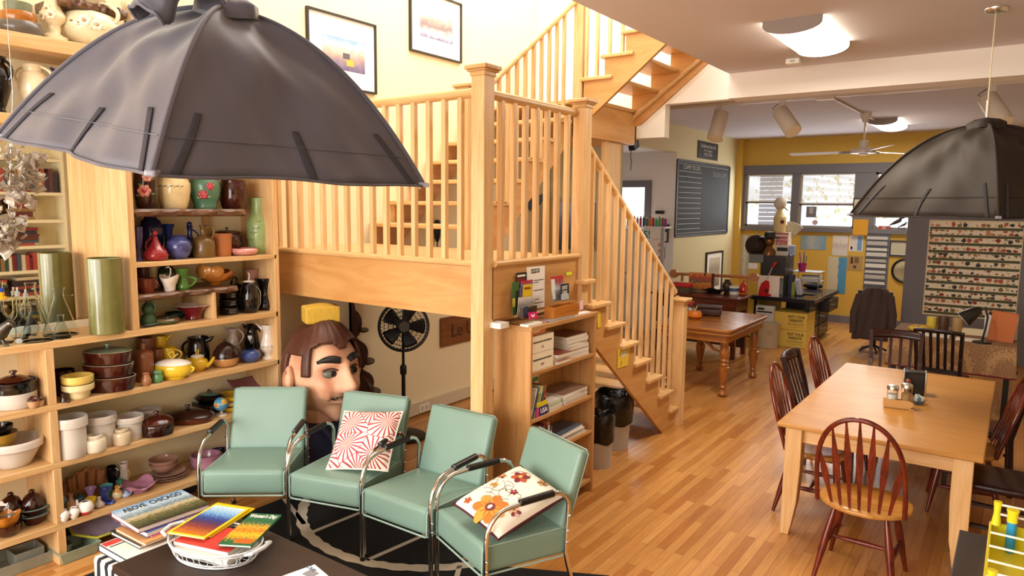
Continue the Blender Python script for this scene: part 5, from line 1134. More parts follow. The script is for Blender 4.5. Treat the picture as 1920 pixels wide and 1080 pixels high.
lettering('ICE', wt, (SB+.132, ym+.05, Z_+.05), (0, 1, 0), (.12, 0, .99), .04, plain('#7d2a22', .6))
# end bay, domed casseroles and amber bowls
gd = 'brown domed casseroles on green plates'
for k, (bx, lab) in enumerate((((-6, 52, 958, 990), 'brown domed casserole with a price tag on paired green plates'), ((36, 92, 968, 1000), 'brown domed casserole on paired green plates beside the divider'))):
    c, r, h = spot(*bx, Z_, X=-4.5 if k else -4.55)
    t = thing('domed_casserole', lab, 'casserole', c, YAW, gd); r = r*1.0
    MB().lathe([(r*.5, 0), (r*.6, .03), (r*.7, .05), (0, .05)], 26).build('base_bowl', BRN, t); body([(.5, 0), (.6, .3), (1, .8), (1, 1)], r, .018).build('plate', glaze('#6b8078', .25), t)
    t.children[-1].location = (0, 0, .045)
    MB().lathe([(r*.55, .06), (r*.7, .085), (0, .085)], 26).build('casserole_bowl', BRN, t); o = body([(.5, 0), (.6, .3), (1, .8), (1, 1)], r, .018).build('plate', glaze('#6b8078', .25), t); o.location = (0, 0, .085)
    lo = MB().lathe([(r*.66, .1), (r*.64, .125), (r*.45, .165), (r*.15, .182), (0, .184)], 26).build('dome_lid', DBR, t); MB().ball((0, 0, .19), .016, 14, 8, sz=.8).build('knob', DBR, lo)
    if k == 0: MB().cbox((-.01, -r*.5, .152), (.05, .002, .025), rx=-.7).build('price_tag', M_white, t)
ab = spot(-10, 37, 990, 1014, Z_, X=-4.44)
pot('ruffled_bowl', 'dark brown ruffled bowl under the amber one', (0, 0, 0, 0), Z_, 'bowl', BRN, cat='bowl', group='ruffled bowls', pos=(ab[0], ab[1]*1.05, .07), fn=lambda r, z, a, j: (r*(1+.06*cos(6*a)*(z > .02)), z))
pot('ruffled_bowl', 'amber ruffled bowl stacked on a brown one', (0, 0, 0, 0), Z_, 'bowl', glaze('#a8661c', .15), cat='bowl', group='ruffled bowls', pos=(ab[0]+Vector((0, 0, .05)), ab[1]*1.02, .07), fn=lambda r, z, a, j: (r*(1+.08*cos(6*a)*(z > .02)), z+.008*cos(6*a)*(z > .04)))
# --- on the floor under the shelves
def tray(name, lab, c, sx_, sy_, h, m, rz=0, flare_=.8, sides=4):
    b = MB(); n = sides
    def rg(k, z, ins): return [b.V(((sx_/2*k-ins)*(1 if q in (1, 2) else -1), (sy_/2*k-ins)*(1 if q in (2, 3) else -1), z)) for q in range(4)] if n == 4 else [b.V(((sx_/2*k-ins)*cos(2*pi*(q+.5)/n), (sy_/2*k-ins)*sin(2*pi*(q+.5)/n), z)) for q in range(n)]
    rings = [rg(flare_, 0, 0), rg(1, h, 0), rg(1, h, .006), rg(flare_, .008, .004)]
    for a, e in zip(rings, rings[1:]):
        for q in range(n): b.F((a[q], a[(q+1) % n], e[(q+1) % n], e[q]))
    b.F(rings[0][::-1]); b.F(rings[-1])
    o = b.build(name, m, keep=True, bevel=.003); o.location = c; o.rotation_euler = (0, 0, rz); return tag(o, lab, 'dish', 'dishes on the floor under the shelving')
c = at(137, 1030, Z=.03); tray('square_dish', 'square sage green dish on the floor beside the shelf divider', (max(c.x, -4.6), c.y, 0), .23, .23, .075, SAGE, 0)
c = at(190, 1006, Z=.04); o = tray('octagonal_platter', 'octagonal platter with lavender inside and chartreuse rim on the floor', (-4.52, c.y, .09), .3, .36, .07, [glaze('#a89db3', .3)], 0, .62, 8); o.rotation_euler = (0, .5, 0)
MB().tube([(.15*cos(2*pi*(q+.5)/8), .18*sin(2*pi*(q+.5)/8), .071) for q in range(8)], .008, 6, closed=True).build('rim', glaze('#a3a12f', .3), o)
c = at(40, 1060, Z=.03); lc = Vector((-4.56, c.y-.05, 0))
tray('long_tray', 'long grey-green rectangular tray on the floor', lc, .24, .62, .07, glaze('#8d8f80', .35), 0, .92)
c = at(62, 1047, Z=.06); tray('small_square_dish', 'small grey square dish resting inside the long tray', (-4.55, c.y, .012), .13, .15, .085, glaze('#92958a', .35), 0, .95)
# ================================================================== LABORATORY GLASS, TALL CYLINDERS, GLASS FLOWER SPRAY
M_lab = mat('lab_glass', '#f6faf8', rough=.0, trans=1, ior=1.09, spec=.9)
gl_ = 'laboratory glass before the mirror'
def glassware(name, lab, box, prof, X=None, arm=None, ground=False):
    c, r, h = spot(*box, S_MID, X, .8, .2); pr = PR.get(prof, prof) if isinstance(prof, str) else prof; w_ = .0022
    P_ = [(0, 0)]+[(a*r, b_*h) for a, b_ in pr]+[(pr[-1][0]*r-w_, h)]+[(max(.001, a*r-w_), max(b_*h, w_)) for a, b_ in reversed(pr[:-1])]+[(0, w_)]
    t = thing(name, lab, 'glassware', c, YAW, gl_)
    MB().lathe(P_, 28).build('body', M_lab, t, sharp=60)
    rr_ = pr[-1][0]*r; MB().tube([((rr_)*cos(2*pi*k/20), rr_*sin(2*pi*k/20), h) for k in range(20)], .0025, 6, closed=True).build('rim', M_lab, t)
    if arm: MB().tube([(arm*rr_*.9, 0, h*.85), (arm*(rr_+.03), 0, h*.86), (arm*(rr_+.05), 0, h*.855)], [.006, .005, .006], 10).build('side_arm', M_lab, t)
    if ground: MB().lathe([(rr_*.9, h*.93), (rr_*.9, h*1.03), (rr_*.35, h*1.04), (rr_*.45, h*1.12), (0, h*1.13)], 16).build('stopper', mat('frosted_glass', '#e9efec', rough=.4, trans=.7), t)
    return t
glassware('erlenmeyer_flask', 'large conical glass flask with a side arm next to the green cylinder', (82, 141, 538, 624), 'flask', -4.55, arm=1)
glassware('erlenmeyer_flask', 'conical glass flask with a side arm at the front of the shelf', (40, 96, 564, 640), 'flask', -4.45, arm=-1)
glassware('erlenmeyer_flask', 'smallest conical glass flask at the shelf edge', (99, 131, 590, 640), 'flask', -4.43)
V_ = [(.7, 0), (.95, .08), (1, .2), (.8, .36), (.3, .48), (.2, .55), (.19, .96), (.22, 1)]
glassware('volumetric_flask', 'round-bottomed glass flask with a stoppered thin neck', (18, 52, 548, 622), V_, -4.6, ground=True)
glassware('volumetric_flask', 'thin-necked stoppered glass flask behind the front side-arm flask', (32, 68, 551, 618), V_, -4.66, ground=True)
t = glassware('glass_bottle', 'glass flask with yellow collar and blue cap at the frame edge', (-18, 24, 528, 636), V_, -4.52)
MB().lathe([(.012, .0), (.03, .0), (.03, .012), (.018, .014), (.02, .04), (0, .04)], 18).build('collar', [plain('#e0a81e', .4)], t).location = (0, 0, .245)
MB().lathe([(0, 0), (.019, 0), (.019, .02), (0, .022)], 18).build('cap', plain('#2446a8', .4), t).location = (0, 0, .285)
c = at(36, 645, Z=S_MID+.02); o = MB().ball((0, 0, .016), .016, 16, 10).build('glass_stopper', mat('frosted_glass', ''), keep=True); o.location = (-4.42, at(36, 645, X=-4.42).y, S_MID); tag(o, 'small frosted glass stopper lying at the shelf edge', 'stopper')
# pewter bird figurine at the frame edge
c = at(6, 640, X=-4.42); t = thing('bird_figurine', 'grey metal long-tailed bird figurine at the frame edge', 'figurine', (c.x, c.y, S_MID), YAW)
pw = mat('pewter', '#4d4840', rough=.35, metal=.8)
MB().tube([(-.09, 0, .045), (-.05, 0, .05), (-.01, 0, .075), (.02, 0, .105), (.045, 0, .125), (.06, 0, .12), (.07, 0, .105)], [.01, .035, .04, .028, .024, .018, .006], 14).build('body', pw, t)
MB().tube([(-.02, 0, .055), (0, 0, .03), (.01, 0, .0)], [.012, .01, .009], 10).tube([(.01, 0, .005), (.03, 0, .004)], [.01, .004], 10).build('foot', pw, t)
MB().ball((.05, -.02, .128), .005, 8, 6).build('eye', M_white, t)
# ribbed olive cylinders
M_oliv = glaze('#6c6a3a', .22, .1)
for box, X_, lab in (((168, 228, 480, 628), None, 'tall ribbed olive cylinder vase standing in front of the mirror'),):
    c, r, h = spot(*box, S_MID, X_, .95, .9); n = 46; prof = []
    for k in range(n): prof += [(r*.985, h*k/n), (r, h*(k+.5)/n)]
    P_ = [(0, 0)]+prof+[(r*.99, h), (r*.9, h), (r*.88, .02), (0, .02)]
    o = MB().lathe(P_, 40).build('cylinder_vase', M_oliv, keep=True, sharp=80); o.location = c; tag(o, lab, 'vase')
# spray of glass petals hanging at the frame edge
M_pet = mat('smoked_glass', '#cfc3b2', rough=.08, trans=.6, ior=1.35, coat=.4)
t = thing('glass_flower_spray', 'hanging spray of clear smoky glass petals at the frame edge', 'ornament', at(10, 470, X=-3.95))
rr = random.Random(5)
pts_ = [(30, 300, 46), (12, 350, 60), (52, 330, 30), (10, 400, 58), (-10, 440, 55), (14, 455, 30), (65, 300, 16), (40, 360, 34), (22, 420, 30)]
b = MB()
for px, py, sp in pts_:
    for k in range(26):
        p = at(px+rr.gauss(0, sp*.4), py+rr.gauss(0, sp*.4), X=-3.95+rr.uniform(-.08, .08)); s_ = rr.uniform(.012, .026)
        q = Euler((rr.uniform(0, 6), rr.uniform(0, 6), rr.uniform(0, 6))).to_matrix().to_4x4(); T = b.T; b.T = Matrix.Translation(p) @ q
        b.grid(lambda u, v: ((u-.5)*2*s_*(1-.6*v*v), (v-.3)*2.2*s_, s_*.5*((u-.5)**2*3+(v-.5)**2)), 4, 5); b.T = T
o = b.build('glass_petals', M_pet, t, world=True); o['kind'] = 'stuff'; md = o.modifiers.new('t', 'SOLIDIFY'); md.thickness = .0015
for (a, c_) in (((-10, 340), (28, 312)), ((0, 330), (24, 318)), ((48, 360), (62, 374)), ((14, 455), (20, 300)), ((20, 300), (24, 180))):
    MB().tube([at(*a, X=-3.95), at(*c_, X=-3.95)], .0022, 6).build('wire', M_steel, t, world=True)
MB().tube([at(24, 180, X=-3.95), (at(24, 180, X=-3.95).x, at(24, 180, X=-3.95).y, 5.7)], .0015, 6).build('hanging_wire', M_steel, t, world=True)
# bookcase across the room, seen in the mirror
MX = WALLX+.012
def mirr(px, py, xr):
    """point at x = xr on the opposite side of the room seen at (px, py) in the mirror"""
    v = at(px, py, X=2*MX-xr); return Vector((xr, v.y, v.z))
XF = .95
ya, yb_ = mirr(-60, 450, XF).y, mirr(128, 450, XF).y
zs = [mirr(90, y, XF).z for y in (298, 361, 412, 460, 505, 552, 606)]
M_cbk = plain('#e9dcb4', .6)
cbk = thing('book_shelving', 'cream bookcase of books reflected in the mirror behind the glass flasks', 'bookcase', (XF+.15, (ya+yb_)/2, 0))
y0_, y1_ = min(ya, yb_), max(ya, yb_)
for y in (y0_, y1_-.03): MB().box(XF, XF+.3, y, y+.03, 0, 3.0).build('side_panel', M_cbk, cbk, world=True)
MB().box(XF+.29, XF+.31, y0_, y1_, 0, 3.0).build('back_panel', M_cbk, cbk, world=True)
for z in zs+[.5, .05, 2.97]: MB().box(XF, XF+.29, y0_+.03, y1_-.03, z-.04, z).build('shelf', M_cbk, cbk, world=True)
cols_ = dict(maroon='#7d2b24', red='#a5463a', dark='#3a2a24', beige='#c9b896', green='#274b3f', black='#2b2b33', cream='#d8cba8', tan='#8d6a3c', brown='#5a3026', slate='#3d4f5c', gold='#b59a4e', crimson='#6b1f25'); NTH = 'first second third fourth fifth sixth seventh eighth ninth tenth eleventh twelfth thirteenth fourteenth fifteenth sixteenth seventeenth eighteenth nineteenth twentieth twenty-first twenty-second twenty-third twenty-fourth twenty-fifth twenty-sixth twenty-seventh twenty-eighth twenty-ninth thirtieth'.split(); SHN = ('highest', 'second', 'third', 'fourth', 'fifth', 'lowest')
rr = random.Random(8)
def refl_book(x, y, z, sx_, sy_, sz_, lab):
    global kb
    cn = rr.choice(list(cols_)); kb += 1; col = cols_[cn]; lab = cn+lab % (NTH[kb-1], SHN[si])
    o = MB().box(-sx_/2, sx_/2, -sy_/2, sy_/2, 0, sz_).build('book', plain(col, .5), keep=True); o.location = (x, y, z); tag(o, lab, 'book', 'books reflected in the mirror'); return o
for si, z in enumerate(zs[1:]):
    sp_ = abs(zs[si]-z)-.05
    kb = 0
    if si in (0, 3):
        y = y0_+.05
        while y < y1_-.08:
            t_ = rr.uniform(.03, .06); refl_book(XF+.13, y+t_/2, z, .2, t_*.92, sp_*rr.uniform(.6, .85), ' upright book, %s along the %s mirrored bookcase shelf'); y += t_
    else:
        for y in (y0_+.22, y0_+.62, y0_+1.02):
            if y > y1_-.15: continue
            zz = z
            while zz < z+sp_*.8:
                t_ = rr.uniform(.03, .05); refl_book(XF+.14, y+rr.uniform(-.02, .02), zz, .2, rr.uniform(.26, .33), t_*.95, ' flat book, %s counted up the piles of the %s mirrored shelf'); zz += t_
# ================================================================== UNDER THE LANDING
# oversized costume head in a navy jacket
HC = at(604, 692, X=-4.12); HS = 1.0
face_dir = (-f_h*cos(radians(48))+r_h*sin(radians(48)))
hd = thing('costume_head', 'oversized papier-mache man head with brown hair in a navy jacket', 'costume head', (HC.x, HC.y, .0), atan2(face_dir.y, face_dir.x)+pi/2)
cz = HC.z-.01
def g(a, e, a0, e0, sa, se): return math.exp(-((a-a0)/sa)**2-((e-e0)/se)**2)
def face(a, e, off=0):
    ex, ey, ez = .255, .29, .33
    x, y, z = sin(a)*cos(e), -cos(a)*cos(e), sin(e)
    if z < 0: ex *= 1-.22*(-z)**1.5; ey *= 1-.05*(-z)
    rr_ = 1+off/.28
    front = max(0, cos(a))
    d = 0
    d += .055*g(a, e, 0, .12, .13, .22)+.115*g(a, e, 0, -.14, .17, .15)+.045*(g(a, e, .17, -.2, .1, .1)+g(a, e, -.17, -.2, .1, .1))
    d += .035*(g(a, e, .55, -.3, .28, .22)+g(a, e, -.55, -.3, .28, .22))-.04*(g(a, e, .4, .1, .2, .13)+g(a, e, -.4, .1, .2, .13))
    d += .028*(g(a, e, .38, .3, .3, .09)+g(a, e, -.38, .3, .3, .09))+.075*g(a, e, 0, -.95, .5, .22)-.03*g(a, e, 0, -.72, .4, .09)
    d -= .03*g(a, e, 0, -.5, .42, .045); d += .018*g(a, e, 0, -.42, .36, .05)+.022*g(a, e, 0, -.58, .3, .055)
    d += .012*(g(a, e, .5, -.42, .06, .12)+g(a, e, -.5, -.42, .06, .12))
    k = rr_+d/.28
    return Vector((x*ex*k, y*ey*k, cz+z*ez*k))
def skin():
    m = bpy.data.materials.new('painted_skin'); m.use_nodes = True; nt = m.node_tree; L = nt.links.new; b = nt.nodes['Principled BSDF']; b.inputs['Roughness'].default_value = .5
    tc = nt.nodes.new('ShaderNodeTexCoord'); n = nt.nodes.new('ShaderNodeTexNoise'); n.inputs['Scale'].default_value = 5; n.inputs['Detail'].default_value = 3; L(tc.outputs['Object'], n.inputs[0])
    r = nt.nodes.new('ShaderNodeValToRGB'); r.color_ramp.elements[0].position = .36; r.color_ramp.elements[0].color = srgb('#c98a6a'); r.color_ramp.elements[1].position = .6; r.color_ramp.elements[1].color = srgb('#e6b592')
    L(n.outputs['Fac'], r.inputs[0]); L(r.outputs[0], b.inputs['Base Color']); return m
b = MB(); b.grid(lambda u, v: face((u-.5)*2*pi, (v-.5)*pi*.998), 96, 64); b.build('face', skin(), hd, sharp=80)
def hairline(a):
    a = abs(a)
    if a < .1: return .58
    if a < .95: return .74-.14*((a-.5)/.45)**2
    if a < 1.15: return .05
    return -.55 if a > 1.75 else .45-.0
b = MB(); NA, NE = 120, 70; vv = {}
for i in range(NA):
    for j in range(NE):
        a = (i/NA-.5)*2*pi; e = (j/NE-.5)*pi; am = a+pi/NA; em = e+pi/NE/2
        if em < hairline(am): continue
        q = []
        for di, dj in ((0, 0), (1, 0), (1, 1), (0, 1)):
            k = ((i+di) % NA, j+dj)
            if k not in vv:
                a2 = ((i+di)/NA-.5)*2*pi; e2 = ((j+dj)/NE-.5)*pi
                o_ = .03+.022*max(0, cos(a2))*max(0, e2)+.0012*sin(24*a2)+.012*abs(sin(a2*1.0+.25))*max(0, e2)
                vv[k] = b.V(face(a2, min(e2, pi/2*.999), o_))
            q.append(vv[k])
        b.F(q)
o = b.build('hair', mat('brown_painted_hair', '#4f2c1e', rough=.45, var=.3, vscale=9), hd, sharp=80); md = o.modifiers.new('t', 'SOLIDIFY'); md.thickness = .03; md.offset = -1
for s in (-1, 1):
    p = face(s*.4, .1); MB().ball(p+Vector((0, .012, 0)), .052, 20, 14, sx=1.15, sz=.72).build('eye', plain('#6d6a62', .25), hd)
    MB().ball(p+Vector((s*.004+.012, -.034, .004)), .024, 14, 10, sy=.5).build('pupil', M_black, hd)
    b = MB(); b.tube([face(s*(.14+.62*k/10), .30+.13*sin(pi*(.15+.6*k/10))-.05*(k/10), .012) for k in range(11)], [.012+.016*sin(pi*min(1, .25+k/12)) for k in range(11)], 10); b.build('eyebrow', M_black, hd)
    b = MB(); b.tube([face(s*(.2+.42*k/8), .17+.05*sin(pi*k/8), .004) for k in range(9)], .006, 8); b.build('eyelid', plain('#3a2620', .5), hd)
    ec = face(s*1.5, -.06); b = MB(); b.ball((0, 0, 0), .085, 18, 12, sx=.4, sy=.75, sz=1.15); o = b.build('ear', skin(), hd); o.location = ec+Vector((s*.02, .02, 0)); o.rotation_euler = (0, 0, s*.5)
    MB().tube([ec+Vector((s*.055, .03*cos(q)-.0, .06*sin(q))) for q in [k/8*2.6-.8 for k in range(9)]], .011, 8).build('ear_rim', plain('#c08464', .5), hd)
b = MB(); b.tube([face(-.45+.9*k/14, -.50+.13*abs(k/7-1)**2, .012) for k in range(15)], [.004+.010*sin(pi*k/14) for k in range(15)], 8); b.build('mouth_line', plain('#4a2a20', .5), hd)
b = MB(); b.grid(lambda u, v: face(-.36+.72*u, -.47-.05*(1-abs(2*u-1)**2)*v+.1*abs(2*u-1)**2, .016), 14, 4); b.build('teeth', plain('#ece4d4', .4), hd)
MB().tube([(0, .02, cz-.26), (0, .03, cz-.4), (0, .04, cz-.5)], [.16, .15, .2], 24).build('neck', skin(), hd)
b = MB(); b.lathe([(.33, 0), (.35, .02), (.34, cz-.55), (.3, cz-.44), (.2, cz-.36), (.17, cz-.36), (0, cz-.38)], 32, 1, .72); b.build('jacket', mat('navy_cloth', '#23233d', rough=.85, bump=.2, bscale=300), hd, sharp=60)
b = MB(); b.tube([(-.13, -.2, cz-.37), (-.06, -.25, cz-.47), (0, -.265, cz-.6)], [.03, .045, .01], 10, flat=.5); b.tube([(.13, -.2, cz-.37), (.06, -.25, cz-.47), (0, -.265, cz-.6)], [.03, .045, .01], 10, flat=.5); b.build('lapels', mat('navy_cloth', ''), hd)
MB().cyl((.02, -.255, cz-.62), (.02, -.275, cz-.62), .02).build('button', M_chrome, hd)
# sponge block on the head
sp = thing('sponge_block', 'yellow sponge block sitting on top of the costume head', 'sponge', (HC.x, HC.y, cz+.365), atan2(face_dir.y, face_dir.x)+pi/2-.35)
b = MB(); b.pad((0, 0, .06), (.25, .17, .12), .012, crown=.02); b.build('foam', mat('yellow_foam', '#cfa83f', rough=.95, bump=.7, bscale=90), sp)
# scalloped dark wall shelf
ws = thing('scalloped_wall_shelf', 'dark wood scalloped wall shelf behind the costume head', 'wall shelf', (WALLX, 4.25, .35))
DKW = wood('dark_shelf_wood', '#2c1510', '#4b261b', 'Z', ring=2)
z0, z1 = .35, 1.23; out = [(0, z0), (.0, z1), (.035, z1)]
for k in range(3):
    zt_ = z1-(z1-z0)*(k+.25)/3.1
    for q in range(9): out.append((.05+.05*k+.09*sin(pi*q/8)**.7*(.8+.2*k), zt_-(z1-z0)*.28*q/8))
out.append((.03, z0))
for dy in (0, ):
    MB().prism(out, (0, .03, 0), (WALLX, 4.15, 0), (1, 0, 0), (0, 0, 1)).build('side_panel', DKW, ws, world=True)
MB().prism(out, (.03, 0, 0), (WALLX, 4.15, 0), (0, 1, 0), (0, 0, 1)).build('side_panel', DKW, ws, world=True)
for k in range(3):
    z = z1-(z1-z0)*(k+.9)/3.1; R_2 = .14+.05*k
    b = MB(); b.prism([(0, 0)]+[(R_2*cos(pi/2*q/10), R_2*sin(pi/2*q/10)) for q in range(11)], (0, 0, .016), (WALLX+.02, 4.17, z), (1, 0, 0), (0, 1, 0)); b.build('shelf', DKW, ws, world=True)
# pedestal fan
FC = at(757, 612, X=-4.32); fn_ = thing('pedestal_fan', 'black pedestal fan standing under the stair landing', 'fan', (FC.x, FC.y, 0))
nf = (EYE-FC); nf.z = 0; nf.normalize(); nf = (nf+Vector((.1, .0, .12))).normalized(); fx_ = Vector((0, 0, 1)).cross(nf).normalized(); fy_ = nf.cross(fx_)
def fpt(r, a, d): return FC+fx_*(r*cos(a))+fy_*(r*sin(a))+nf*d
b = MB(); R_f = .215
b.tube([fpt(R_f, 2*pi*k/48, 0) for k in range(48)], .012, 8, closed=True)
for dd_, sgn in ((.055, 1), (-.06, -1)):
    for r_ in (.05, .09, .13, .17, .2): b.tube([fpt(r_, 2*pi*k/40, dd_*(1-(r_/R_f)**2.5)) for k in range(40)], .002, 5, closed=True)
    for q in range(40): b.tube([fpt(r_, 2*pi*q/40+.5*(r_/R_f)*sgn, dd_*(1-(r_/R_f)**2.5)) for r_ in (.04, .09, .13, .17, .2, R_f)], .0018, 5)
b.build('grille', M_black, fn_, world=True)
for k in range(5):
    b = MB(); b.grid(lambda u, v: fpt(.04+.15*u, 2*pi*k/5+(v-.5)*(1.0-.25*u), .03*(v-.5)), 6, 6); o = b.build('blade', plain('#1c1a19', .35), fn_, world=True); md = o.modifiers.new('t', 'SOLIDIFY'); md.thickness = .003
b = MB(); b.tube([fpt(0, 0, -.16), fpt(0, 0, -.14), fpt(0, 0, -.03), fpt(0, 0, .0)], [.03, .06, .065, .05], 20); b.build('motor', M_black, fn_, world=True)
MB().tube([fpt(0, 0, .045), fpt(0, 0, .06)], [.05, .045], 24).build('badge', plain('#2a2625', .3), fn_, world=True)
b = MB(); pz = FC-nf*.1; b.tube([(pz.x, pz.y, FC.z-.02), (pz.x, pz.y, .6)], .013, 12); b.tube([(pz.x, pz.y, .64), (pz.x, pz.y, .03)], .018, 12); b.build('pole', M_black, fn_, world=True)
b = MB(); b.lathe([(.026, 0), (.03, .02), (.03, .07), (.02, .09)], 14); bmesh.ops.translate(b.bm, verts=b.bm.verts, vec=(pz.x, pz.y, .58)); b.build('height_collar', M_black, fn_, world=True)
b = MB(); b.lathe([(.2, 0), (.205, .015), (.18, .03), (.05, .05), (.03, .09), (0, .09)], 32); bmesh.ops.translate(b.bm, verts=b.bm.verts, vec=(pz.x, pz.y, 0)); b.build('base', M_black, fn_, world=True)
# carved plaque and wall outlet
pl = thing('carved_plaque', 'small brown carved wooden plaque hanging on the wall under the landing', 'plaque', (WALLX+.01, 5.7, .6))
PLW = wood('plaque_wood', '#6b3f22', '#8f5a30', 'Y')
y0, y1, z0, z1 = at(828, 620, X=WALLX+.03).y, 6.15, at(828, 651, X=WALLX+.03).z, at(828, 597, X=WALLX+.03).z
MB().box(WALLX+.003, WALLX+.03, y0, y1, z0, z1).build('board', PLW, pl, world=True, bevel=.006)
lettering('Le U', pl, (WALLX+.031, y0+.34, (z0+z1)/2-.01), (0, 1, 0), (0, 0, 1), .2, plain('#4a2a15', .6), depth_=.003)
ou = thing('wall_outlet', 'white double outlet on the baseboard under the landing', 'outlet', (WALLX+.037, 5.07, .045))
MB().box(WALLX+.036, WALLX+.042, 5.0, 5.14, .03, .11).build('plate', M_white, ou, world=True, bevel=.002)
for y in (5.04, 5.1): MB().box(WALLX+.042, WALLX+.044, y-.016, y+.016, .05, .09).build('socket', plain('#cfc8ba', .4), ou, world=True)
# waste bins under the lower flight
M_bin = plain('#b9b6b5', .45); M_bag = mat('black_bin_bag', '#0d0d0e', rough=.22, bump=.9, bscale=22)
for (px, py, wpx, lab) in ((1153, 846, 68, 'tall grey waste bin with black liner under the stair stringer'), (1128, 880, 46, 'grey waste bin with black liner beside the bookcase')):
    p = at(px, py, Z=0); d = depth(p); r = wpx/2*d/FPX; c = p+f_h*r*.8
    t = thing('waste_bin', lab, 'bin', (c.x, c.y, 0), 0, 'grey lined waste bins'); h = .46 if wpx > 50 else .42
    MB().lathe([(0, 0), (r*.82, 0), (r*.84, .02), (r*.95, h*.62), (r*.97, h*.63), (r, h), (r*.96, h), (r*.8, .02), (0, .02)], 30).build('bucket', M_bin, t)
    b = MB(); b.lathe([(r*.6, .06), (r*.74, .1), (r*.93, h), (r*1.02, h+.03), (r*1.1, h+.01), (r*1.08, h*.8), (r*1.05, h*.62), (r*1.03, h*.5)], 40, fn=lambda q, z, a, j: (q*(1+.03*sin(5*a+j)+.02*sin(13*a+2*j)), z+.012*sin(4*a+j)*(j > 2)))
    o = b.build('liner', M_bag, t, sharp=80); md = o.modifiers.new('t', 'SOLIDIFY'); md.thickness = .002
# ------------------------------------------------------------------ things in and on the bookcase
XB = BX1-.005
def yb(px, py=650): return at(px, py, X=XB).y
def flatbox(name, lab, cat, x0, x1, y0, y1, z0, z1, m, group=None, bev=.001):
    return tag(MB().box(x0, x1, y0, y1, z0, z1).build(name, m, world=True, bevel=bev), lab, cat, group)
Z1, Z2, Z3 = SHZ[0], SHZ[1], SHZ[2]
# boxes of menus on the upper shelf
ya, yc = BY0+.026, yb(1041, 650)
for k, (lab, txt) in enumerate((('lower cream card index box lettered A-H on the bookcase shelf', 'A-H'), ('upper cream card index box lettered I-Z on the bookcase shelf', 'I-Z'))):
    t = thing('index_box', lab, 'box', (XB-.1, (ya+yc)/2, Z1+.115*k), 0, 'cream index boxes')
    MB().box(XB-.2, XB-.012, ya, yc, Z1+.115*k, Z1+.115*k+.112).build('carton', PAPER('#efe6d0'), t, world=True, bevel=.002)
    lettering('NEIGHBORHOOD RESTAURANTS', t, (XB-.011, (ya+yc)/2, Z1+.115*k+.07), (0, 1, 0), (0, 0, 1), .016, M_black, fit=(yc-ya)*.8)
    lettering(txt, t, (XB-.011, (ya+yc)/2, Z1+.115*k+.035), (0, 1, 0), (0, 0, 1), .022, M_black, name='index_letters')
t = thing('card_wallet', 'orange card wallet with a white label lying on the cream boxes', 'wallet', (XB-.1, (ya+yc)/2, Z1+.232))
b = MB(); b.prism([(0, 0), (.17, 0), (.185, .02), (.18, .05), (.16, .062), (0, .062)], (-.17, 0, 0), (XB-.02, ya, Z1+.232), (0, 1, 0), (0, 0, 1)); b.build('cover', plain('#dd8a52', .5), t, world=True, bevel=.003)
MB().box(XB-.02, XB-.018, ya+.02, ya+.11, Z1+.25, Z1+.272).build('label', M_white, t, world=True)
rr = random.Random(2)
def pile(n, x0, x1, y0, y1, z, labs, cols, name='magazine', grp='magazines in the bookcase', th=(.008, .016), jit=.01):
    for k in range(n):
        t_ = rr.uniform(*th); dx, dy = rr.uniform(-jit, jit), rr.uniform(-jit, jit)
        t = thing(name, labs[k], 'magazine', ((x0+x1)/2+dx, (y0+y1)/2+dy, z), rr.uniform(-.06, .06), grp); a, c_ = (x1-x0)/2, (y1-y0)/2
        MB().box(-a, a, -c_, c_, 0, t_*.9).build('pages', PAPER('#ddd6cb'), t); MB().box(-a-.001, a+.001, -c_-.001, c_+.001, t_*.9, t_).build('cover', plain(cols[k % len(cols)], .3), t); z += t_+.0005
    return z
y2, y3 = yb(1043, 660), yb(1112, 640)
ord_ = ['bottom', 'second', 'third', 'fourth', 'fifth', 'top']
pile(6, XB-.23, XB-.03, y2+.2, y3-.02, Z1, ['%s glossy magazine in the stack at the far end of the upper bookcase shelf' % o for o in ord_], ['#c9bfb4', '#8a5a4c', '#d9d0c6', '#a3938a'], th=(.02, .028))
pile(3, XB-.15, XB+.0, y2+.01, y2+.18, Z1, ['%s food magazine lying before the cream boxes' % o for o in ('bottom', 'middle', 'top')], ['#c27a52', '#e0c9ae', '#8a3a2c'], th=(.018, .03))
# middle shelf
y4 = yb(1000, 740)
for k in range(6):
    t = thing('travel_guide', '%s slim guidebook leaning at the near end of the middle bookcase shelf' % ['first', 'second', 'third', 'fourth', 'fifth', 'sixth'][k], 'book', (XB-.02, BY0+.03+.022*k, Z2), 0, 'leaning guidebooks')
    b = MB(); cols = ['#e8e3d8', '#3f6fa8', '#d9c23a', '#e5ded2', '#4b8a5c', '#cc4a3a']
    b.prism([(0, 0), (.014, 0), (.084, .19), (.070, .19)], (-.17, 0, 0), (XB-.015, BY0+.03+.022*k, Z2+.001), (0, 1, 0), (0, 0, 1)); b.build('cover', plain(cols[k], .35), t, world=True)
    MB().prism([(.003, .06), (.008, .06), (.04, .15), (.035, .15)], (.001, 0, 0), (XB-.0155, BY0+.028+.022*k+.018, Z2+.001), (0, 1, 0), (0, 0, 1)).build('spine_title', M_black, t, world=True)
yu0, yu1 = yb(1008, 745), yb(1030, 745)
t = thing('guidebook', 'thick purple-blue country guidebook lettered USA on the middle shelf', 'book', (XB-.08, (yu0+yu1)/2, Z2))
MB().box(XB-.17, XB-.01, yu0, yu1, Z2, Z2+.062).build('cover', plain('#2b2f86', .35), t, world=True, bevel=.002); MB().box(XB-.0099, XB-.0085, yu0, yu0+.03, Z2+.002, Z2+.06).build('pink_band', plain('#d6468a', .35), t, world=True)
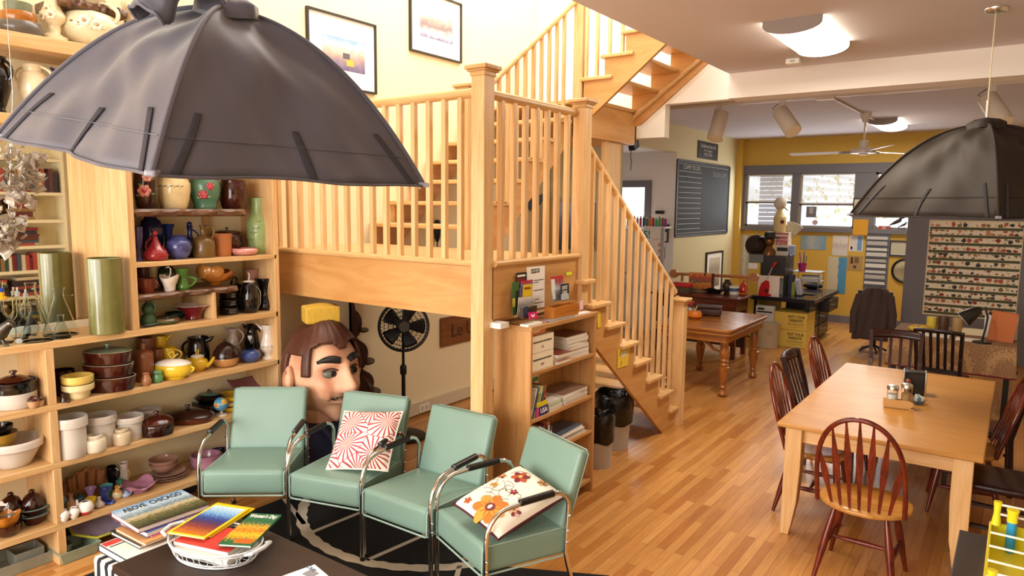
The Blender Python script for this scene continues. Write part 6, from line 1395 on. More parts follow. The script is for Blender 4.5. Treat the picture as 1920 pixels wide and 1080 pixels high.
lettering('USA', t, (XB-.009, (yu0+yu1)/2+.02, Z2+.032), (0, 1, 0), (0, 0, 1), .045, M_white, bold=.001)
flatbox('guidebook', 'bright yellow guidebook lying on the purple-blue one', 'book', XB-.17, XB-.01, yu0+.01, yu1-.01, Z2+.0625, Z2+.092, plain('#e3d22a', .4)); flatbox('booklet', 'dark booklet topping the yellow guidebook', 'book', XB-.16, XB-.02, yu0+.015, yu1-.015, Z2+.0925, Z2+.108, M_black)
y5, y6 = yb(1033, 745), yb(1110, 730)
z = pile(3, XB-.2, XB-.02, y5, y5+.17, Z2, ['%s white brochure in the spread pile beside the country guidebook' % o for o in ('bottom', 'middle', 'top')], ['#e9e6df', '#8fae74', '#f0ece4'], th=(.012, .02), name='brochure', grp='brochures on the middle shelf')
z = pile(4, XB-.22, XB-.02, y5+.19, y6-.03, Z2, ['%s brochure of the pile at the far end of the middle shelf' % o for o in ('bottom', 'second', 'third', 'topmost')], ['#e4e0d8', '#b9b2a8', '#efe9df', '#8c6f62'], th=(.014, .02), name='brochure', grp='brochures on the middle shelf')
t = thing('standing_card', 'white and green card standing up behind the brochures', 'card', (XB-.16, y5+.08, Z2+.06)); b = MB(); b.prism([(0, 0), (.09, 0), (.09, .16), (0, .16)], (.003, 0, 0), (XB-.2, y5+.03, Z2+.055), (0, 1, 0), (.15, 0, 1)); b.build('card', PAPER('#d9d6cf'), t, world=True)
MB().box(XB-.18, XB-.175, y5+.04, y5+.11, Z2+.17, Z2+.2).build('green_band', plain('#5a8a4a', .5), t, world=True)
# lower shelf
y = BY0+.03; cols = ['#2b3f6b', '#3c5f8a', '#1f2a44', '#c9c2b4', '#2f4a7a', '#7a3a34', '#28334d', '#a35a3a', '#33435e']
for k in range(9):
    t_ = rr.uniform(.02, .036); hh = rr.uniform(.15, .2)
    t = thing('paperback', '%s upright paperback from the oak post on the lower bookcase shelf' % ['first', 'second', 'third', 'fourth', 'fifth', 'sixth', 'seventh', 'eighth', 'ninth'][k], 'book', (XB-.09, y+t_/2, Z3), 0, 'upright paperbacks on the lower shelf')
    MB().box(XB-.16, XB-.02, y, y+t_-.001, Z3, Z3+hh).build('cover', plain(cols[k], .4), t, world=True); MB().box(XB-.0199, XB-.019, y+.006, y+t_-.007, Z3+.05, Z3+hh-.03).build('spine_title', plain('#d9d2c2', .5), t, world=True); y += t_
pile(4, XB-.2, XB-.02, yb(1050, 810), yb(1100, 800), Z3, ['%s flyer of the pile on the lower bookcase shelf' % o for o in ('bottom', 'second', 'third', 'topmost')], ['#cfcfd2', '#8d929c', '#e4e2de', '#5f6a7a'], name='flyer', grp='flyers on the lower shelf')
# on the bookcase top: racks of leaflets against the landing beam
def leaf(name, lab, q, X, m, extra=None, th=.003, cat='leaflet', group='leaflets on the bookcase top', lean=.0):
    vs = [at(a, c_, X=X) for a, c_ in q]; zmin = min(v.z for v in vs)
    dz = max(0, BZ+.0005-zmin)
    b = MB(); f1 = [b.V(v+Vector((-lean*(v.z-zmin), 0, dz))) for v in vs]; f2 = [b.V(v+Vector((th-lean*(v.z-zmin), 0, dz))) for v in vs]
    b.F(f1); b.F(f2)
    for k in range(len(vs)): b.F((f1[k], f1[(k+1) % len(vs)], f2[(k+1) % len(vs)], f2[k]))
    if extra is None: return tag(b.build(name, m, world=True), lab, cat, group)
    t = thing(name, lab, cat, (X, vs[0].y, BZ), 0, group); b.build('sheet', m, t, world=True)
    for nm, q2, m2 in extra:
        vs = [at(a, c_, X=X+th+.0006) for a, c_ in q2]; b = MB(); f1 = [b.V(v) for v in vs]; f2 = [b.V(v+Vector((.0006, 0, 0))) for v in vs]; b.F(f1); b.F(f2)
        for k in range(len(vs)): b.F((f1[k], f1[(k+1) % len(vs)], f2[(k+1) % len(vs)], f2[k]))
        b.build(nm, m2, t, world=True)
    return t
nt_ = leaf('notice_sheet', 'white printed sheet taped to the landing beam above the bookcase', ((987, 501), (1021, 498), (1020, 575), (988, 584)), -2.607, PAPER('#f6f3ee'), [])
for k, (txt, yy, sz) in enumerate((('KEEP IN THE', 506, .02), ('LOCAL KNOW - HOW', 510.5, .018))): lettering(txt, nt_, at(1004, yy, X=-2.6025), (0, 1, 0), (0, 0, 1), sz, M_black, fit=.10)
for k, yy in enumerate((526, 530, 545, 562, 569)): MB().box(-2.6035, -2.6025, at(1001, yy, X=-2.603).y, at(1019 if k % 2 == 0 else 1010, yy, X=-2.603).y, at(1001, yy, X=-2.603).z-.003, at(1001, yy, X=-2.603).z+.002).build('printed_line', plain('#4a4a4c', .6), nt_, world=True)
leaf('brochure', 'black brochure standing at the back of the leaflets near the oak post', ((968, 512), (987, 510), (987, 540), (968, 540)), -2.6, plain('#1a1416', .3), [('title', ((970, 516), (985, 514), (985, 518), (970, 520)), M_white), ('red_picture', ((969, 523), (986, 521), (986, 535), (969, 536)), plain('#8f2430', .3))])
leaf('brochure', 'green and black tall brochure closest to the oak post', ((960, 530), (973, 527), (972, 588), (961, 592)), -2.57, plain('#3f6a3a', .3), [('yellow_patch', ((961, 560), (966, 559), (966, 575), (961, 576)), plain('#cfc23a', .4)), ('dark_picture', ((967, 545), (973, 544), (972, 585), (967, 586)), plain('#25241f', .4))])
leaf('brochure', 'brochure with red heading and blue side in the leaflet group', ((977, 527), (999, 524), (997, 556), (974, 560)), -2.575, plain('#7d86b8', .3), [('red_heading', ((978, 527), (998, 524), (998, 530), (978, 533)), plain('#c03540', .3))])
leaf('brochure', 'bright yellow brochure in the leaflet group by the oak post', ((981, 534), (998, 532), (996, 560), (979, 563)), -2.56, plain('#e6c224', .3), [('dark_title', ((983, 539), (995, 538), (995, 542), (983, 543)), plain('#8a4a20', .4))])
leaf('brochure', 'grey photo brochure standing in front of the yellow one', ((972, 558), (1003, 555), (1000, 590), (969, 596)), -2.54, scape('street_print', ['#6b6258', '#b9b0a4', '#8d8a88', '#d4d0cc'], [.1, .4, .6, .9], 'Z', 40, .5))
leaf('card_holder', 'dark brown card holder at the near end of the bookcase top', ((975, 578), (1001, 572), (1000, 590), (975, 597)), -2.5, plain('#3a2418', .4), [('blue_card', ((983, 575), (990, 574), (990, 592), (983, 594)), plain('#2a3f5c', .3))], th=.025, cat='holder')
leaf('pink_card', 'magenta card with a white heart leaning on the dark card holder', ((990, 586), (1006, 584), (1008, 596), (992, 599)), -2.465, plain('#d8287c', .4), [('heart', ((996, 589), (999, 591), (1002, 588), (1003, 591), (1000, 595), (996, 593)), M_white)], cat='card')
def onTop(name, lab, px0, px1, depth0, depth1, h, m, cat='paper'):
    y0, y1 = at(px0, 600, X=-2.5).y, at(px1, 590, X=-2.5).y; return flatbox(name, lab, cat, depth0, depth1, y0, y1, BZ+.0005, BZ+h, m, 'papers on the bookcase top', .0005)
onTop('paper_pad', 'thick white paper pad at the near front corner of the bookcase top', 975, 1002, -2.50, -2.435, .014, PAPER('#f2ede2')); onTop('photo_box', 'low white box beside the oak post on the bookcase top', 946, 962, -2.62, -2.53, .035, PAPER('#e9e6e0'), 'box')
for k in range(4):
    o = onTop('flyer', ['dark', 'beige', 'red-brown', 'grey'][k]+' loose flyer spread on the bookcase top by the wooden holder', 1006+3*k, 1050+4*k, -2.53+.012*k, -2.455+.008*k, .003+.002*k, plain(['#3f3a36', '#c9b39c', '#a5675a', '#9aa0a5'][k], .35))
onTop('flyer', 'white leaflet at the far end of the bookcase top', 1062, 1095, -2.5, -2.445, .004, PAPER('#eceef2'))
wb = thing('leaflet_holder', 'orange-brown wooden holder box of city guides on the bookcase top', 'holder', (-2.49, at(1055, 575, X=-2.48).y, BZ))
y0, y1 = at(1030, 578, X=-2.49).y, at(1085, 570, X=-2.45).y; HW = wood('holder_wood', '#a9601c', '#c97f2c', 'Y')
hz = BZ+.085
for args in ((-2.528, -2.52, y0, y1), (-2.458, -2.45, y0, y1), (-2.52, -2.458, y0, y0+.008), (-2.52, -2.458, y1-.008, y1)): MB().box(*args, BZ+.0005, hz).build('panel', HW, wb, world=True)
MB().box(-2.52, -2.458, y0, y1, BZ+.0005, BZ+.006).build('base', HW, wb, world=True)
leaf('city_guide', 'tall red-headed city guide in the wooden holder', ((1032, 519), (1055, 516), (1056, 562), (1036, 566)), -2.512, scape('skyline_print', ['#8a8f98', '#cdd3da', '#a6505a', '#c23a44'], [.2, .5, .75, .95], 'Z', 30, .3), [('white_panel', ((1033, 524), (1040, 523), (1042, 560), (1037, 562)), PAPER('#dfe6ee'))])
g2 = leaf('city_guide', 'dark blue quick guide booklet in the wooden holder', ((1051, 533), (1066, 531), (1067, 562), (1052, 564)), -2.485, plain('#16283f', .3), [('pale_picture', ((1052, 552), (1066, 550), (1067, 561), (1052, 563)), plain('#b9c6cc', .3))])
lettering('QUICK\nGUIDE', g2, at(1059, 544, X=-2.4805), (0, 1, 0), (0, 0, 1), .036, M_white, fit=.07)
leaf('sticky_note', 'bright yellow-green sticky note on the landing beam', ((1061, 511), (1072, 509), (1072, 515), (1062, 517)), -2.608, plain('#dfe83a', .5), cat='note', group=None, th=.0015)
leaf('pink_slip', 'small pink and white card at the far end of the bookcase top', ((1086, 566), (1092, 563), (1093, 579), (1087, 581)), -2.47, PAPER('#efc9cf'), cat='card')
# ================================================================== PICTURES ON THE TALL WALL
def framed(name, lab, TL, TR, BR, X, m_pic, mat_in=None, fw=.018, fcol='#2b2724', deep=.03, pic=None, group=None, axis='X'):
    """picture hung on a wall x = X (or y = X), from three corners in the photograph"""
    k = {'X' if axis == 'X' else 'Y': X+(deep if axis == 'X' else -deep)}
    a, b_, c = at(*TL, **k), at(*TR, **k), at(*BR, **k); z1 = (a.z+b_.z)/2; z0 = c.z
    if axis == 'X': u0, u1 = a.y, (b_.y+c.y)/2; B_ = lambda p0, p1, q0, q1, d0, d1: MB().box(X+d0, X+d1, p0, p1, q0, q1); loc = (X, (u0+u1)/2, z0)
    else: u0, u1 = a.x, (b_.x+c.x)/2; B_ = lambda p0, p1, q0, q1, d0, d1: MB().box(p0, p1, X-d1, X-d0, q0, q1); loc = ((u0+u1)/2, X, z0)
    t = thing(name, lab, 'picture', loc, 0, group); M_f = plain(fcol, .4)
    fr = B_(u0, u1, z1-fw, z1, .001, deep)
    for args in ((u0, u1, z0, z0+fw), (u0, u0+fw, z0+fw, z1-fw), (u1-fw, u1, z0+fw, z1-fw)):
        q = B_(*args, .001, deep); me = bpy.data.meshes.new('x'); q.bm.to_mesh(me); fr.bm.from_mesh(me); bpy.data.meshes.remove(me)
    fr.build('frame', M_f, t, world=True)
    if mat_in:
        B_(u0+fw, u1-fw, z0+fw, z1-fw, .002, deep*.4).build('mount', PAPER('#f7f4ee'), t, world=True)
        l, r_, b2, t2 = mat_in; w_, h_ = u1-u0, z1-z0
        B_(u0+w_*l, u0+w_*r_, z0+h_*b2, z0+h_*t2, deep*.4, deep*.45).build('photograph', m_pic, t, world=True)
    else: B_(u0+fw, u1-fw, z0+fw, z1-fw, .002, deep*.4).build('print', m_pic, t, world=True)
    return t, u0, u1, z0, z1
zoom1 = scape('street_zoom_print', ['#6a5f88', '#8c7f95', '#b59a94', '#d3c0b2', '#b7c6dd', '#8fb2df'], [.0, .2, .4, .58, .75, 1.0], 'Z', 12, .55, .4)
zoom2 = scape('street_zoom_print_pale', ['#7c7fa8', '#d8d6d8', '#8a7a80', '#c9aea2', '#b9c9e2', '#9fbfe6'], [.0, .15, .4, .6, .8, 1.0], 'Z', 12, .5, .4)
t, u0, u1, z0, z1 = framed('framed_photo', 'black-framed street photograph with a yellow streak hung lower on the tall wall', (576, 9), (708, 48.5), (705.5, 177), WALLX, zoom1, (.21, .83, .26, .70), .016, group='framed street photographs')
w_, h_ = u1-u0, z1-z0
MB().box(WALLX+.0136, WALLX+.0145, u0+w_*.55, u0+w_*.66, z0+h_*.33, z0+h_*.42).build('yellow_streak', plain('#d9b64a', .5), t, world=True); MB().box(WALLX+.0136, WALLX+.0142, u0+w_*.5, u0+w_*.6, z0+h_*.42, z0+h_*.5).build('dark_figure', plain('#5d5a62', .5), t, world=True)
framed('framed_photo', 'black-framed street photograph hung higher beside the stairs', (770, -25), (869, 5), (864.6, 118.5), WALLX, zoom2, (.19, .82, .28, .80), .016, group='framed street photographs')
# behind the stairs on the left wall
framed('gilt_picture', 'large gilt-framed dark painting seen through the stair balusters', (1034, 366), (1122, 378), (1118, 470), -4.6, scape('dusk_print', ['#1d1f2e', '#3a3f5c', '#6f6a7c', '#a79aa0'], [.1, .45, .65, .95], 'Z', 6, .3), None, .05, '#a88434')
b = MB(); pts = [(-.3, .0), (-.2, .1), (-.05, .06), (.0, .12), (.05, .06), (.22, .12), (.42, .16), (.3, .03), (.22, -.02), (.15, .03), (.08, -.06), (0, .0), (-.1, -.12), (-.18, -.02)]
p = at(988, 386, X=-4.59); b.prism(pts, (.01, 0, 0), (-4.599, p.y, p.z), (0, 1, 0), (0, 0, 1)); tag(b.build('bat_cutout', M_black, world=True), 'black paper bat cutout stuck to the wall behind the stairs', 'decoration')
p = at(817, 412, X=WALLX+.02); t = thing('folded_umbrella', 'black folded umbrella hung under the steps on the cream wall', 'umbrella', (WALLX+.04, p.y, p.z-.3))
MB().tube([(WALLX+.04, p.y, p.z), (WALLX+.04, p.y, p.z-.06), (WALLX+.04, p.y, p.z-.17), (WALLX+.04, p.y, p.z-.22)], [.02, .04, .03, .012], 12).build('canopy', M_black, t, world=True)
MB().tube([(WALLX+.04, p.y, p.z-.2), (WALLX+.04, p.y, p.z-.3)]+[(WALLX+.04, p.y+.025*(1-cos(a)), p.z-.3-.025*sin(a)) for a in (.6, 1.2, 1.8, 2.4, 3.0)], .006, 8).build('handle', M_black, t, world=True)
# chalkboard, sign and picture on the rear left wall
t = thing('chalkboard', 'large black chalkboard with ruled white lines on the tan wall', 'chalkboard', (-4.6, 12.2, 1.6))
cb = [at(*q, X=-4.585) for q in ((1271, 300), (1368, 317), (1363, 437), (1266, 443))]; y0, y1, z0, z1 = (cb[0].y+cb[3].y)/2, (cb[1].y+cb[2].y)/2, cb[3].z, cb[0].z
M_slate = mat('slate_board', '#2a2929', rough=.75, var=.18, vscale=4)
MB().box(-4.598, -4.585, y0, y1, z0, z1).build('board', M_slate, t, world=True)
b = MB()
for a in ((y0-.02, y0+.02, z0, z1), (y1-.02, y1+.02, z0, z1), (y0, y1, z0-.02, z0+.02), (y0, y1, z1-.02, z1+.02)): b.box(-4.599, -4.575, *a)
b.build('frame', plain('#2a2826', .5), t, world=True)
M_chalk = plain('#c9c6c0', .9); b = MB()
for k in range(12): z = z1-.17-.087*k; b.box(-4.585, -4.5835, y0+.08, y0+1.08, z, z+.008)
b.box(-4.585, -4.5835, y0+.04, y1-.06, z1-.045, z1-.039); b.box(-4.585, -4.5835, y0+.04, y1-.06, z0+.04, z0+.046); b.build('chalk_lines', M_chalk, t, world=True)
lettering('CAMP TO DO', t, (-4.583, y0+.62, z1-.1), (0, 1, 0), (0, 0, 1), .1, M_chalk, fit=.75); lettering('SIGN UP', t, (-4.583, y1-.55, z1-.17), (0, 1, 0), (0, 0, 1), .12, plain('#8d8b88', .9), fit=.7)
sg = thing('wall_sign', 'small black sign with white text above the chalkboard', 'sign', (-4.6, 12.3, 2.93))
q = [at(*v, X=-4.585) for v in ((1310, 263), (1347, 268), (1347, 302), (1310, 296))]; y0, y1, z0, z1 = q[0].y, q[1].y, q[3].z, q[0].z
MB().box(-4.598, -4.585, y0, y1, z0, z1).build('board', plain('#2e2c2a', .5), sg, world=True)
for k, (tx, zz, sz) in enumerate((('Chalkboard Rent $10', .74, .085), ('for Signs', .5, .06), ('OR 2 FOR', .26, .075))): lettering(tx, sg, (-4.584, (y0+y1)/2, z0+(z1-z0)*zz), (0, 1, 0), (0, 0, 1), sz, M_chalk, fit=(y1-y0)*(.75 if k == 0 else .4))
framed('framed_print', 'thin black-framed print below the chalkboard', (1326, 473), (1356, 470), (1354, 545), -4.6, scape('map_print', ['#8c8478', '#c4b9a4', '#a8a193', '#d9cfbc'], [.1, .4, .6, .9], 'Z', 8, .5), (.2, .85, .15, .85), .03, '#1d1b1a', .03)
# alcove: writing easel, coloured bottles, small frames
es = thing('flip_chart', 'large white flip chart covered with coloured writing in the alcove', 'flip chart', (-5.03, 10.45, 0))
x0, x1 = at(1150, 470, Y=10.45).x, at(1238, 470, Y=10.45).x; zt_, zb_ = at(1200, 428, Y=10.45).z, .85
MB().box(x0, x1, 10.45, 10.46, zb_, zt_).build('sheet', PAPER('#e9e2da'), es, world=True); MB().box(x1, x1+.06, 10.44, 10.47, .0, zt_+.02).build('upright', plain('#a9a3a0', .4), es, world=True); MB().box(x0-.06, x0, 10.44, 10.47, .0, zt_+.02).build('upright', plain('#a9a3a0', .4), es, world=True)
lettering('KS!', es, (at(1207, 440, Y=10.45).x, 10.449, at(1207, 440, Y=10.45).z), (1, 0, 0), (0, 0, 1), .17, plain('#3f8a86', .7), bold=.004)
MB().bar((at(1226, 450, Y=10.45).x, 10.448, at(1226, 450, Y=10.45).z), (at(1236, 447, Y=10.45).x, 10.448, at(1236, 447, Y=10.45).z), .03, .002).build('red_scrawl', plain('#d0605a', .7), es, world=True)
for k, yy in enumerate((463, 475, 487, 497, 508)):
    p = at(1231, yy, Y=10.45); MB().box(p.x-.07, p.x+.07, 10.4485, 10.45, p.z, p.z+.006).build('ruled_line', plain('#d88a78', .7), es, world=True)
    if k < 4: MB().cyl((p.x+.05, 10.4495, p.z+.04), (p.x+.05, 10.447, p.z+.04), .026).build('orange_dot', plain('#e07a3c', .7), es, world=True)
for k in range(6): p = at(1164+3*(k % 2), 470+14*k, Y=10.45); lettering(['VISIT', 'SEE', 'EAT', 'SHOP', 'STAY', 'PLAY'][k], es, (p.x, 10.449, p.z), (1, 0, 0), (0, 0, 1), .07, plain(['#8a3a4a', '#3a5a6a', '#5a4a7a'][k % 3], .7))
sl = thing('bottle_ledge', 'white ledge above the flip chart carrying a row of coloured bottles', 'shelf', (-5.03, 10.62, 1.72))
zl = at(1200, 424, Y=10.6).z; MB().box(-5.74, -4.62, 10.55, ALC1, zl-.03, zl).build('board', M_wallw, sl, world=True)
cols = ['#d9b82f', '#c2402f', '#3556a0', '#e0c24a', '#4a8a45', '#b53a48', '#c9788a', '#c23a35', '#2f4f9a', '#5f7a30', '#d0772c', '#b03030', '#3fa05a', '#3f9a58', '#a82c30', '#7d3f8a']
nms = ['yellow', 'red', 'blue', 'pale yellow', 'green', 'crimson', 'pink', 'scarlet', 'navy', 'olive', 'orange', 'brick red', 'emerald', 'bright green', 'dark red', 'purple']
for k in range(16):
    x = at(1160+5.9*k, 412, Y=10.6).x; c = Vector((x, 10.6, zl)); hh = .15+.02*((k*7) % 3)/2
    t = thing('small_bottle', nms[k]+' bottle in the row on the alcove ledge', 'bottle', c, 0, 'coloured bottles on the ledge')
    MB().lathe([(.02, 0), (.022, .01), (.022, hh*.75), (.012, hh*.85), (0, hh*.85)], 12).build('body', plain(cols[k], .35), t); MB().lathe([(.011, hh*.85), (.013, hh), (0, hh)], 10).build('cap', plain(['#d9c9a0', '#26201e', '#e6d9b8'][k % 3], .4), t)
b = MB(); pts = []
for k in range(49): u = k/48; x = at(1156+96*u, 424, Y=10.54).x; pts.append((x, 10.535, zl-.04-.05*abs(sin(u*pi*5))))
b.tube(pts, .018, 6); tag(b.build('tinsel_garland', plain('#2a2a2b', .5), world=True), 'dark tinsel garland draped along the bottle ledge', 'garland')
framed('framed_picture', 'small dark-framed certificate on the white alcove wall', (1240, 430), (1253, 430), (1253, 455), ALC1, PAPER('#e8e4dc'), None, .025, '#4a2f24', .02, axis='Y')
framed('framed_picture', 'small reddish picture below the certificate on the white wall', (1237, 462), (1246, 462), (1246, 485), ALC1, plain('#8a5a55', .5), None, .02, '#8d8a86', .02, axis='Y')
p = at(1237, 398, Y=ALC1-.03); tag(MB().box(p.x-.07, p.x+.07, ALC1-.05, ALC1-.004, p.z-.025, p.z+.025).build('black_speaker', M_black, world=True), 'small black box fixed to the white alcove wall', 'box')
p = at(1248, 424, Y=ALC1-.05); t = thing('phone_handset', 'black wall telephone near the white wall corner', 'telephone', (p.x, ALC1-.05, p.z-.06)); MB().box(p.x-.06, p.x+.05, ALC1-.05, ALC1-.004, p.z-.06, p.z+.03).build('cradle', M_black, t, world=True, bevel=.008); MB().box(p.x-.03, p.x+.015, ALC1-.07, ALC1-.05, p.z-.03, p.z+.12).build('handset', M_black, t, world=True, bevel=.008)
p = at(1180, 273, X=-4.62); t = thing('wall_speaker', 'small black speaker under the upper stair landing with a dangling wire', 'speaker', (-4.55, p.y, p.z-.08)); MB().cbox((-4.55, p.y, p.z), (.09, .16, .1), rx=.4).build('cabinet', M_black, t, world=True)
MB().tube([(-4.56, p.y-.05, p.z-.04), (-4.56, p.y-.07, p.z-.15), (-4.56, p.y-.04, p.z-.22), (-4.56, p.y-.06, p.z-.35)], .006, 6).build('cable', plain('#5a2420', .5), t, world=True)
# ------------------------------------------------------------------ papers, maps and fittings on the far yellow wall
def pinned(name, lab, box, m, cat='poster', group='papers pinned on the yellow wall', extra=()):
    x0, y0, x1, y1 = box; a, c = at(x0, y0, Y=13.99), at(x1, y1, Y=13.99)
    if not extra: return tag(MB().box(a.x, c.x, 13.992, 13.998, c.z, a.z).build(name, m, world=True), lab, cat, group)
    t = thing(name, lab, cat, ((a.x+c.x)/2, 13.995, c.z), 0, group); MB().box(a.x, c.x, 13.992, 13.998, c.z, a.z).build('sheet', m, t, world=True)
    for nm, (u0, v0, u1, v1), m2 in extra: MB().box(a.x+(c.x-a.x)*u0, a.x+(c.x-a.x)*u1, 13.990, 13.992, c.z+(a.z-c.z)*v0, c.z+(a.z-c.z)*v1).build(nm, m2, t, world=True)
    return t
def mapm(name, land, water, axis='X', edge=.6): return scape(name, [land, land, water, water], [.0, edge, edge+.04, 1.0], axis, 7, .35, .5)
pinned('wall_map', 'pale blue country map on the yellow wall above the desk', (1502, 441, 1548, 469), scape('us_map', ['#8fa9b8', '#b9bfc0', '#a7b4ba', '#7fa6c4'], [.15, .4, .6, .9], 'X', 9, .5, .5))
pinned('wall_map', 'narrow white street map on the yellow wall', (1562, 441, 1588, 480), scape('street_map', ['#d9d3cc', '#c6b9b4', '#e4ded6'], [.3, .5, .7], 'Z', 25, .6, .5))
pinned('wall_map', 'white map with a blue lake shore on the yellow wall', (1593, 441, 1617, 472), PAPER('#e9e6e2'), extra=(('land', (.08, .06, .92, .94), mapm('lake_map', '#ded6d4', '#6f9fd0')), ('key', (.14, .12, .26, .3), plain('#b0453c', .6))))
pinned('wall_map', 'tall coloured coast map low on the yellow wall', (1553, 481, 1584, 551), mapm('coast_map', '#cfc6a8', '#4f93c0', 'X', .55))
pinned('poster', 'tan poster with small figures beneath the lake map', (1590, 479, 1616, 508), plain('#b3945c', .6), extra=(('figure', (.2, .45, .36, .9), plain('#4a2f22', .6)), ('figure', (.45, .5, .75, .9), plain('#7d5f3a', .6)), ('figure', (.4, .15, .6, .35), plain('#5a3a26', .6))))
t = pinned('event_poster', 'orange-yellow poster with pale heading on the grey window post', (1602, 411, 1628, 441), plain('#d99a20', .5)); t.location.y -= .085
pinned('wall_map', 'long pale striped map by the far room corner', (1384, 440, 1402, 522), scape('striped_map', ['#d8d2be', '#b9b29c', '#e2dccb', '#a9b3b0'], [.1, .4, .6, .9], 'X', 20, .5, .5))
rk = thing('literature_rack', 'grey wire wall rack stacked with leaflets', 'rack', (at(1640, 500, Y=13.9).x, 13.93, .5))
a, c = at(1625, 438, Y=13.95), at(1657, 610, Y=13.95)
MB().box(a.x, c.x, 13.96, 13.998, .25, a.z).build('back_panel', plain('#77767c', .45), rk, world=True)
for k in range(12):
    z = a.z-.1*k-.1
    MB().box(a.x+.01, c.x-.01, 13.90, 13.96, z-.005, z+.005).build('tray', plain('#85848a', .4), rk, world=True); 
    if k < 9: MB().box(a.x+.02, c.x-.03, 13.905, 13.955, z+.006, z+.05+.02*(k % 2)).build('leaflets', PAPER(['#cfccc8', '#b9b6b2', '#dedbd6'][k % 3]), rk, world=True)
framed('framed_certificate', 'dark-framed certificate near the grey partition edge', (1668, 450), (1702, 452), (1702, 482), 14, PAPER('#c9c1ac'), (.12, .9, .15, .85), .03, '#2a2320', .03, axis='Y')
p = at(1697, 508, Y=13.97); t = thing('round_clock', 'round dark-rimmed dial half hidden by the grey partition', 'clock', (p.x, 13.97, p.z-.2)); 
b = MB(); b.tube([(p.x+.2*cos(2*pi*k/32), 13.97, p.z+.2*sin(2*pi*k/32)) for k in range(32)], .02, 8, closed=True); b.build('rim', M_black, t, world=True); MB().cyl((p.x, 13.996, p.z), (p.x, 13.975, p.z), .195, n=32).build('dial', scape('dial_print', ['#a9986f', '#8c7a50', '#c2b48c'], [.2, .5, .8], 'Z', 6, .5), t, world=True)
for k, (lab, box, m) in enumerate((('small framed card on the grey window post by the lamp corner', (1600, 371, 1628, 395), None),)):
    framed('framed_picture', lab, (1600, 371), (1628, 371), (1628, 395), 13.93, PAPER('#d6cbb0'), None, .02, '#3a2a22', .02, axis='Y')
pinned('window_print', 'small grey portrait print taped in the middle rear window', (1511, 387, 1529, 408), plain('#7d7a80', .6), 'print', None, extra=(('face', (.3, .35, .7, .9), plain('#b5b2b4', .6)),)).location.y += .04
p = at(1528, 417, Y=14.03); tag(MB().cyl((p.x, 14.03, p.z), (p.x, 14.035, p.z), .05, n=20).build('window_sticker', plain('#d9b7c0', .6), world=True), 'small round pink sticker on the middle rear window', 'sticker')
for k, (x, cc, nm) in enumerate(((1641, '#7a7674', 'grey'), (1651, '#b5483c', 'red'), (1658, '#c9938a', 'pale pink'), (1666, '#a8524a', 'brick-coloured'))):
    p = at(x, 425, Y=13.97); tag(MB().box(p.x-.03, p.x+.03, 13.94, 13.99, WZ0, WZ0+.06).build('sill_block', plain(cc, .5), world=True), nm+' little block on the sill of the far right-hand rear window', 'block', 'little blocks on the window sill')
for k, (x, y, sc, lab) in enumerate(((1682, 414, 1, 'dark bird silhouette ornament on the rear window sill'), (1694, 421, .6, 'smaller dark bird ornament near the grey partition on the sill'))):
    p = at(x, y, Y=13.97); t = thing('bird_ornament', lab, 'ornament', (p.x, 13.965, WZ0)); zz = WZ0+.11*sc
    MB().tube([(p.x-.12*sc, 13.965, zz-.04*sc), (p.x-.03*sc, 13.965, zz+.01), (p.x+.04*sc, 13.965, zz+.05*sc), (p.x+.07*sc, 13.965, zz+.1*sc), (p.x+.12*sc, 13.965, zz+.09*sc)], [.006, .03*sc, .035*sc, .022*sc, .003], 10).build('body', plain('#3a2a22', .6), t, world=True)
    MB().tube([(p.x+.02*sc, 13.965, zz+.02), (p.x+.03*sc, 13.965, WZ0)], .004, 6).build('leg', plain('#3a2a22', .6), t, world=True)
# ================================================================== DINING TABLE AND CHAIRS
TX0, TX1, TY0, TY1, TZ = -1.165, -.064, 4.52, 6.70, .745
MAPX = wood('maple_top', '#bb7f38', '#cd9449', 'X', scale=.9, rough=.34, ring=1.8, stretch=10); MAPZ = wood('maple_leg', '#dca766', '#ebc28a', 'Z', rough=.35); MAPA = wood('maple_apron', '#dca766', '#ebc28a', 'X', rough=.35)
dt = thing('dining_table', 'long blond maple dining table with tapered legs', 'table', ((TX0+TX1)/2, (TY0+TY1)/2, 0))
MB().box(TX0, TX1, TY0, TY1, TZ-.028, TZ).build('tabletop', MAPX, dt, world=True, bevel=.008)
for a in ((TX0+.12, TX1-.12, TY0+.09, TY0+.112), (TX0+.12, TX1-.12, TY1-.112, TY1-.09), (TX0+.06, TX0+.082, TY0+.12, TY1-.12), (TX1-.082, TX1-.06, TY0+.12, TY1-.12)): MB().box(*a, TZ-.13, TZ-.028).build('apron', MAPA, dt, world=True)
for sx_, x in ((1, TX0+.045), (-1, TX1-.045)):
    for sy_, y in ((1, TY0+.045), (-1, TY1-.045)):
        b = MB(); prof = [(TZ-.028, .1), (TZ-.3, .1), (.22, .088), (.06, .062), (0, .05)]; rings = []
        for z, s_ in prof: rings.append([b.V((x+sx_*u, y+sy_*v, z)) for u, v in ((0, 0), (s_, 0), (s_, s_), (0, s_))])
        for q0, q1 in zip(rings, rings[1:]):
            for k in range(4): b.F((q0[k], q0[(k+1) % 4], q1[(k+1) % 4], q1[k]))
        b.F(rings[0]); b.F(rings[-1][::-1]); b.build('leg', MAPZ, dt, world=True, bevel=.004)
CHER = wood('cherry_stain', '#4a160c', '#7a2a17', 'Z', rough=.22, ring=2); CHERD = wood('dark_stain', '#200c09', '#361510', 'Z', rough=.22, ring=2)
HON = wood('honey_seat', '#b5742f', '#d29a4e', 'X', rough=.25)
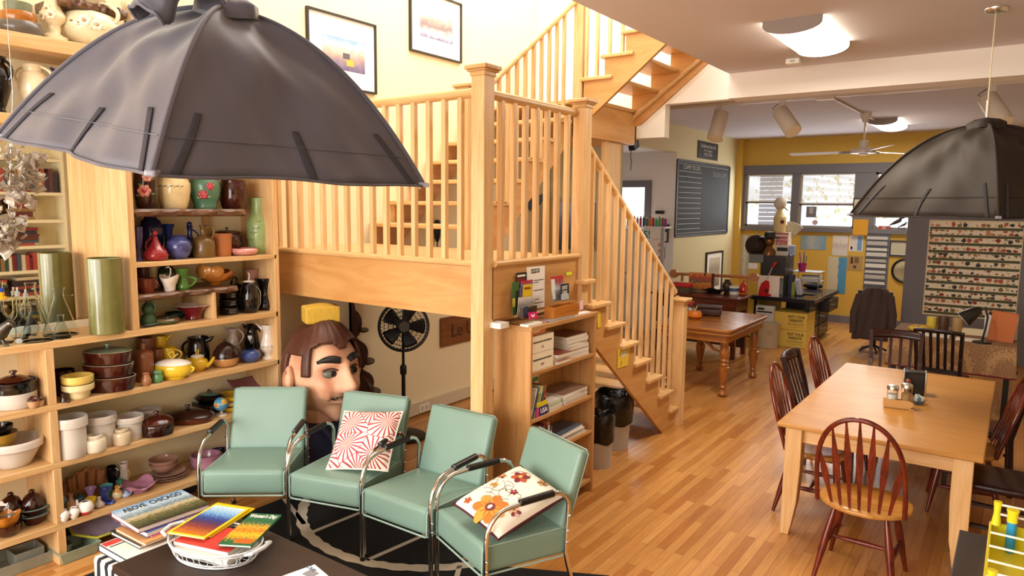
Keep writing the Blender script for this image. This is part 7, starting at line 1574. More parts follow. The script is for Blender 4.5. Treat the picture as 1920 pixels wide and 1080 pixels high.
def windsor(seat_m=None):
    t = thing('windsor_chair', '', 'chair'); sm = seat_m or HON
    b = MB(); N = 40; rim = []
    for k in range(N):
        a = 2*pi*k/N; x = .24*cos(a); y = .22*sin(a)
        if sin(a) < 0: x *= 1-.1*(-sin(a))**2
        rim.append((x*(1+.05*abs(sin(2*a))), y*(1+.05*abs(sin(2*a)))))
    def ringv(k, z): return [b.V((x*k, y*k, z)) for x, y in rim]
    rs = [ringv(.86, .415), ringv(.99, .43), ringv(1, .445), ringv(.96, .455), ringv(.7, .447), ringv(.35, .443)]
    for q0, q1 in zip(rs, rs[1:]):
        for k in range(N): b.F((q0[k], q0[(k+1) % N], q1[(k+1) % N], q1[k]))
    b.F(rs[0][::-1]); b.F(rs[-1]); b.build('seat', sm, t, sharp=60)
    def bow(a): # a 0..pi from one end to the other
        x = .22*cos(a); z = .455+.54*max(0, sin(a))**.62; y = -.165-.16*(z-.455)/.54
        return Vector((x*(1+.10*sin(a)), y, z))
    MB().tube([bow(pi*k/36) for k in range(37)], .0135, 10).build('bow', CHER, t)
    for k in range(7):
        u = (k-3)/3; xb = .145*u; top = min((bow(pi*i/200) for i in range(201)), key=lambda p: abs(p.x-.205*u) + (0 if p.z > .6 else 9)); base = Vector((xb, -.178+.02*u*u, .45))
        d = top-base; b = MB(); ws = ((0, .007), (.12, .009), (.3, .011), (.42, .016), (.6, .019), (.75, .013), (.9, .007), (1, .005)); rings = []
        for f, w_ in ws:
            p = base+d*f; rings.append([b.V(p+Vector((dx*w_, dy*.005, 0))) for dx, dy in ((-1, -.6), (0, -1), (1, -.6), (1, .6), (0, 1), (-1, .6))])
        for q0, q1 in zip(rings, rings[1:]):
            for i in range(6): b.F((q0[i], q0[(i+1) % 6], q1[(i+1) % 6], q1[i]))
        b.F(rings[0][::-1]); b.F(rings[-1]); b.build('spindle', CHER, t)
    F_ = {}
    for sx_ in (-1, 1):
        for sy_ in (-1, 1):
            a = Vector((.13*sx_, .13*sy_, .425)); e = Vector((.205*sx_, (.2 if sy_ > 0 else .23)*sy_, 0)); d = e-a
            MB().tube([a, a+d*.15, a+d*.4, a+d*.6, a+d*.75, a+d*.9, e], [.012, .016, .022, .02, .016, .013, .011], 12).build('leg', CHER, t); F_[sx_, sy_] = (a, d)
    mids = {}
    for sx_ in (-1, 1):
        (a, d), (a2, d2) = F_[sx_, -1], F_[sx_, 1]; p, q = a+d*.55, a2+d2*.55; mids[sx_] = (p+q)/2
        MB().tube([p, p.lerp(q, .3), p.lerp(q, .5), p.lerp(q, .7), q], [.009, .013, .017, .013, .009], 10).build('stretcher', CHER, t)
    p, q = mids[-1], mids[1]; MB().tube([p, p.lerp(q, .3), p.lerp(q, .5), p.lerp(q, .7), q], [.009, .012, .016, .012, .009], 10).build('stretcher', CHER, t)
    return t
def slat_chair(m, n=4, rail_h=.075, wide=.43):
    t = thing('slat_back_chair', '', 'chair'); h = .96; w_ = wide/2
    b = MB(); b.pad((0, .0, .445), (wide, .42, .045), .02); b.build('seat', m, t, sharp=60)
    def lean(z): return -.2-.13*max(0, (z-.45)/.5)**1.2
    for s in (-1, 1):
        b = MB(); pts = [(s*(w_-.02), -.225, 0), (s*(w_-.02), -.2, .44), (s*(w_-.015), lean(.7), .7), (s*(w_-.005), lean(h), h)]
        for p, q in zip(pts, pts[1:]): b.bar(p, q, .036, .032, up=Vector((1, 0, 0)))
        b.build('back_post', m, t, bevel=.003)
        MB().bar((s*(w_-.025), .185, .43), (s*(w_-.03), .19, 0), .036, .036).build('leg', m, t, bevel=.003)
        MB().bar((s*(w_-.025), -.2, .2), (s*(w_-.025), .18, .2), .03, .018).build('stretcher', m, t)
    b = MB(); b.grid(lambda u, v: ((u-.5)*2*(w_+.005), lean(h-rail_h*v)-.03*(1-(2*u-1)**2), h+.012*(1-(2*u-1)**2)-rail_h*v), 14, 3); o = b.build('top_rail', m, t, sharp=60); md = o.modifiers.new('t', 'SOLIDIFY'); md.thickness = .024; md.offset = 0
    MB().box(-w_+.02, w_-.02, lean(.56)-.01, lean(.56)+.01, .54, .575).build('lower_rail', m, t)
    for k in range(n):
        x = (k-(n-1)/2)*(wide*.74/n); b = MB(); b.bar((x, lean(.56), .56), (x*1.04, lean(h-rail_h)-.022, h-rail_h+.01), .026 if n < 6 else .014, .012, up=Vector((0, 1, 0))); b.build('slat', m, t)
    MB().box(-w_+.03, w_-.03, .16, .18, .38, .43).build('seat_rail', m, t)
    return t
w0 = windsor(); w0.location = (-.60, 4.31, 0); w0.rotation_euler = (0, 0, radians(-1)); gW = 'cherry windsor chairs at the dining table'; gS = 'dark slat-back chairs at the dining table'
tag(w0, 'cherry red windsor chair with honey seat at the near end of the dining table', 'chair', gW)
for (x, y, a, lab) in ((-1.03, 5.10, -88, 'cherry red windsor chair tucked under the long side nearest the table corner'), (-1.05, 6.33, -92, 'cherry red windsor chair on the far half of the long table side'), (-.2, 5.74, 95, 'cherry red windsor chair in shadow on the wall side of the dining table')):
    o = copy_tree(w0); o.location = (x, y, 0); o.rotation_euler = (0, 0, radians(a)); tag(o, lab, 'chair', gW)
s0 = slat_chair(CHERD); s0.location = (-.82, 7.05, 0); s0.rotation_euler = (0, 0, radians(188)); tag(s0, 'dark slat-back chair at the far end of the dining table', 'chair', gS)
for (x, y, a, lab) in ((-1.08, 5.76, -90, 'dark slat-back chair between the two windsor chairs on the long side'), (-.15, 6.35, 93, 'dark slat-back chair in shadow at the far wall side of the dining table'), (.0, 5.14, 90, 'dark slat-back chair in shadow nearest the counter')):
    o = copy_tree(s0); o.location = (x, y, 0); o.rotation_euler = (0, 0, radians(a)); tag(o, lab, 'chair', gS)
s1 = slat_chair(plain('#1d110e', .3), 5, .03, .40); s1.name = 'spindle_back_chair'; s1.location = (-.52, 8.02, 0); s1.rotation_euler = (0, 0, radians(-6)); tag(s1, 'black thin-slatted chair pushed against the table with the patterned cloth', 'chair')
# condiments
def on_table(name, lab, px, py, parts, cat, rz=0): 
    p = at(px, py, Z=TZ); return thing(name, lab, cat, (p.x, p.y, TZ), rz, 'condiments on the dining table')
t = on_table('condiment_caddy', 'flat tan wooden caddy holding the shakers on the dining table', 1684, 764, 0, 'caddy', .2)
PLY = plain('#c99a5c', .5)
MB().box(-.09, .09, -.045, .045, 0, .008).build('base', PLY, t); b = MB(); b.prism([(-.09, 0), (.06, 0), (.085, .03), (.085, .05), (.06, .062), (-.09, .062)], (0, .006, 0), (0, -.045, 0), (1, 0, 0), (0, 0, 1)); b.build('side_panel', PLY, t); MB().box(-.09, .09, .04, .046, 0, .05).build('side_panel', PLY, t)
wx, wy = t.location.x, t.location.y; ca, sa = cos(.2), sin(.2)
def cp(x, y): return (wx+x*ca-y*sa, wy+x*sa+y*ca, TZ+.008)
M_clear = mat('shaker_glass', '#f5f7f6', rough=.02, trans=1, ior=1.2)
for (x, y, h, fill, lab) in ((-.04, .0, .12, '#f2f0ec', 'glass sugar shaker with steel lid in the caddy'), (.045, .0, .14, '#b9925c', 'taller tan sugar shaker with steel lid in the caddy')):
    t = thing('sugar_shaker', lab, 'shaker', cp(x, y), 0, 'condiments on the dining table')
    MB().lathe([(.0, 0), (.034, 0), (.034, h), (.031, h), (.031, .004), (0, .004)], 24).build('jar', M_clear, t); MB().lathe([(0, .005), (.0305, .005), (.0305, h*.7), (0, h*.62)], 20).build('sugar', plain(fill, .8), t)
    MB().lathe([(.036, h-.006), (.037, h+.012), (.03, h+.024), (.0, h+.027)], 24).build('lid', M_steel, t)
t = on_table('napkin_dispenser', 'black and steel napkin dispenser on the dining table', 1713, 738, 0, 'dispenser', .12)
MB().box(-.07, .07, -.05, .05, 0, .17).build('case', plain('#1e1c1c', .2), t, bevel=.006)
for s in (-1, 1): MB().box(s*.07-.006, s*.07+.006, -.055, .055, 0, .175).build('end_cap', M_steel, t, bevel=.004)
MB().box(-.05, .05, -.052, -.0505, .02, .15).build('face_plate', plain('#2c2b2a', .12), t)
t = on_table('pepper_mill', 'small wooden pepper mill standing before the napkin dispenser', 1701, 742, 0, 'mill')
MB().lathe([(.024, 0), (.026, .01), (.02, .04), (.024, .07), (.02, .085), (.012, .09), (0, .09)], 18).build('body', glaze('#8f6a35', .3), t); MB().ball((0, 0, .108), .02, 14, 10).build('head', glaze('#7a3b22', .3), t)
t = on_table('glass_ashtray', 'clear glass dish with packets beside the shakers', 1720, 757, 0, 'dish', .4)
MB().lathe([(.035, 0), (.05, .03), (.046, .03), (.032, .006), (0, .006)], 20).build('bowl', mat('smoky_dish_glass', '#9fb0b8', rough=.05, trans=.8), t)
for k in range(3): MB().cbox((-.01+.012*k, 0, .035), (.006, .05, .05), rz=.3*k, rx=.3).build('packet', plain(['#d9e0e4', '#7fa9b8', '#e9e6df'][k], .5), t)
# counter edge and yellow drying rack
ctr = thing('counter', 'dark brown counter corner in the bottom foreground', 'counter', (.4, 2.4, 0))
MB().box(-.1, 1.2, 1.75, 3.05, .86, .9).build('worktop', M_esp, ctr, world=True, bevel=.003); MB().box(-.07, 1.18, 1.78, 3.02, 0, .86).build('cabinet', plain('#2a201c', .5), ctr, world=True)
YR = plain('#e6d62a', .35); rk = thing('tube_rack', 'yellow plastic rack with white bars and blue tubes on the counter', 'rack', (.11, 2.7, .9))
p0 = at(1860, 1010, Z=.93); x0, y1 = -.01, 2.98
b = MB(); b.box(x0, .3, 2.35, y1, .9005, .906); b.box(x0, .3, y1-.008, y1, .9, .985); b.box(x0, .3, 2.35, 2.358, .9, .985); b.box(x0, x0+.008, 2.358, y1-.008, .9, .985); b.box(.292, .3, 2.358, y1-.008, .9, .985); b.build('tray', YR, rk, world=True, bevel=.002)
for y in (y1-.02, 2.37):
    for x in (x0+.02, .28): MB().tube([(x, y, .985), (x, y, 1.03), (x, y, 1.07)], [.016, .01, .013], 12).build('post', YR, rk, world=True)
for z in (1.025, 1.06):
    for y in (y1-.02, 2.37): MB().tube([(x0+.02, y, z), (.28, y, z)], .004, 8).build('bar', M_white, rk, world=True)
for y in (2.5, 2.62, 2.74, 2.86): MB().tube([(x0+.006, y, .99), (.294, y, .99)], .004, 8).build('bar', M_white, rk, world=True)
for k, (x, y) in enumerate(((.055, 2.93), (.12, 2.9), (.2, 2.88))):
    t = thing('blue_tube', ['blue tube with yellow stopper nearest the rack corner', 'blue tube with yellow stopper in the middle of the rack', 'blue tube with yellow stopper at the frame edge of the rack'][k], 'tube', (x, y, .907), 0, 'blue tubes in the yellow rack')
    MB().lathe([(.013, 0), (.015, .005), (.015, .11), (0, .11)], 14).build('tube', plain('#2f93c4', .3), t); MB().lathe([(.016, .11), (.016, .14), (.019, .15), (.019, .155), (0, .155)], 14).build('stopper', YR, t)
# ================================================================== REAR ROOM
# oak extension table with turned legs
OLD = wood('old_oak', '#8a4f1f', '#b5752f', 'X', rough=.25, ring=1.8); OLDZ = wood('old_oak_leg', '#7a431a', '#a9692b', 'Z', rough=.25)
ot = thing('oak_table', 'antique oak table with turned legs and moulded edge beside the stair newel', 'table', (-2.9, 8.15, 0))
X0, X1, Y0_, Y1_, Z = -3.36, -2.45, 7.45, 8.86, .775
def rrect(x0, x1, y0, y1, r, n=6):
    o = []
    for cx_, cy_, a0 in ((x1-r, y1-r, 0), (x0+r, y1-r, pi/2), (x0+r, y0+r, pi), (x1-r, y0+r, 3*pi/2)):
        for k in range(n+1): a = a0+pi/2*k/n; o.append((cx_+r*cos(a), cy_+r*sin(a)))
    return o
for z0, z1, ins in ((Z-.03, Z, 0), (Z-.05, Z-.03, .015), (Z-.075, Z-.05, .005)): MB().prism(rrect(X0+ins, X1-ins, Y0_+ins, Y1_-ins, .07), (0, 0, z1-z0), (0, 0, z0), (1, 0, 0), (0, 1, 0)).build('tabletop' if z1 == Z else 'edge_moulding', OLD, ot, world=True, bevel=.006)
MB().prism(rrect(X0+.04, X1-.04, Y0_+.04, Y1_-.04, .05), (0, 0, .075), (0, 0, Z-.15), (1, 0, 0), (0, 1, 0)).build('apron', OLD, ot, world=True)
for x in (-3.24, -2.56):
    for y in (7.6, 8.69):
        b = MB(); b.T = Matrix.Translation((x, y, 0)); b.lathe([(.03, 0), (.05, .015), (.055, .035), (.04, .06), (.03, .08), (.042, .11), (.03, .13), (.036, .16), (.05, .24), (.06, .32), (.062, .335), (.045, .345), (.055, .36), (.035, .385), (.05, .41), (.035, .43), (.05, .46), (.052, .5), (.045, .53), (.045, Z-.15), (0, Z-.15)], 20); b.build('leg', OLDZ, ot, world=True)
for y in (7.6, 8.69): MB().tube([(-2.6, y, .5), (-2.68, y, .52), (-2.74, y, .58), (-2.84, y, .62)], [.012, .02, .02, .01], 8).build('bracket', OLDZ, ot, world=True)
# pumpkin and covered basket on it
p = at(1302, 597, Z=Z); t = thing('pumpkin', 'small orange pumpkin on the antique oak table', 'pumpkin', (p.x, p.y, Z), YAW)
MB().lathe([(.0, .004), (.05, 0), (.085, .028), (.087, .056), (.068, .088), (.024, .096), (0, .09)], 40, fn=lambda r, z, a, j: (r*(1+.05*cos(9*a)), z)).build('body', mat('pumpkin_skin', '#d9781a', rough=.4, var=.1), t); MB().tube([(0, 0, .078), (.01, 0, .11), (.03, 0, .15)], [.012, .008, .007], 8).build('stem', plain('#c9a86a', .7), t)
p = at(1322, 594, Z=Z); t = thing('wicker_basket', 'dark brown oblong covered basket behind the pumpkin', 'basket', (p.x, p.y+.12, Z), YAW-.3); b = MB(); b.pad((0, 0, .05), (.3, .18, .1), .035); b.build('basket', mat('dark_wicker', '#40271f', rough=.5, bump=.6, bscale=60), t); b = MB(); b.pad((0, 0, .112), (.31, .19, .026), .011); b.build('lid', mat('dark_wicker', ''), t)
p = at(1295, 590, Z=Z); tag(MB().box(p.x-.035, p.x+.02, p.y, p.y+.08, Z, Z+.16).build('patterned_tin', scape('speckle_print', ['#1a1a1c', '#e9e6e0', '#1c1c1e', '#c23a36'], [.2, .45, .6, .95], 'Z', 70, .9), world=True), 'black and white speckled tin half hidden by the newel post', 'tin')
# red-brown side table with its clutter
RED = wood('red_mahogany', '#3f140d', '#6b2718', 'X', rough=.25); rt_ = thing('side_table', 'red-brown side table with drawers behind the oak table', 'table', (-3.7, 9.8, 0)); RZ = .86
MB().box(-4.35, -3.03, 9.5, 10.1, RZ-.03, RZ).build('tabletop', RED, rt_, world=True, bevel=.006)
MB().box(-4.3, -3.08, 9.54, 10.06, RZ-.2, RZ-.03).build('carcass', RED, rt_, world=True)
for x0, x1 in ((-4.28, -3.72), (-3.68, -3.1)):
    d_ = MB().box(x0, x1, 9.528, 9.54, RZ-.185, RZ-.045).build('drawer', RED, rt_, world=True, bevel=.003); MB().ball(((x0+x1)/2, 9.52, RZ-.115), .014, 12, 8).build('knob', RED, d_, world=True)
for x in (-4.28, -3.14):
    for y in (9.55, 10.0): MB().box(x, x+.06, y, y+.06, 0, RZ-.2).build('leg', RED, rt_, world=True)
MB().box(-4.25, -3.1, 9.98, 10.0, .1, RZ-.2).build('back_panel', plain('#2a120d', .5), rt_, world=True)
def rtop(name, lab, px, py, cat): p = at(px, py, Z=RZ); return thing(name, lab, cat, (p.x, p.y, RZ), 0, 'things on the side table')
t = rtop('lidded_box', 'clear box with a red lid at the near end of the side table', 1278, 549, 'box'); MB().box(-.13, .13, -.06, .08, 0, .09).build('box', mat('mixed_glass', '#6b5a4a', rough=.2, trans=.3, var=.4, vscale=30), t); MB().box(-.135, .135, -.065, .085, .09, .15).build('lid', plain('#c22a30', .4), t, bevel=.01); MB().tube([(0, 0, .15), (0, 0, .17)], [.01, .014], 10).build('knob', M_white, t)
p = at(1313, 545, Z=RZ); t = thing('cookbook_display', 'bright orange leaf-patterned board standing on the side table', 'board', (p.x, 9.95, RZ), 0, 'things on the side table'); x0, x1, zt_ = at(1291, 540, Y=9.95).x, at(1334, 540, Y=9.95).x, at(1310, 511, Y=9.95).z
MB().box(x0, x1, 9.95, 9.965, RZ, zt_).build('panel', scape('autumn_leaf_print', ['#3f4a36', '#c9722f', '#d98a3a', '#5f6a58', '#c2442a', '#d8a05a'], [.05, .25, .45, .55, .75, 1.0], 'Z', 16, .7, .6), t, world=True); MB().box(x1, x1+.03, 9.94, 9.975, RZ, zt_).build('post', RED, t, world=True)
t = rtop('paper_plate', 'white oblong platter before the orange board', 1308, 547, 'plate'); MB().lathe([(0, 0), (.12, .0), (.16, .018), (.155, .02), (.11, .004), (0, .004)], 24, 1, .6).build('dish', PAPER('#e6ded0'), t)
t = rtop('black_tray', 'black leaf-shaped dish on the side table', 1338, 549, 'dish'); MB().lathe([(0, 0), (.08, 0), (.16, .06), (.15, .06), (.07, .008), (0, .008)], 24, 1.1, .6, fn=lambda r, z, a, j: (r*(1+.08*cos(7*a)), z+.02*sin(3*a)*(z > .03))).build('bowl', M_black, t)
t = rtop('glass_jar', 'brown smoked glass jar on the side table', 1363, 549, 'jar'); body(PR['round'], .075, .19, open_=True).build('body', mat('smoked_jar', '#5a463c', rough=.1, trans=.4), t)
t = rtop('striped_crock', 'blue and white banded crock on the side table', 1376, 552, 'crock'); body(PR['crock'], .07, .12, bands=[(0, 0), (.35, 1), (.8, 0)]).build('body', [PAPER('#e6e0d6'), plain('#3a6290', .3)], t)
t = rtop('red_squash', 'glossy red-orange gourd on the side table', 1393, 550, 'gourd'); MB().lathe([(0, 0), (.05, .005), (.075, .05), (.06, .11), (.035, .15), (0, .17)], 24).build('body', glaze('#c4301a', .15), t); MB().tube([(0, 0, .165), (.01, 0, .2)], .007, 8).build('stem', plain('#5a4326', .7), t)
t = rtop('cow_figurine', 'small black and white figurine at the back of the side table', 1362, 538, 'figurine'); t.location.y = 9.98; MB().box(-.05, .05, -.015, .015, .02, .24).build('stand', RED, t); MB().ball((-.02, 0, .26), .035, 12, 8).ball((.045, 0, .25), .03, 12, 8).build('head', M_black, t)
# wooden bar with round ends above the side table
a, c = at(1264, 513, Y=10.15), at(1414, 520, Y=10.15); t = thing('wooden_rail', 'horizontal wooden bar with round disc ends above the side table', 'rail', ((a.x+c.x)/2, 10.15, 0)); RW = wood('rail_wood', '#9a5a30', '#b97a4a', 'X')
MB().tube([a, c], .022, 12).build('bar', RW, t, world=True)
for p in (a, c): MB().cyl(p+Vector((-.0, -.03, 0)), p+Vector((0, .03, 0)), .065, n=24).build('disc', RW, t, world=True)
for x in (a.x+.13, c.x-.1): MB().box(x-.015, x+.015, 10.14, 10.17, 0, a.z).build('upright', RW, t, world=True)
# yellow stand with a white meter, cable
x0, x1 = at(1402, 560, Y=11.2).x, at(1422, 560, Y=11.2).x; t = thing('yellow_stand', 'narrow yellow painted stand beside the desk', 'stand', ((x0+x1)/2, 11.3, 0)); zt_ = at(1410, 492, Y=11.2).z
MB().box(x0, x1, 11.2, 11.4, 0, zt_).build('body', plain('#d8b74a', .5), t, world=True, bevel=.004)
tag(MB().box(x0-.01, x1-.03, 11.17, 11.199, zt_-.1, zt_-.01).build('meter_box', M_white, world=True, bevel=.003), 'white digital meter on the yellow stand', 'meter'); tag(MB().box(x0-.01, x1+.04, 11.19, 11.41, zt_+.001, zt_+.13).build('grey_radio', plain('#6e7274', .4), world=True, bevel=.006), 'grey box sitting on top of the yellow stand', 'radio')
# desk
DKZ = .735; dk = thing('desk', 'black office desk with chrome-handled drawers near the rear windows', 'desk', (-2.85, 11.8, 0)); M_dk = plain('#16110f', .35)
MB().box(-3.35, -2.40, 11.05, 12.75, DKZ-.06, DKZ).build('worktop', mat('desk_top', '#25222b', rough=.18), dk, world=True, bevel=.004)
MB().box(-2.95, -2.52, 11.6, 12.65, 0.03, DKZ-.06).build('pedestal', M_dk, dk, world=True); MB().box(-2.56, -2.52, 11.17, 11.6, .03, DKZ-.06).build('end_panel', M_dk, dk, world=True); MB().box(-3.32, -3.28, 11.15, 12.6, 0, DKZ-.06).build('end_panel', M_dk, dk, world=True)
for j, (y0, y1) in enumerate(((11.2, 11.85), (11.9, 12.55))):
    for k in range(3):
        z0 = .06+.2*k; d_ = MB().box(-2.52, -2.5 if not (j == 1 and k == 2) else -2.36, y0, y1, z0, z0+.185).build('drawer', plain('#241a16', .3), dk, world=True, bevel=.003)
        xx = -2.5 if not (j == 1 and k == 2) else -2.36; MB().box(xx, xx+.025, (y0+y1)/2-.07, (y0+y1)/2+.07, z0+.09, z0+.102).build('handle', M_chrome, d_, world=True)
def dtop(name, lab, px, py, cat, h0=DKZ): p = at(px, py, Z=h0); return thing(name, lab, cat, (p.x, p.y, h0), 0, 'things on the desk')
# yellow boxes under the desk
for k in range(2):
    x0, x1 = at(1450, 620, Y=10.99).x, at(1512, 620, Y=10.99).x; z0 = .001+.265*k
    t = thing('yellow_carton', ['lower yellow carton lettered in black at the foot of the desk', 'upper yellow carton lettered in black under the desk'][k], 'carton', ((x0+x1)/2, 11.3, z0), 0, 'yellow shop cartons'); MB().box(x0, x1, 10.99, 11.5, z0, z0+.26).build('carton', plain('#e6c65a', .55), t, world=True, bevel=.003)
    lettering("NOT YOUR\nPARENTS'", t, (x0+(x1-x0)*.68, 10.988, z0+.17), (1, 0, 0), (0, 0, 1), .06, M_black, fit=(x1-x0)*.5, bold=.001); lettering('BED & BREAKFAST', t, (x0+(x1-x0)*.68, 10.988, z0+.088), (1, 0, 0), (0, 0, 1), .03, plain('#5a3a20', .6), name='small_lettering', fit=(x1-x0)*.48); lettering('773-486-4345', t, (x0+(x1-x0)*.68, 10.988, z0+.05), (1, 0, 0), (0, 0, 1), .024, plain('#b5802a', .6), name='phone_number', fit=(x1-x0)*.4)
    if k == 0:
        for tx, zz, cc in (('S', .2, '#1a1512'), ('WN', .145, '#b5302a'), ('B', .09, '#1a1512')): lettering(tx, t, (x0+.045, 10.988, z0+zz), (1, 0, 0), (0, 0, 1), .07, plain(cc, .6), name='side_letters', fit=.05 if len(tx) == 1 else .075)
x0, x1 = at(1415, 620, Y=10.98).x, at(1449, 620, Y=10.98).x; t = thing('white_appliance', 'white boxy appliance with a black strip beside the yellow cartons', 'appliance', ((x0+x1)/2, 11.05, 0)); zt_ = at(1436, 574, Y=10.98).z
MB().box(x0, x1, 10.98, 11.09, 0, zt_).build('case', plain('#d9d9dc', .4), t, world=True, bevel=.006); MB().box(x0+.02, x1-.02, 10.975, 10.98, zt_-.1, zt_-.08).build('black_strip', M_black, t, world=True); MB().box(x0+.03, x0+.13, 10.975, 10.98, zt_-.06, zt_-.03).build('display', M_black, t, world=True)
p = at(1434, 652, Z=0); t = thing('beige_bin', 'beige waste bin with a faint emblem in front of the desk', 'bin', (p.x, p.y+.1, 0)); MB().lathe([(0, 0), (.15, 0), (.155, .02), (.175, .36), (.18, .37), (.17, .37), (.145, .02), (0, .02)], 30).build('bucket', plain('#c9bda4', .5), t); b = MB(); b.grid(lambda u, v: (.17*sin((u-.5)*.4+.5), -.17*cos((u-.5)*.4+.5), .2+.09*v), 4, 1); b.build('emblem', plain('#b3a68e', .6), t)
# black case, mixer sign, desk clutter
x0, x1, z0, z1 = at(1424, 515, Y=11.25).x, at(1464, 515, Y=11.25).x, at(1440, 516, Y=11.25).z, at(1440, 479, Y=11.25).z
t = thing('black_cabinet', 'black metal equipment case on the desk under the statues', 'case', ((x0+x1)/2, 11.5, DKZ)); MB().box(x0, x1+.06, 11.25, 11.75, z0, z1).build('case', plain('#2a2724', .35), t, world=True, bevel=.004)
for x in (x0+.01, x1+.03): MB().box(x, x+.02, 11.3, 11.7, DKZ, z0).build('leg', M_black, t, world=True)
x0, x1 = at(1421, 540, Y=11.1).x, at(1461, 540, Y=11.1).x; zt_ = at(1440, 517, Y=11.1).z; t = thing('mixer_sign', 'white card with a cut-out red stand mixer leaning on the desk', 'sign', ((x0+x1)/2, 11.1, DKZ)); MB().box(x0, x1, 11.1, 11.105, DKZ, zt_).build('card', PAPER('#efe6dc'), t, world=True)
mx_ = [(1421, 556), (1446, 555), (1446, 552), (1441, 551), (1443, 538), (1442, 527), (1436, 525), (1428, 531), (1424, 540)]; vs = [at(*q, Y=11.096) for q in mx_]; b = MB(); f1 = [b.V(v) for v in vs]; f2 = [b.V(v+Vector((0, -.012, 0))) for v in vs]; b.F(f1); b.F(f2)
for k in range(len(vs)): b.F((f1[k], f1[(k+1) % len(vs)], f2[(k+1) % len(vs)], f2[k]))
b.build('red_mixer', plain('#c4202a', .3), t, world=True); p = at(1437, 545, Y=11.08); MB().cyl(p, p+Vector((0, -.006, 0)), .03, n=18).build('chrome_bowl', M_chrome, t, world=True)
MB().tube([at(1437, 526, Y=11.085), at(1448, 502, Y=11.085)], .008, 8).build('neck', plain('#b9b9bd', .3), t, world=True); MB().tube([at(1448, 502, Y=11.085), at(1455, 492, Y=11.085)], [.014, .022], 8).build('red_tip', plain('#c4202a', .3), t, world=True)
for k, (x, w_, yy, cc, lab) in enumerate(((1462, .1, 522, '#d6d2cc', 'white papers filed on the desk behind the mixer card'), (1480, .06, 516, '#3a3550', 'dark blue binder standing on the desk'), (1487, .05, 530, '#9aa83a', 'green booklet standing on the desk'))):
    p = at(x, 548, Y=11.5); tag(MB().box(p.x-w_/2, p.x+w_/2, 11.5, 11.7, DKZ, at(x, yy, Y=11.5).z).build('binder', plain(cc, .5), world=True), lab, 'binder', 'binders on the desk')
p = at(1497, 548, Y=11.5); t = thing('laptop_stand', 'tilted pale grey document stand on the desk', 'stand', (p.x, 11.5, DKZ)); MB().cbox((p.x, 11.55, DKZ+.12), (.06, .2, .24), ry=-.2).build('panel', plain('#b3aec0', .4), t, world=True); MB().cbox((p.x+.01, 11.55, DKZ+.01), (.1, .22, .018)).build('base', M_black, t, world=True)
p = at(1524, 541, Z=DKZ); t = thing('shoulder_bag', 'black soft bag slumped on the desk top', 'bag', (p.x, p.y, DKZ)); MB().ball((0, 0, .05), .15, 20, 12, sx=1.1, sy=.9, sz=.36).ball((.02, 0, .085), .07, 16, 10, sz=.6).build('bag', mat('black_cloth', '#141318', rough=.8), t)
p = at(1516, 552, Z=DKZ); tag(MB().box(p.x-.12, p.x+.1, p.y-.08, p.y+.1, DKZ, DKZ+.015).build('tablet', plain('#1c1a24', .2), world=True, bevel=.003), 'dark flat tablet lying near the desk edge', 'tablet')
p = at(1504, 506, Y=11.7); t = thing('pen_cup', 'magenta cup of coloured pens on a shelf over the desk', 'cup', (p.x, 11.7, p.z-.02)); MB().lathe([(0, 0), (.05, 0), (.07, .13), (.065, .13), (.045, .006), (0, .006)], 20).build('cup', plain('#a8286a', .4), t)
for k in range(5): a = k*1.3; MB().tube([(.02*cos(a), .02*sin(a), .01), (.06*cos(a), .05*sin(a), .24+.02*k)], .006, 6).build('pen', plain(['#5a3aa0', '#3f9a4a', '#d0503a', '#6a3fb0', '#3a5fae'][k], .4), t)
p2 = at(1515, 520, Y=11.75); t = thing('wire_shelf', 'grey wire desk shelf piled with papers', 'shelf', (p2.x, 11.8, DKZ)); zt_ = p.z-.02
for z in (zt_-.012, zt_-.16): MB().box(p2.x-.22, p2.x+.2, 11.62, 12.0, z, z+.01).build('shelf', plain('#8d8f96', .4), t, world=True)
for x in (p2.x-.2, p2.x+.18):
    for y in (11.64, 11.98): MB().tube([(x, y, DKZ), (x, y, zt_)], .006, 6).build('leg', plain('#8d8f96', .4), t, world=True)
for k in range(4): tag(MB().cbox((p2.x+.02+.01*k, 11.8, zt_-.145+.022*k), (.28, .26, .02), rz=.1*k).build('paper_pile', PAPER(['#dcd8d2', '#c2beb8', '#e6e2da', '#b5b2ae'][k]), world=True), ['bottom', 'second', 'third', 'top'][k]+' bundle of papers in the wire desk shelf', 'papers', 'paper bundles in the wire shelf')
# statues stacked on the black case
def cyl_at(name, lab, box, Y, m, cat, prof=None, bands=None):
    x0, y0, x1, y1 = box; c = at((x0+x1)/2, y1, Y=Y); zt_ = at((x0+x1)/2, y0, Y=Y).z; r = (x1-x0)/2*depth(c)/FPX
    o = body(prof or PR['cyl'], r, zt_-c.z, open_=False, bands=bands).build(name, m, keep=True); o.location = c; return tag(o, lab, cat, 'curios on the equipment case')
zc = at(1440, 479, Y=11.25).z
t = thing('wig_head', 'dark brown wig on a stand on the equipment case', 'wig', (at(1420, 470, Y=11.4).x, 11.4, zc)); c = at(1418, 460, Y=11.4); MB().ball(c, .17, 24, 16, sz=1.0).ball(c+Vector((.02, 0, -.1)), .12, 20, 12).build('hair', mat('wig_hair', '#2c1a14', rough=.7, bump=.8, bscale=30), t, world=True); MB().cyl((c.x+.06, 11.4, zc), (c.x+.06, 11.4, c.z), .045).build('stand', plain('#8a5a44', .5), t, world=True)
t = thing('bronze_bust', 'bronze bust with a dark wide-brimmed hat among the curios', 'bust', (at(1442, 478, Y=11.35).x, 11.35, zc)); c = at(1443, 452, Y=11.35); M_brz = mat('bronze', '#7d5530', rough=.3, metal=.7)
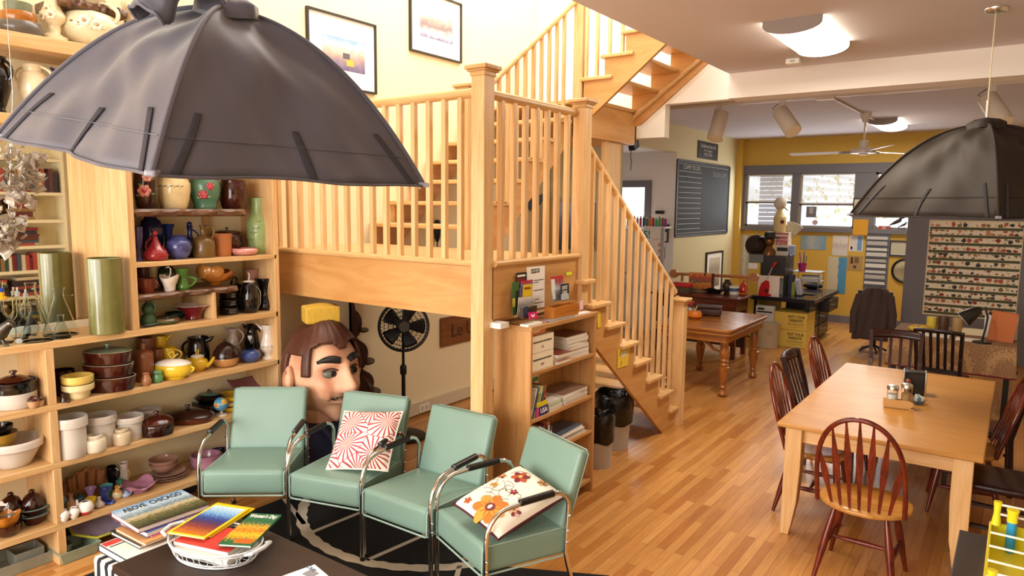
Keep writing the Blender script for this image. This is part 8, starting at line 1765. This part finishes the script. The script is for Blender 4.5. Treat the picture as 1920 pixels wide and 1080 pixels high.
MB().ball(c, .075, 20, 14, sz=1.25).build('head', M_brz, t, world=True); MB().tube([(c.x, 11.35, zc), (c.x, 11.35, zc+.06), (c.x, 11.35, c.z-.07), c], [.1, .1, .035, .035], 16).build('neck', M_brz, t, world=True); b = MB(); b.T = Matrix.Translation(c+Vector((0, 0, .05))); b.lathe([(0, 0), (.15, .0), (.16, .012), (.085, .02), (.075, .09), (0, .1)], 24); b.build('hat', M_black, t, world=True)
x0, x1 = at(1453, 450, Y=11.4).x, at(1478, 450, Y=11.4).x; z0, z1 = zc, at(1465, 436, Y=11.4).z
t = thing('popcorn_tin', 'white and red printed tin in the stack of curios', 'tin', ((x0+x1)/2, 11.5, zc), 0, 'curios on the equipment case'); MB().box(x0, x1, 11.4, 11.6, z0, z1).build('box', PAPER('#d9cfc4'), t, world=True, bevel=.004); zp = lambda y: at(1465, y, Y=11.4).z
MB().box(x0+.02, x1-.02, 11.397, 11.4, zp(459), zp(444)).build('red_panel', plain('#b5282c', .4), t, world=True); MB().box(x0, x1, 11.397, 11.4, zp(439.5), zp(437)).build('red_band', plain('#b5282c', .4), t, world=True); MB().box(x0+.04, x1, 11.397, 11.4, zp(471), zp(464)).build('black_panel', M_black, t, world=True)
lettering("FARMER\nPETE'S", t, ((x0+x1)/2, 11.395, zp(453)), (1, 0, 0), (0, 0, 1), .06, M_white, fit=.17)
cyl_at('cream_canister', 'cream canister with brown crest on top of the printed tin', (1450, 407, 1473, 435), 11.5, plain('#d8bd86', .4), 'canister')
p = at(1467, 416, Y=11.4); tag(MB().ball((0, 0, .03), .03, 14, 10, sy=.3).build('brown_crest', plain('#5a2e1c', .5), keep=True), 'brown crest badge on the cream canister', 'badge').location = (p.x, 11.392, p.z-.03)
t = thing('duck_head', 'pale duck head decoy with a bill at the very top of the curios', 'decoy', (at(1463, 407, Y=11.5).x, 11.5, at(1463, 407, Y=11.5).z)); c = at(1463, 384, Y=11.5); M_dk2 = plain('#d9c98f', .5)
MB().ball(c+Vector((0, 0, .02)), .095, 20, 14, sz=1.05).build('crown', plain('#cfc6ba', .5), t, world=True); MB().tube([(c.x, 11.5, t.location.z), (c.x, 11.5, t.location.z+.02), (c.x, 11.5, c.z-.08), (c.x+.0, 11.5, c.z-.01)], [.085, .07, .04, .075], 16).build('neck', M_dk2, t, world=True); MB().tube([(c.x+.06, 11.46, c.z-.02), (c.x+.11, 11.45, c.z-.07), (c.x+.15, 11.44, c.z-.1)], [.03, .02, .006], 10, flat=.5).build('bill', plain('#a8935a', .5), t, world=True)
b = MB(); c = at(1479, 466, Y=11.62); out = [(0, 0)]+[(.36*sin(a), .36*cos(a)) for a in [(.0+.75*k/8) for k in range(9)]]; 
b.prism(out, (0, .03, 0), (c.x-.05, 11.62, at(1478, 446, Y=11.62).z-.1), (1, 0, 0), (0, 0, 1)); tag(b.build('fan_scale', plain('#c4bba6', .5), world=True), 'cream fan-shaped scale dial behind the canister', 'scale', 'curios on the equipment case')
cyl_at('blue_jar', 'pale blue jar beside the printed tin on the equipment case', (1476, 460, 1490, 478), 11.5, plain('#8ea3c9', .4), 'jar')
# grey partition with the catalogue poster
struct('wall_partition', MB().box(-1.325, 1.5, 11.6, 11.72, 0, 2.25), M_grey)
x0, x1, z0, z1 = at(1736, 500, Y=11.58).x, at(1914, 500, Y=11.58).x, at(1722, 588, Y=11.58).z, 1.95
t = thing('catalogue_poster', 'large cream poster of many small product pictures in green-ruled rows', 'poster', ((x0+x1)/2, 11.59, z0)); MB().box(x0, x1, 11.588, 11.598, z0, z1).build('sheet', PAPER('#e2d4b0'), t, world=True)
def products():
    m = bpy.data.materials.new('product_prints'); m.use_nodes = True; nt = m.node_tree; L = nt.links.new; b = nt.nodes['Principled BSDF']; b.inputs['Roughness'].default_value = .7
    tc = nt.nodes.new('ShaderNodeTexCoord'); vo = nt.nodes.new('ShaderNodeTexVoronoi'); vo.inputs['Scale'].default_value = 15; vo.inputs['Randomness'].default_value = .45; L(tc.outputs['Object'], vo.inputs[0])
    n = nt.nodes.new('ShaderNodeTexNoise'); n.inputs['Scale'].default_value = 55; L(tc.outputs['Object'], n.inputs[0])
    ad = nt.nodes.new('ShaderNodeMath'); ad.operation = 'MULTIPLY_ADD'; L(n.outputs['Fac'], ad.inputs[0]); ad.inputs[1].default_value = .7; L(vo.outputs['Distance'], ad.inputs[2])
    lt = nt.nodes.new('ShaderNodeMath'); lt.operation = 'LESS_THAN'; lt.inputs[1].default_value = .8; L(ad.outputs[0], lt.inputs[0])
    sp = nt.nodes.new('ShaderNodeSeparateColor'); L(vo.outputs['Color'], sp.inputs[0]); r = nt.nodes.new('ShaderNodeValToRGB'); r.color_ramp.interpolation = 'CONSTANT'; cr = r.color_ramp
    for i, c in enumerate(('#8f2f26', '#3a2f2a', '#b5533a', '#2f3238', '#7a6a3a', '#c98a6a', '#a5694a')):
        e = cr.elements[i] if i < 2 else cr.elements.new(i/7); e.position = i/7; e.color = srgb(c)
    L(sp.outputs[0], r.inputs[0]); mx = nt.nodes.new('ShaderNodeMix'); mx.data_type = 'RGBA'; mx.inputs[6].default_value = srgb('#efe5cf'); L(lt.outputs[0], mx.inputs['Factor']); L(r.outputs[0], mx.inputs[7]); L(mx.outputs[2], b.inputs['Base Color']); return m
M_prod = products(); nr = 12; rh = (z1-z0-.04)/nr
for i in range(nr):
    z = z0+.02+rh*i; MB().box(x0+.015, x1-.01, 11.586, 11.588, z, z+rh*.32).build('green_rule', plain('#4a4f33', .6), t, world=True)
    MB().box(x0+.015, x1-.01, 11.5865, 11.588, z+rh*.36, z+rh*.97).build('picture_strip', M_prod, t, world=True)
# cloth-covered table in front of the partition
CY0, CY1, CX0, CX1, CZ = 8.3, 9.3, -1.05, .06, .775
t = thing('cloth_table', 'table under a brown lattice-patterned cloth with a red hem', 'table', ((CX0+CX1)/2, (CY0+CY1)/2, 0))
def lattice():
    m = bpy.data.materials.new('lattice_cloth'); m.use_nodes = True; nt = m.node_tree; L = nt.links.new; b = nt.nodes['Principled BSDF']; b.inputs['Roughness'].default_value = .9
    tc = nt.nodes.new('ShaderNodeTexCoord'); vo = nt.nodes.new('ShaderNodeTexVoronoi'); vo.inputs['Scale'].default_value = 70; vo.feature = 'DISTANCE_TO_EDGE'; vo.inputs['Randomness'].default_value = .35; L(tc.outputs['Object'], vo.inputs[0])
    r = nt.nodes.new('ShaderNodeValToRGB'); r.color_ramp.elements[0].position = .1; r.color_ramp.elements[0].color = srgb('#a9835a'); r.color_ramp.elements[1].position = .22; r.color_ramp.elements[1].color = srgb('#5c3a2a'); L(vo.outputs['Distance'], r.inputs[0]); L(r.outputs[0], b.inputs['Base Color']); return m
M_lat = lattice(); b = MB(); b.box(CX0, CX1, CY0, CY1, CZ-.004, CZ)
def skirt(u):
    per = [(CX0, CY0), (CX1, CY0), (CX1, CY1), (CX0, CY1), (CX0, CY0)]; q = u*4; i = min(3, int(q)); f = q-i
    return Vector((per[i][0]+(per[i+1][0]-per[i][0])*f, per[i][1]+(per[i+1][1]-per[i][1])*f, 0))
cx_, cy_ = (CX0+CX1)/2, (CY0+CY1)/2
def sk(u, v): p = skirt(u); d = Vector((p.x-cx_, p.y-cy_, 0)).normalized(); w_ = (.012*sin(u*60)+.012)*v; return (p.x+d.x*w_, p.y+d.y*w_, CZ-.002-.31*v)
b.grid(sk, 120, 6); o = b.build('cloth', M_lat, t, world=True, sharp=50)
MB().tube([sk(k/120, 1) for k in range(120)], .009, 6, closed=True).build('red_hem', plain('#6d1f26', .9), t, world=True)
for x in (CX0+.06, CX1-.06):
    for y in (CY0+.06, CY1-.06): MB().box(x-.025, x+.025, y-.025, y+.025, 0, CZ-.005).build('leg', M_black, t, world=True)
def ctop(px, py): p = at(px, py, Z=CZ); return Vector((p.x, max(CY0+.05, min(CY1-.05, p.y)), CZ))
p = ctop(1840, 646); p.y += .05; t = thing('desk_lamp', 'black gooseneck desk lamp on the patterned cloth', 'lamp', p); hp = at(1824, 580, Y=p.y); M_bl = plain('#191614', .3)
MB().lathe([(0, 0), (.085, 0), (.085, .012), (.02, .025), (0, .025)], 24).build('base', M_bl, t); rel = hp-p
MB().tube([(0, 0, .02), (.02, 0, .15), (.03, 0, .26), (.0, 0, .36), (rel.x*.5+.02, 0, rel.z+.0), (rel.x+.06, 0, rel.z+.0)], .01, 10).build('neck', M_bl, t)
ax = Vector((-.62, -.1, -.55)).normalized(); c0 = Vector((rel.x+.07, 0, rel.z+.02)); o = MB().tube([c0, c0+ax*.04, c0+ax*.1, c0+ax*.19], [.018, .045, .065, .085], 20).build('shade', M_bl, t); MB().tube([c0+ax*.1902, c0+ax*.193], [.08, .08], 20).build('reflector', plain('#e9e4d6', .4), t)
p = ctop(1876, 650); t = thing('orange_file_box', 'orange cardboard file box on the patterned cloth', 'box', (p.x, 8.6, CZ)); MB().cbox((p.x, 8.62, CZ+.15), (.22, .08, .3), ry=.1).build('box', plain('#b8652f', .6), t, world=True)
t = thing('white_blind_stack', 'white pleated stand behind the orange file box', 'stand', (p.x, 8.8, CZ)); x0, x1 = at(1846, 600, Y=8.8).x, at(1910, 600, Y=8.8).x; zt_ = at(1870, 593, Y=8.8).z
MB().box(x0, x1, 8.78, 8.84, zt_-.09, zt_).build('top', PAPER('#e6e2e0'), t, world=True); MB().box(x0+.08, x1-.08, 8.8, 8.83, CZ, zt_-.09).build('dark_panel', M_black, t, world=True)
for x in (x0, x1-.07):
    b = MB(); n_ = 14
    for k in range(n_): z = CZ+(zt_-.09-CZ)*k/n_; b.box(x+.004*(k % 2), x+.07-.004*(k % 2), 8.78, 8.84, z, z+(zt_-.09-CZ)/n_)
    b.build('pleats', PAPER('#dcd8d8'), t, world=True)
for k, (px, py, w_, d_, h_, cc, lab) in enumerate(((1815, 640, .22, .16, .012, '#e9e2d4', 'loose white papers on the patterned cloth by the lamp'), (1822, 632, .2, .1, .06, '#e3d3ad', 'cream stack of envelopes behind the papers'), (1748, 632, .3, .12, .02, '#e2dcd2', 'white sheets behind the thin-slatted chair'))):
    p = ctop(px, py); tag(MB().cbox((p.x, p.y+.08+.1*(k == 1), CZ+h_/2), (w_, d_, h_)).build('paper_stack', PAPER(cc), world=True), lab, 'papers', 'papers on the patterned cloth')
for k, (px, cc, hh, lab) in enumerate(((1737, '#c9b23a', .16, 'yellow jar behind the thin-slatted chair'), (1762, '#4f3626', .18, 'dark brown jar behind the thin-slatted chair'), (1790, '#a5875c', .17, 'tan canister behind the thin-slatted chair'))):
    p = ctop(px, 632); o = body(PR['cyl'], .05, hh, open_=False).build('storage_jar', plain(cc, .4), keep=True); o.location = (p.x, 8.85, CZ); tag(o, lab, 'jar', 'jars on the patterned cloth')
p = ctop(1716, 632); t = thing('folded_scarf', 'yellow and red folded cloth at the corner of the patterned table', 'cloth', (max(CX0+.12, p.x), 8.75, CZ)); MB().ball((0, 0, .03), .1, 18, 10, sx=1.2, sz=.45).build('cloth', mat('striped_cloth', '#c9a23c', rough=.9, var=.4, vscale=18), t)
# jacket hung on an office chair
jx = at(1650, 560, Y=11.2); t = thing('jacket_on_chair', 'grey-brown jacket draped over a chair back beside the grey partition', 'jacket', (-1.62, 11.2, 0)); M_jk = mat('jacket_wool', '#4f4240', rough=.95, bump=.3, bscale=200)
def jk(u, v):
    a = (u-.5)*2; z = .95-.75*v; w_ = .13+.1*min(1, v*5)+.02*v; return (-1.62+a*w_, 11.2-.1*(1-a*a)*(.5+.5*v)-.02*sin(9*a+4*v), z+.03*(1-a*a))
b = MB(); b.grid(jk, 30, 18); o = b.build('jacket_back', M_jk, t, world=True, sharp=80); md = o.modifiers.new('t', 'SOLIDIFY'); md.thickness = .03
for s in (-1, 1): MB().tube([(-1.62+s*.19, 11.17, .86), (-1.62+s*.25, 11.12, .6), (-1.62+s*.25, 11.12, .3)], [.06, .055, .045], 12).build('sleeve', M_jk, t, world=True)
MB().box(-1.85, -1.4, 11.21, 11.25, .45, .92).build('chair_back', M_black, t, world=True); MB().box(-1.86, -1.4, 11.25, 11.58, .42, .47).build('seat', M_black, t, world=True); MB().tube([(-1.63, 11.42, .42), (-1.63, 11.42, .1)], .03, 10).build('column', M_black, t, world=True)
for k in range(5): a = 2*pi*k/5; MB().tube([(-1.63, 11.42, .1), (-1.63+.2*cos(a), 11.42+.14*sin(a), .03), (-1.63+.2*cos(a), 11.42+.14*sin(a), .0)], .016, 8).build('base_leg', M_black, t, world=True)
# ================================================================== CEILING FIXTURES
M_lens = mat('lit_diffuser', '#fff2d8', rough=.4, emit=9)
def wrap_light(lab, x0, x1, y0, y1, w_):
    t = thing('ceiling_light', lab, 'light', ((x0+x1)/2, (y0+y1)/2, CEIL-.11), 0, 'wrap-around ceiling lights'); xc, hw = (x0+x1)/2, (x1-x0)/2; CAPM = plain('#8d7f78', .5)
    prof = [(-hw, 0)]+[(hw*-cos(pi*k/12), -.035-.065*sin(pi*k/12)) for k in range(13)]+[(hw, 0)]
    for y in (y0, y1-.02): MB().prism(prof, (0, .02, 0), (xc, y, CEIL-.001), (1, 0, 0), (0, 0, 1)).build('end_cap', CAPM, t, world=True)
    p2 = [(x*.97, z*.96) for x, z in prof]; MB().prism(p2, (0, y1-y0-.04, 0), (xc, y0+.02, CEIL-.002), (1, 0, 0), (0, 0, 1)).build('diffuser', M_lens, t, world=True)
    d = bpy.data.lights.new('tube_glow', 'AREA'); d.shape = 'RECTANGLE'; d.size = .3; d.size_y = y1-y0; d.energy = w_; d.color = (1, .9, .74); o = bpy.data.objects.new('tube_glow', d); COL.objects.link(o); o.location = (xc, (y0+y1)/2, CEIL-.125)
wrap_light('lit ceiling light nearest the stairwell in front of the beam', -1.6, -1.2, 5.24, 6.2, 60)
wrap_light('lit ceiling light in the rear room beyond the ceiling fan', -1.95, -1.55, 11.6, 12.7, 40)
t = thing('smoke_detector', 'small white box detector on the ceiling before the beam', 'detector', (-1.74, 6.66, CEIL-.05)); MB().box(-1.8, -1.68, 6.6, 6.72, CEIL-.05, CEIL-.001).build('case', M_white, t, world=True, bevel=.01); MB().box(-1.76, -1.72, 6.595, 6.6, CEIL-.035, CEIL-.02).build('grille', plain('#b9b2ac', .5), t, world=True)
M_trk = plain('#ddd0c2', .45)
tr = thing('lighting_track', 'long white lighting track across the rear ceiling', 'track', (-1.8, 8.9, CEIL-.05)); MB().box(-3.95, .4, 8.88, 8.93, CEIL-.04, CEIL-.001).build('rail', M_trk, tr, world=True); MB().box(-2.05, -1.85, 8.86, 8.95, CEIL-.06, CEIL-.001).build('junction_box', M_trk, tr, world=True, bevel=.006); MB().tube([(-1.93, 8.95, CEIL-.015), (-1.85, 12.0, CEIL-.015)], .014, 8).build('conduit', M_trk, tr, world=True)
def can(lab, top, p0, p1):
    X_ = top; zt_ = CEIL-.04; t = thing('track_spotlight', lab, 'spotlight', (X_, 8.905, zt_-.1), 0, 'white track spotlights'); a = at(*p0, Y=8.9); c = at(*p1, Y=8.75); d = (c-a).normalized(); c = a+d*.36
    MB().box(X_-.03, X_+.03, 8.89, 8.92, zt_-.06, zt_).build('adapter', M_trk, t, world=True); MB().tube([(X_, 8.905, zt_-.05), a+d*.06+Vector((0, .105, 0)), a+d*.16+Vector((0, .103, 0))], .012, 8).build('yoke', M_trk, t, world=True)
    b = MB(); b.tube([a, a+d*.01, c], [.085, .093, .1], 24); b.build('can', plain('#e0d3c2', .4), t, world=True); MB().tube([c+d*.0005, c+d*.003], [.085, .085], 20).build('lens', plain('#f0e2c4', .3), t, world=True)
    MB().tube([a-d*.0+Vector((-.02, 0, 0)), a+Vector((-.09, 0, .03)), (X_-.05, 8.905, zt_-.03)], .005, 6).build('cable', plain('#3a2a26', .5), t, world=True)
can('white track spotlight nearest the stairs, turned toward the landing', at(1349, 196, Y=8.9).x, (1353, 212), (1340, 262)); can('white track spotlight in the middle, turned toward the beam end', at(1467, 192, Y=8.9).x, (1462, 208), (1491, 252)); can('white track spotlight above the dining lamp', at(1862, 160, Y=8.9).x, (1852, 183), (1882, 232))
# ceiling fan
fx, fy, fz = -1.85, 10.88, 2.9; t = thing('ceiling_fan', 'white three-bladed ceiling fan in the rear room', 'fan', (fx, fy, fz-.05)); M_fw = plain('#d9cbbf', .35)
b = MB(); b.T = Matrix.Translation((fx, fy, 0)); b.lathe([(.03, CEIL-.13), (.075, CEIL-.02), (.075, CEIL-.001), (0, CEIL-.001)], 24); b.build('canopy', M_fw, t, world=True); MB().tube([(fx, fy, CEIL-.12), (fx, fy, fz+.1)], .014, 10).build('downrod', M_fw, t, world=True)
b = MB(); b.T = Matrix.Translation((fx, fy, fz)); b.lathe([(0, -.06), (.05, -.06), (.06, -.045), (.16, -.04), (.165, .0), (.15, .02), (.06, .03), (.055, .13), (.03, .14), (0, .14)], 30); b.build('motor', M_fw, t, world=True)
for a in (radians(176), radians(60), radians(-64)):
    u, v = Vector((cos(a), sin(a), 0)), Vector((-sin(a), cos(a), .18)).normalized(); c = Vector((fx, fy, fz-.02)); MB().bar(c+u*.12, c+u*.32, .04, .008, up=v).build('blade_arm', M_steel, t, world=True)
    b = MB(); b.prism([(.28, -.06), (.98, -.075), (1.0, -.05), (1.0, .05), (.98, .075), (.28, .06)], Vector((0, 0, .007)), c, u, v); b.build('blade', M_fw, t, world=True)
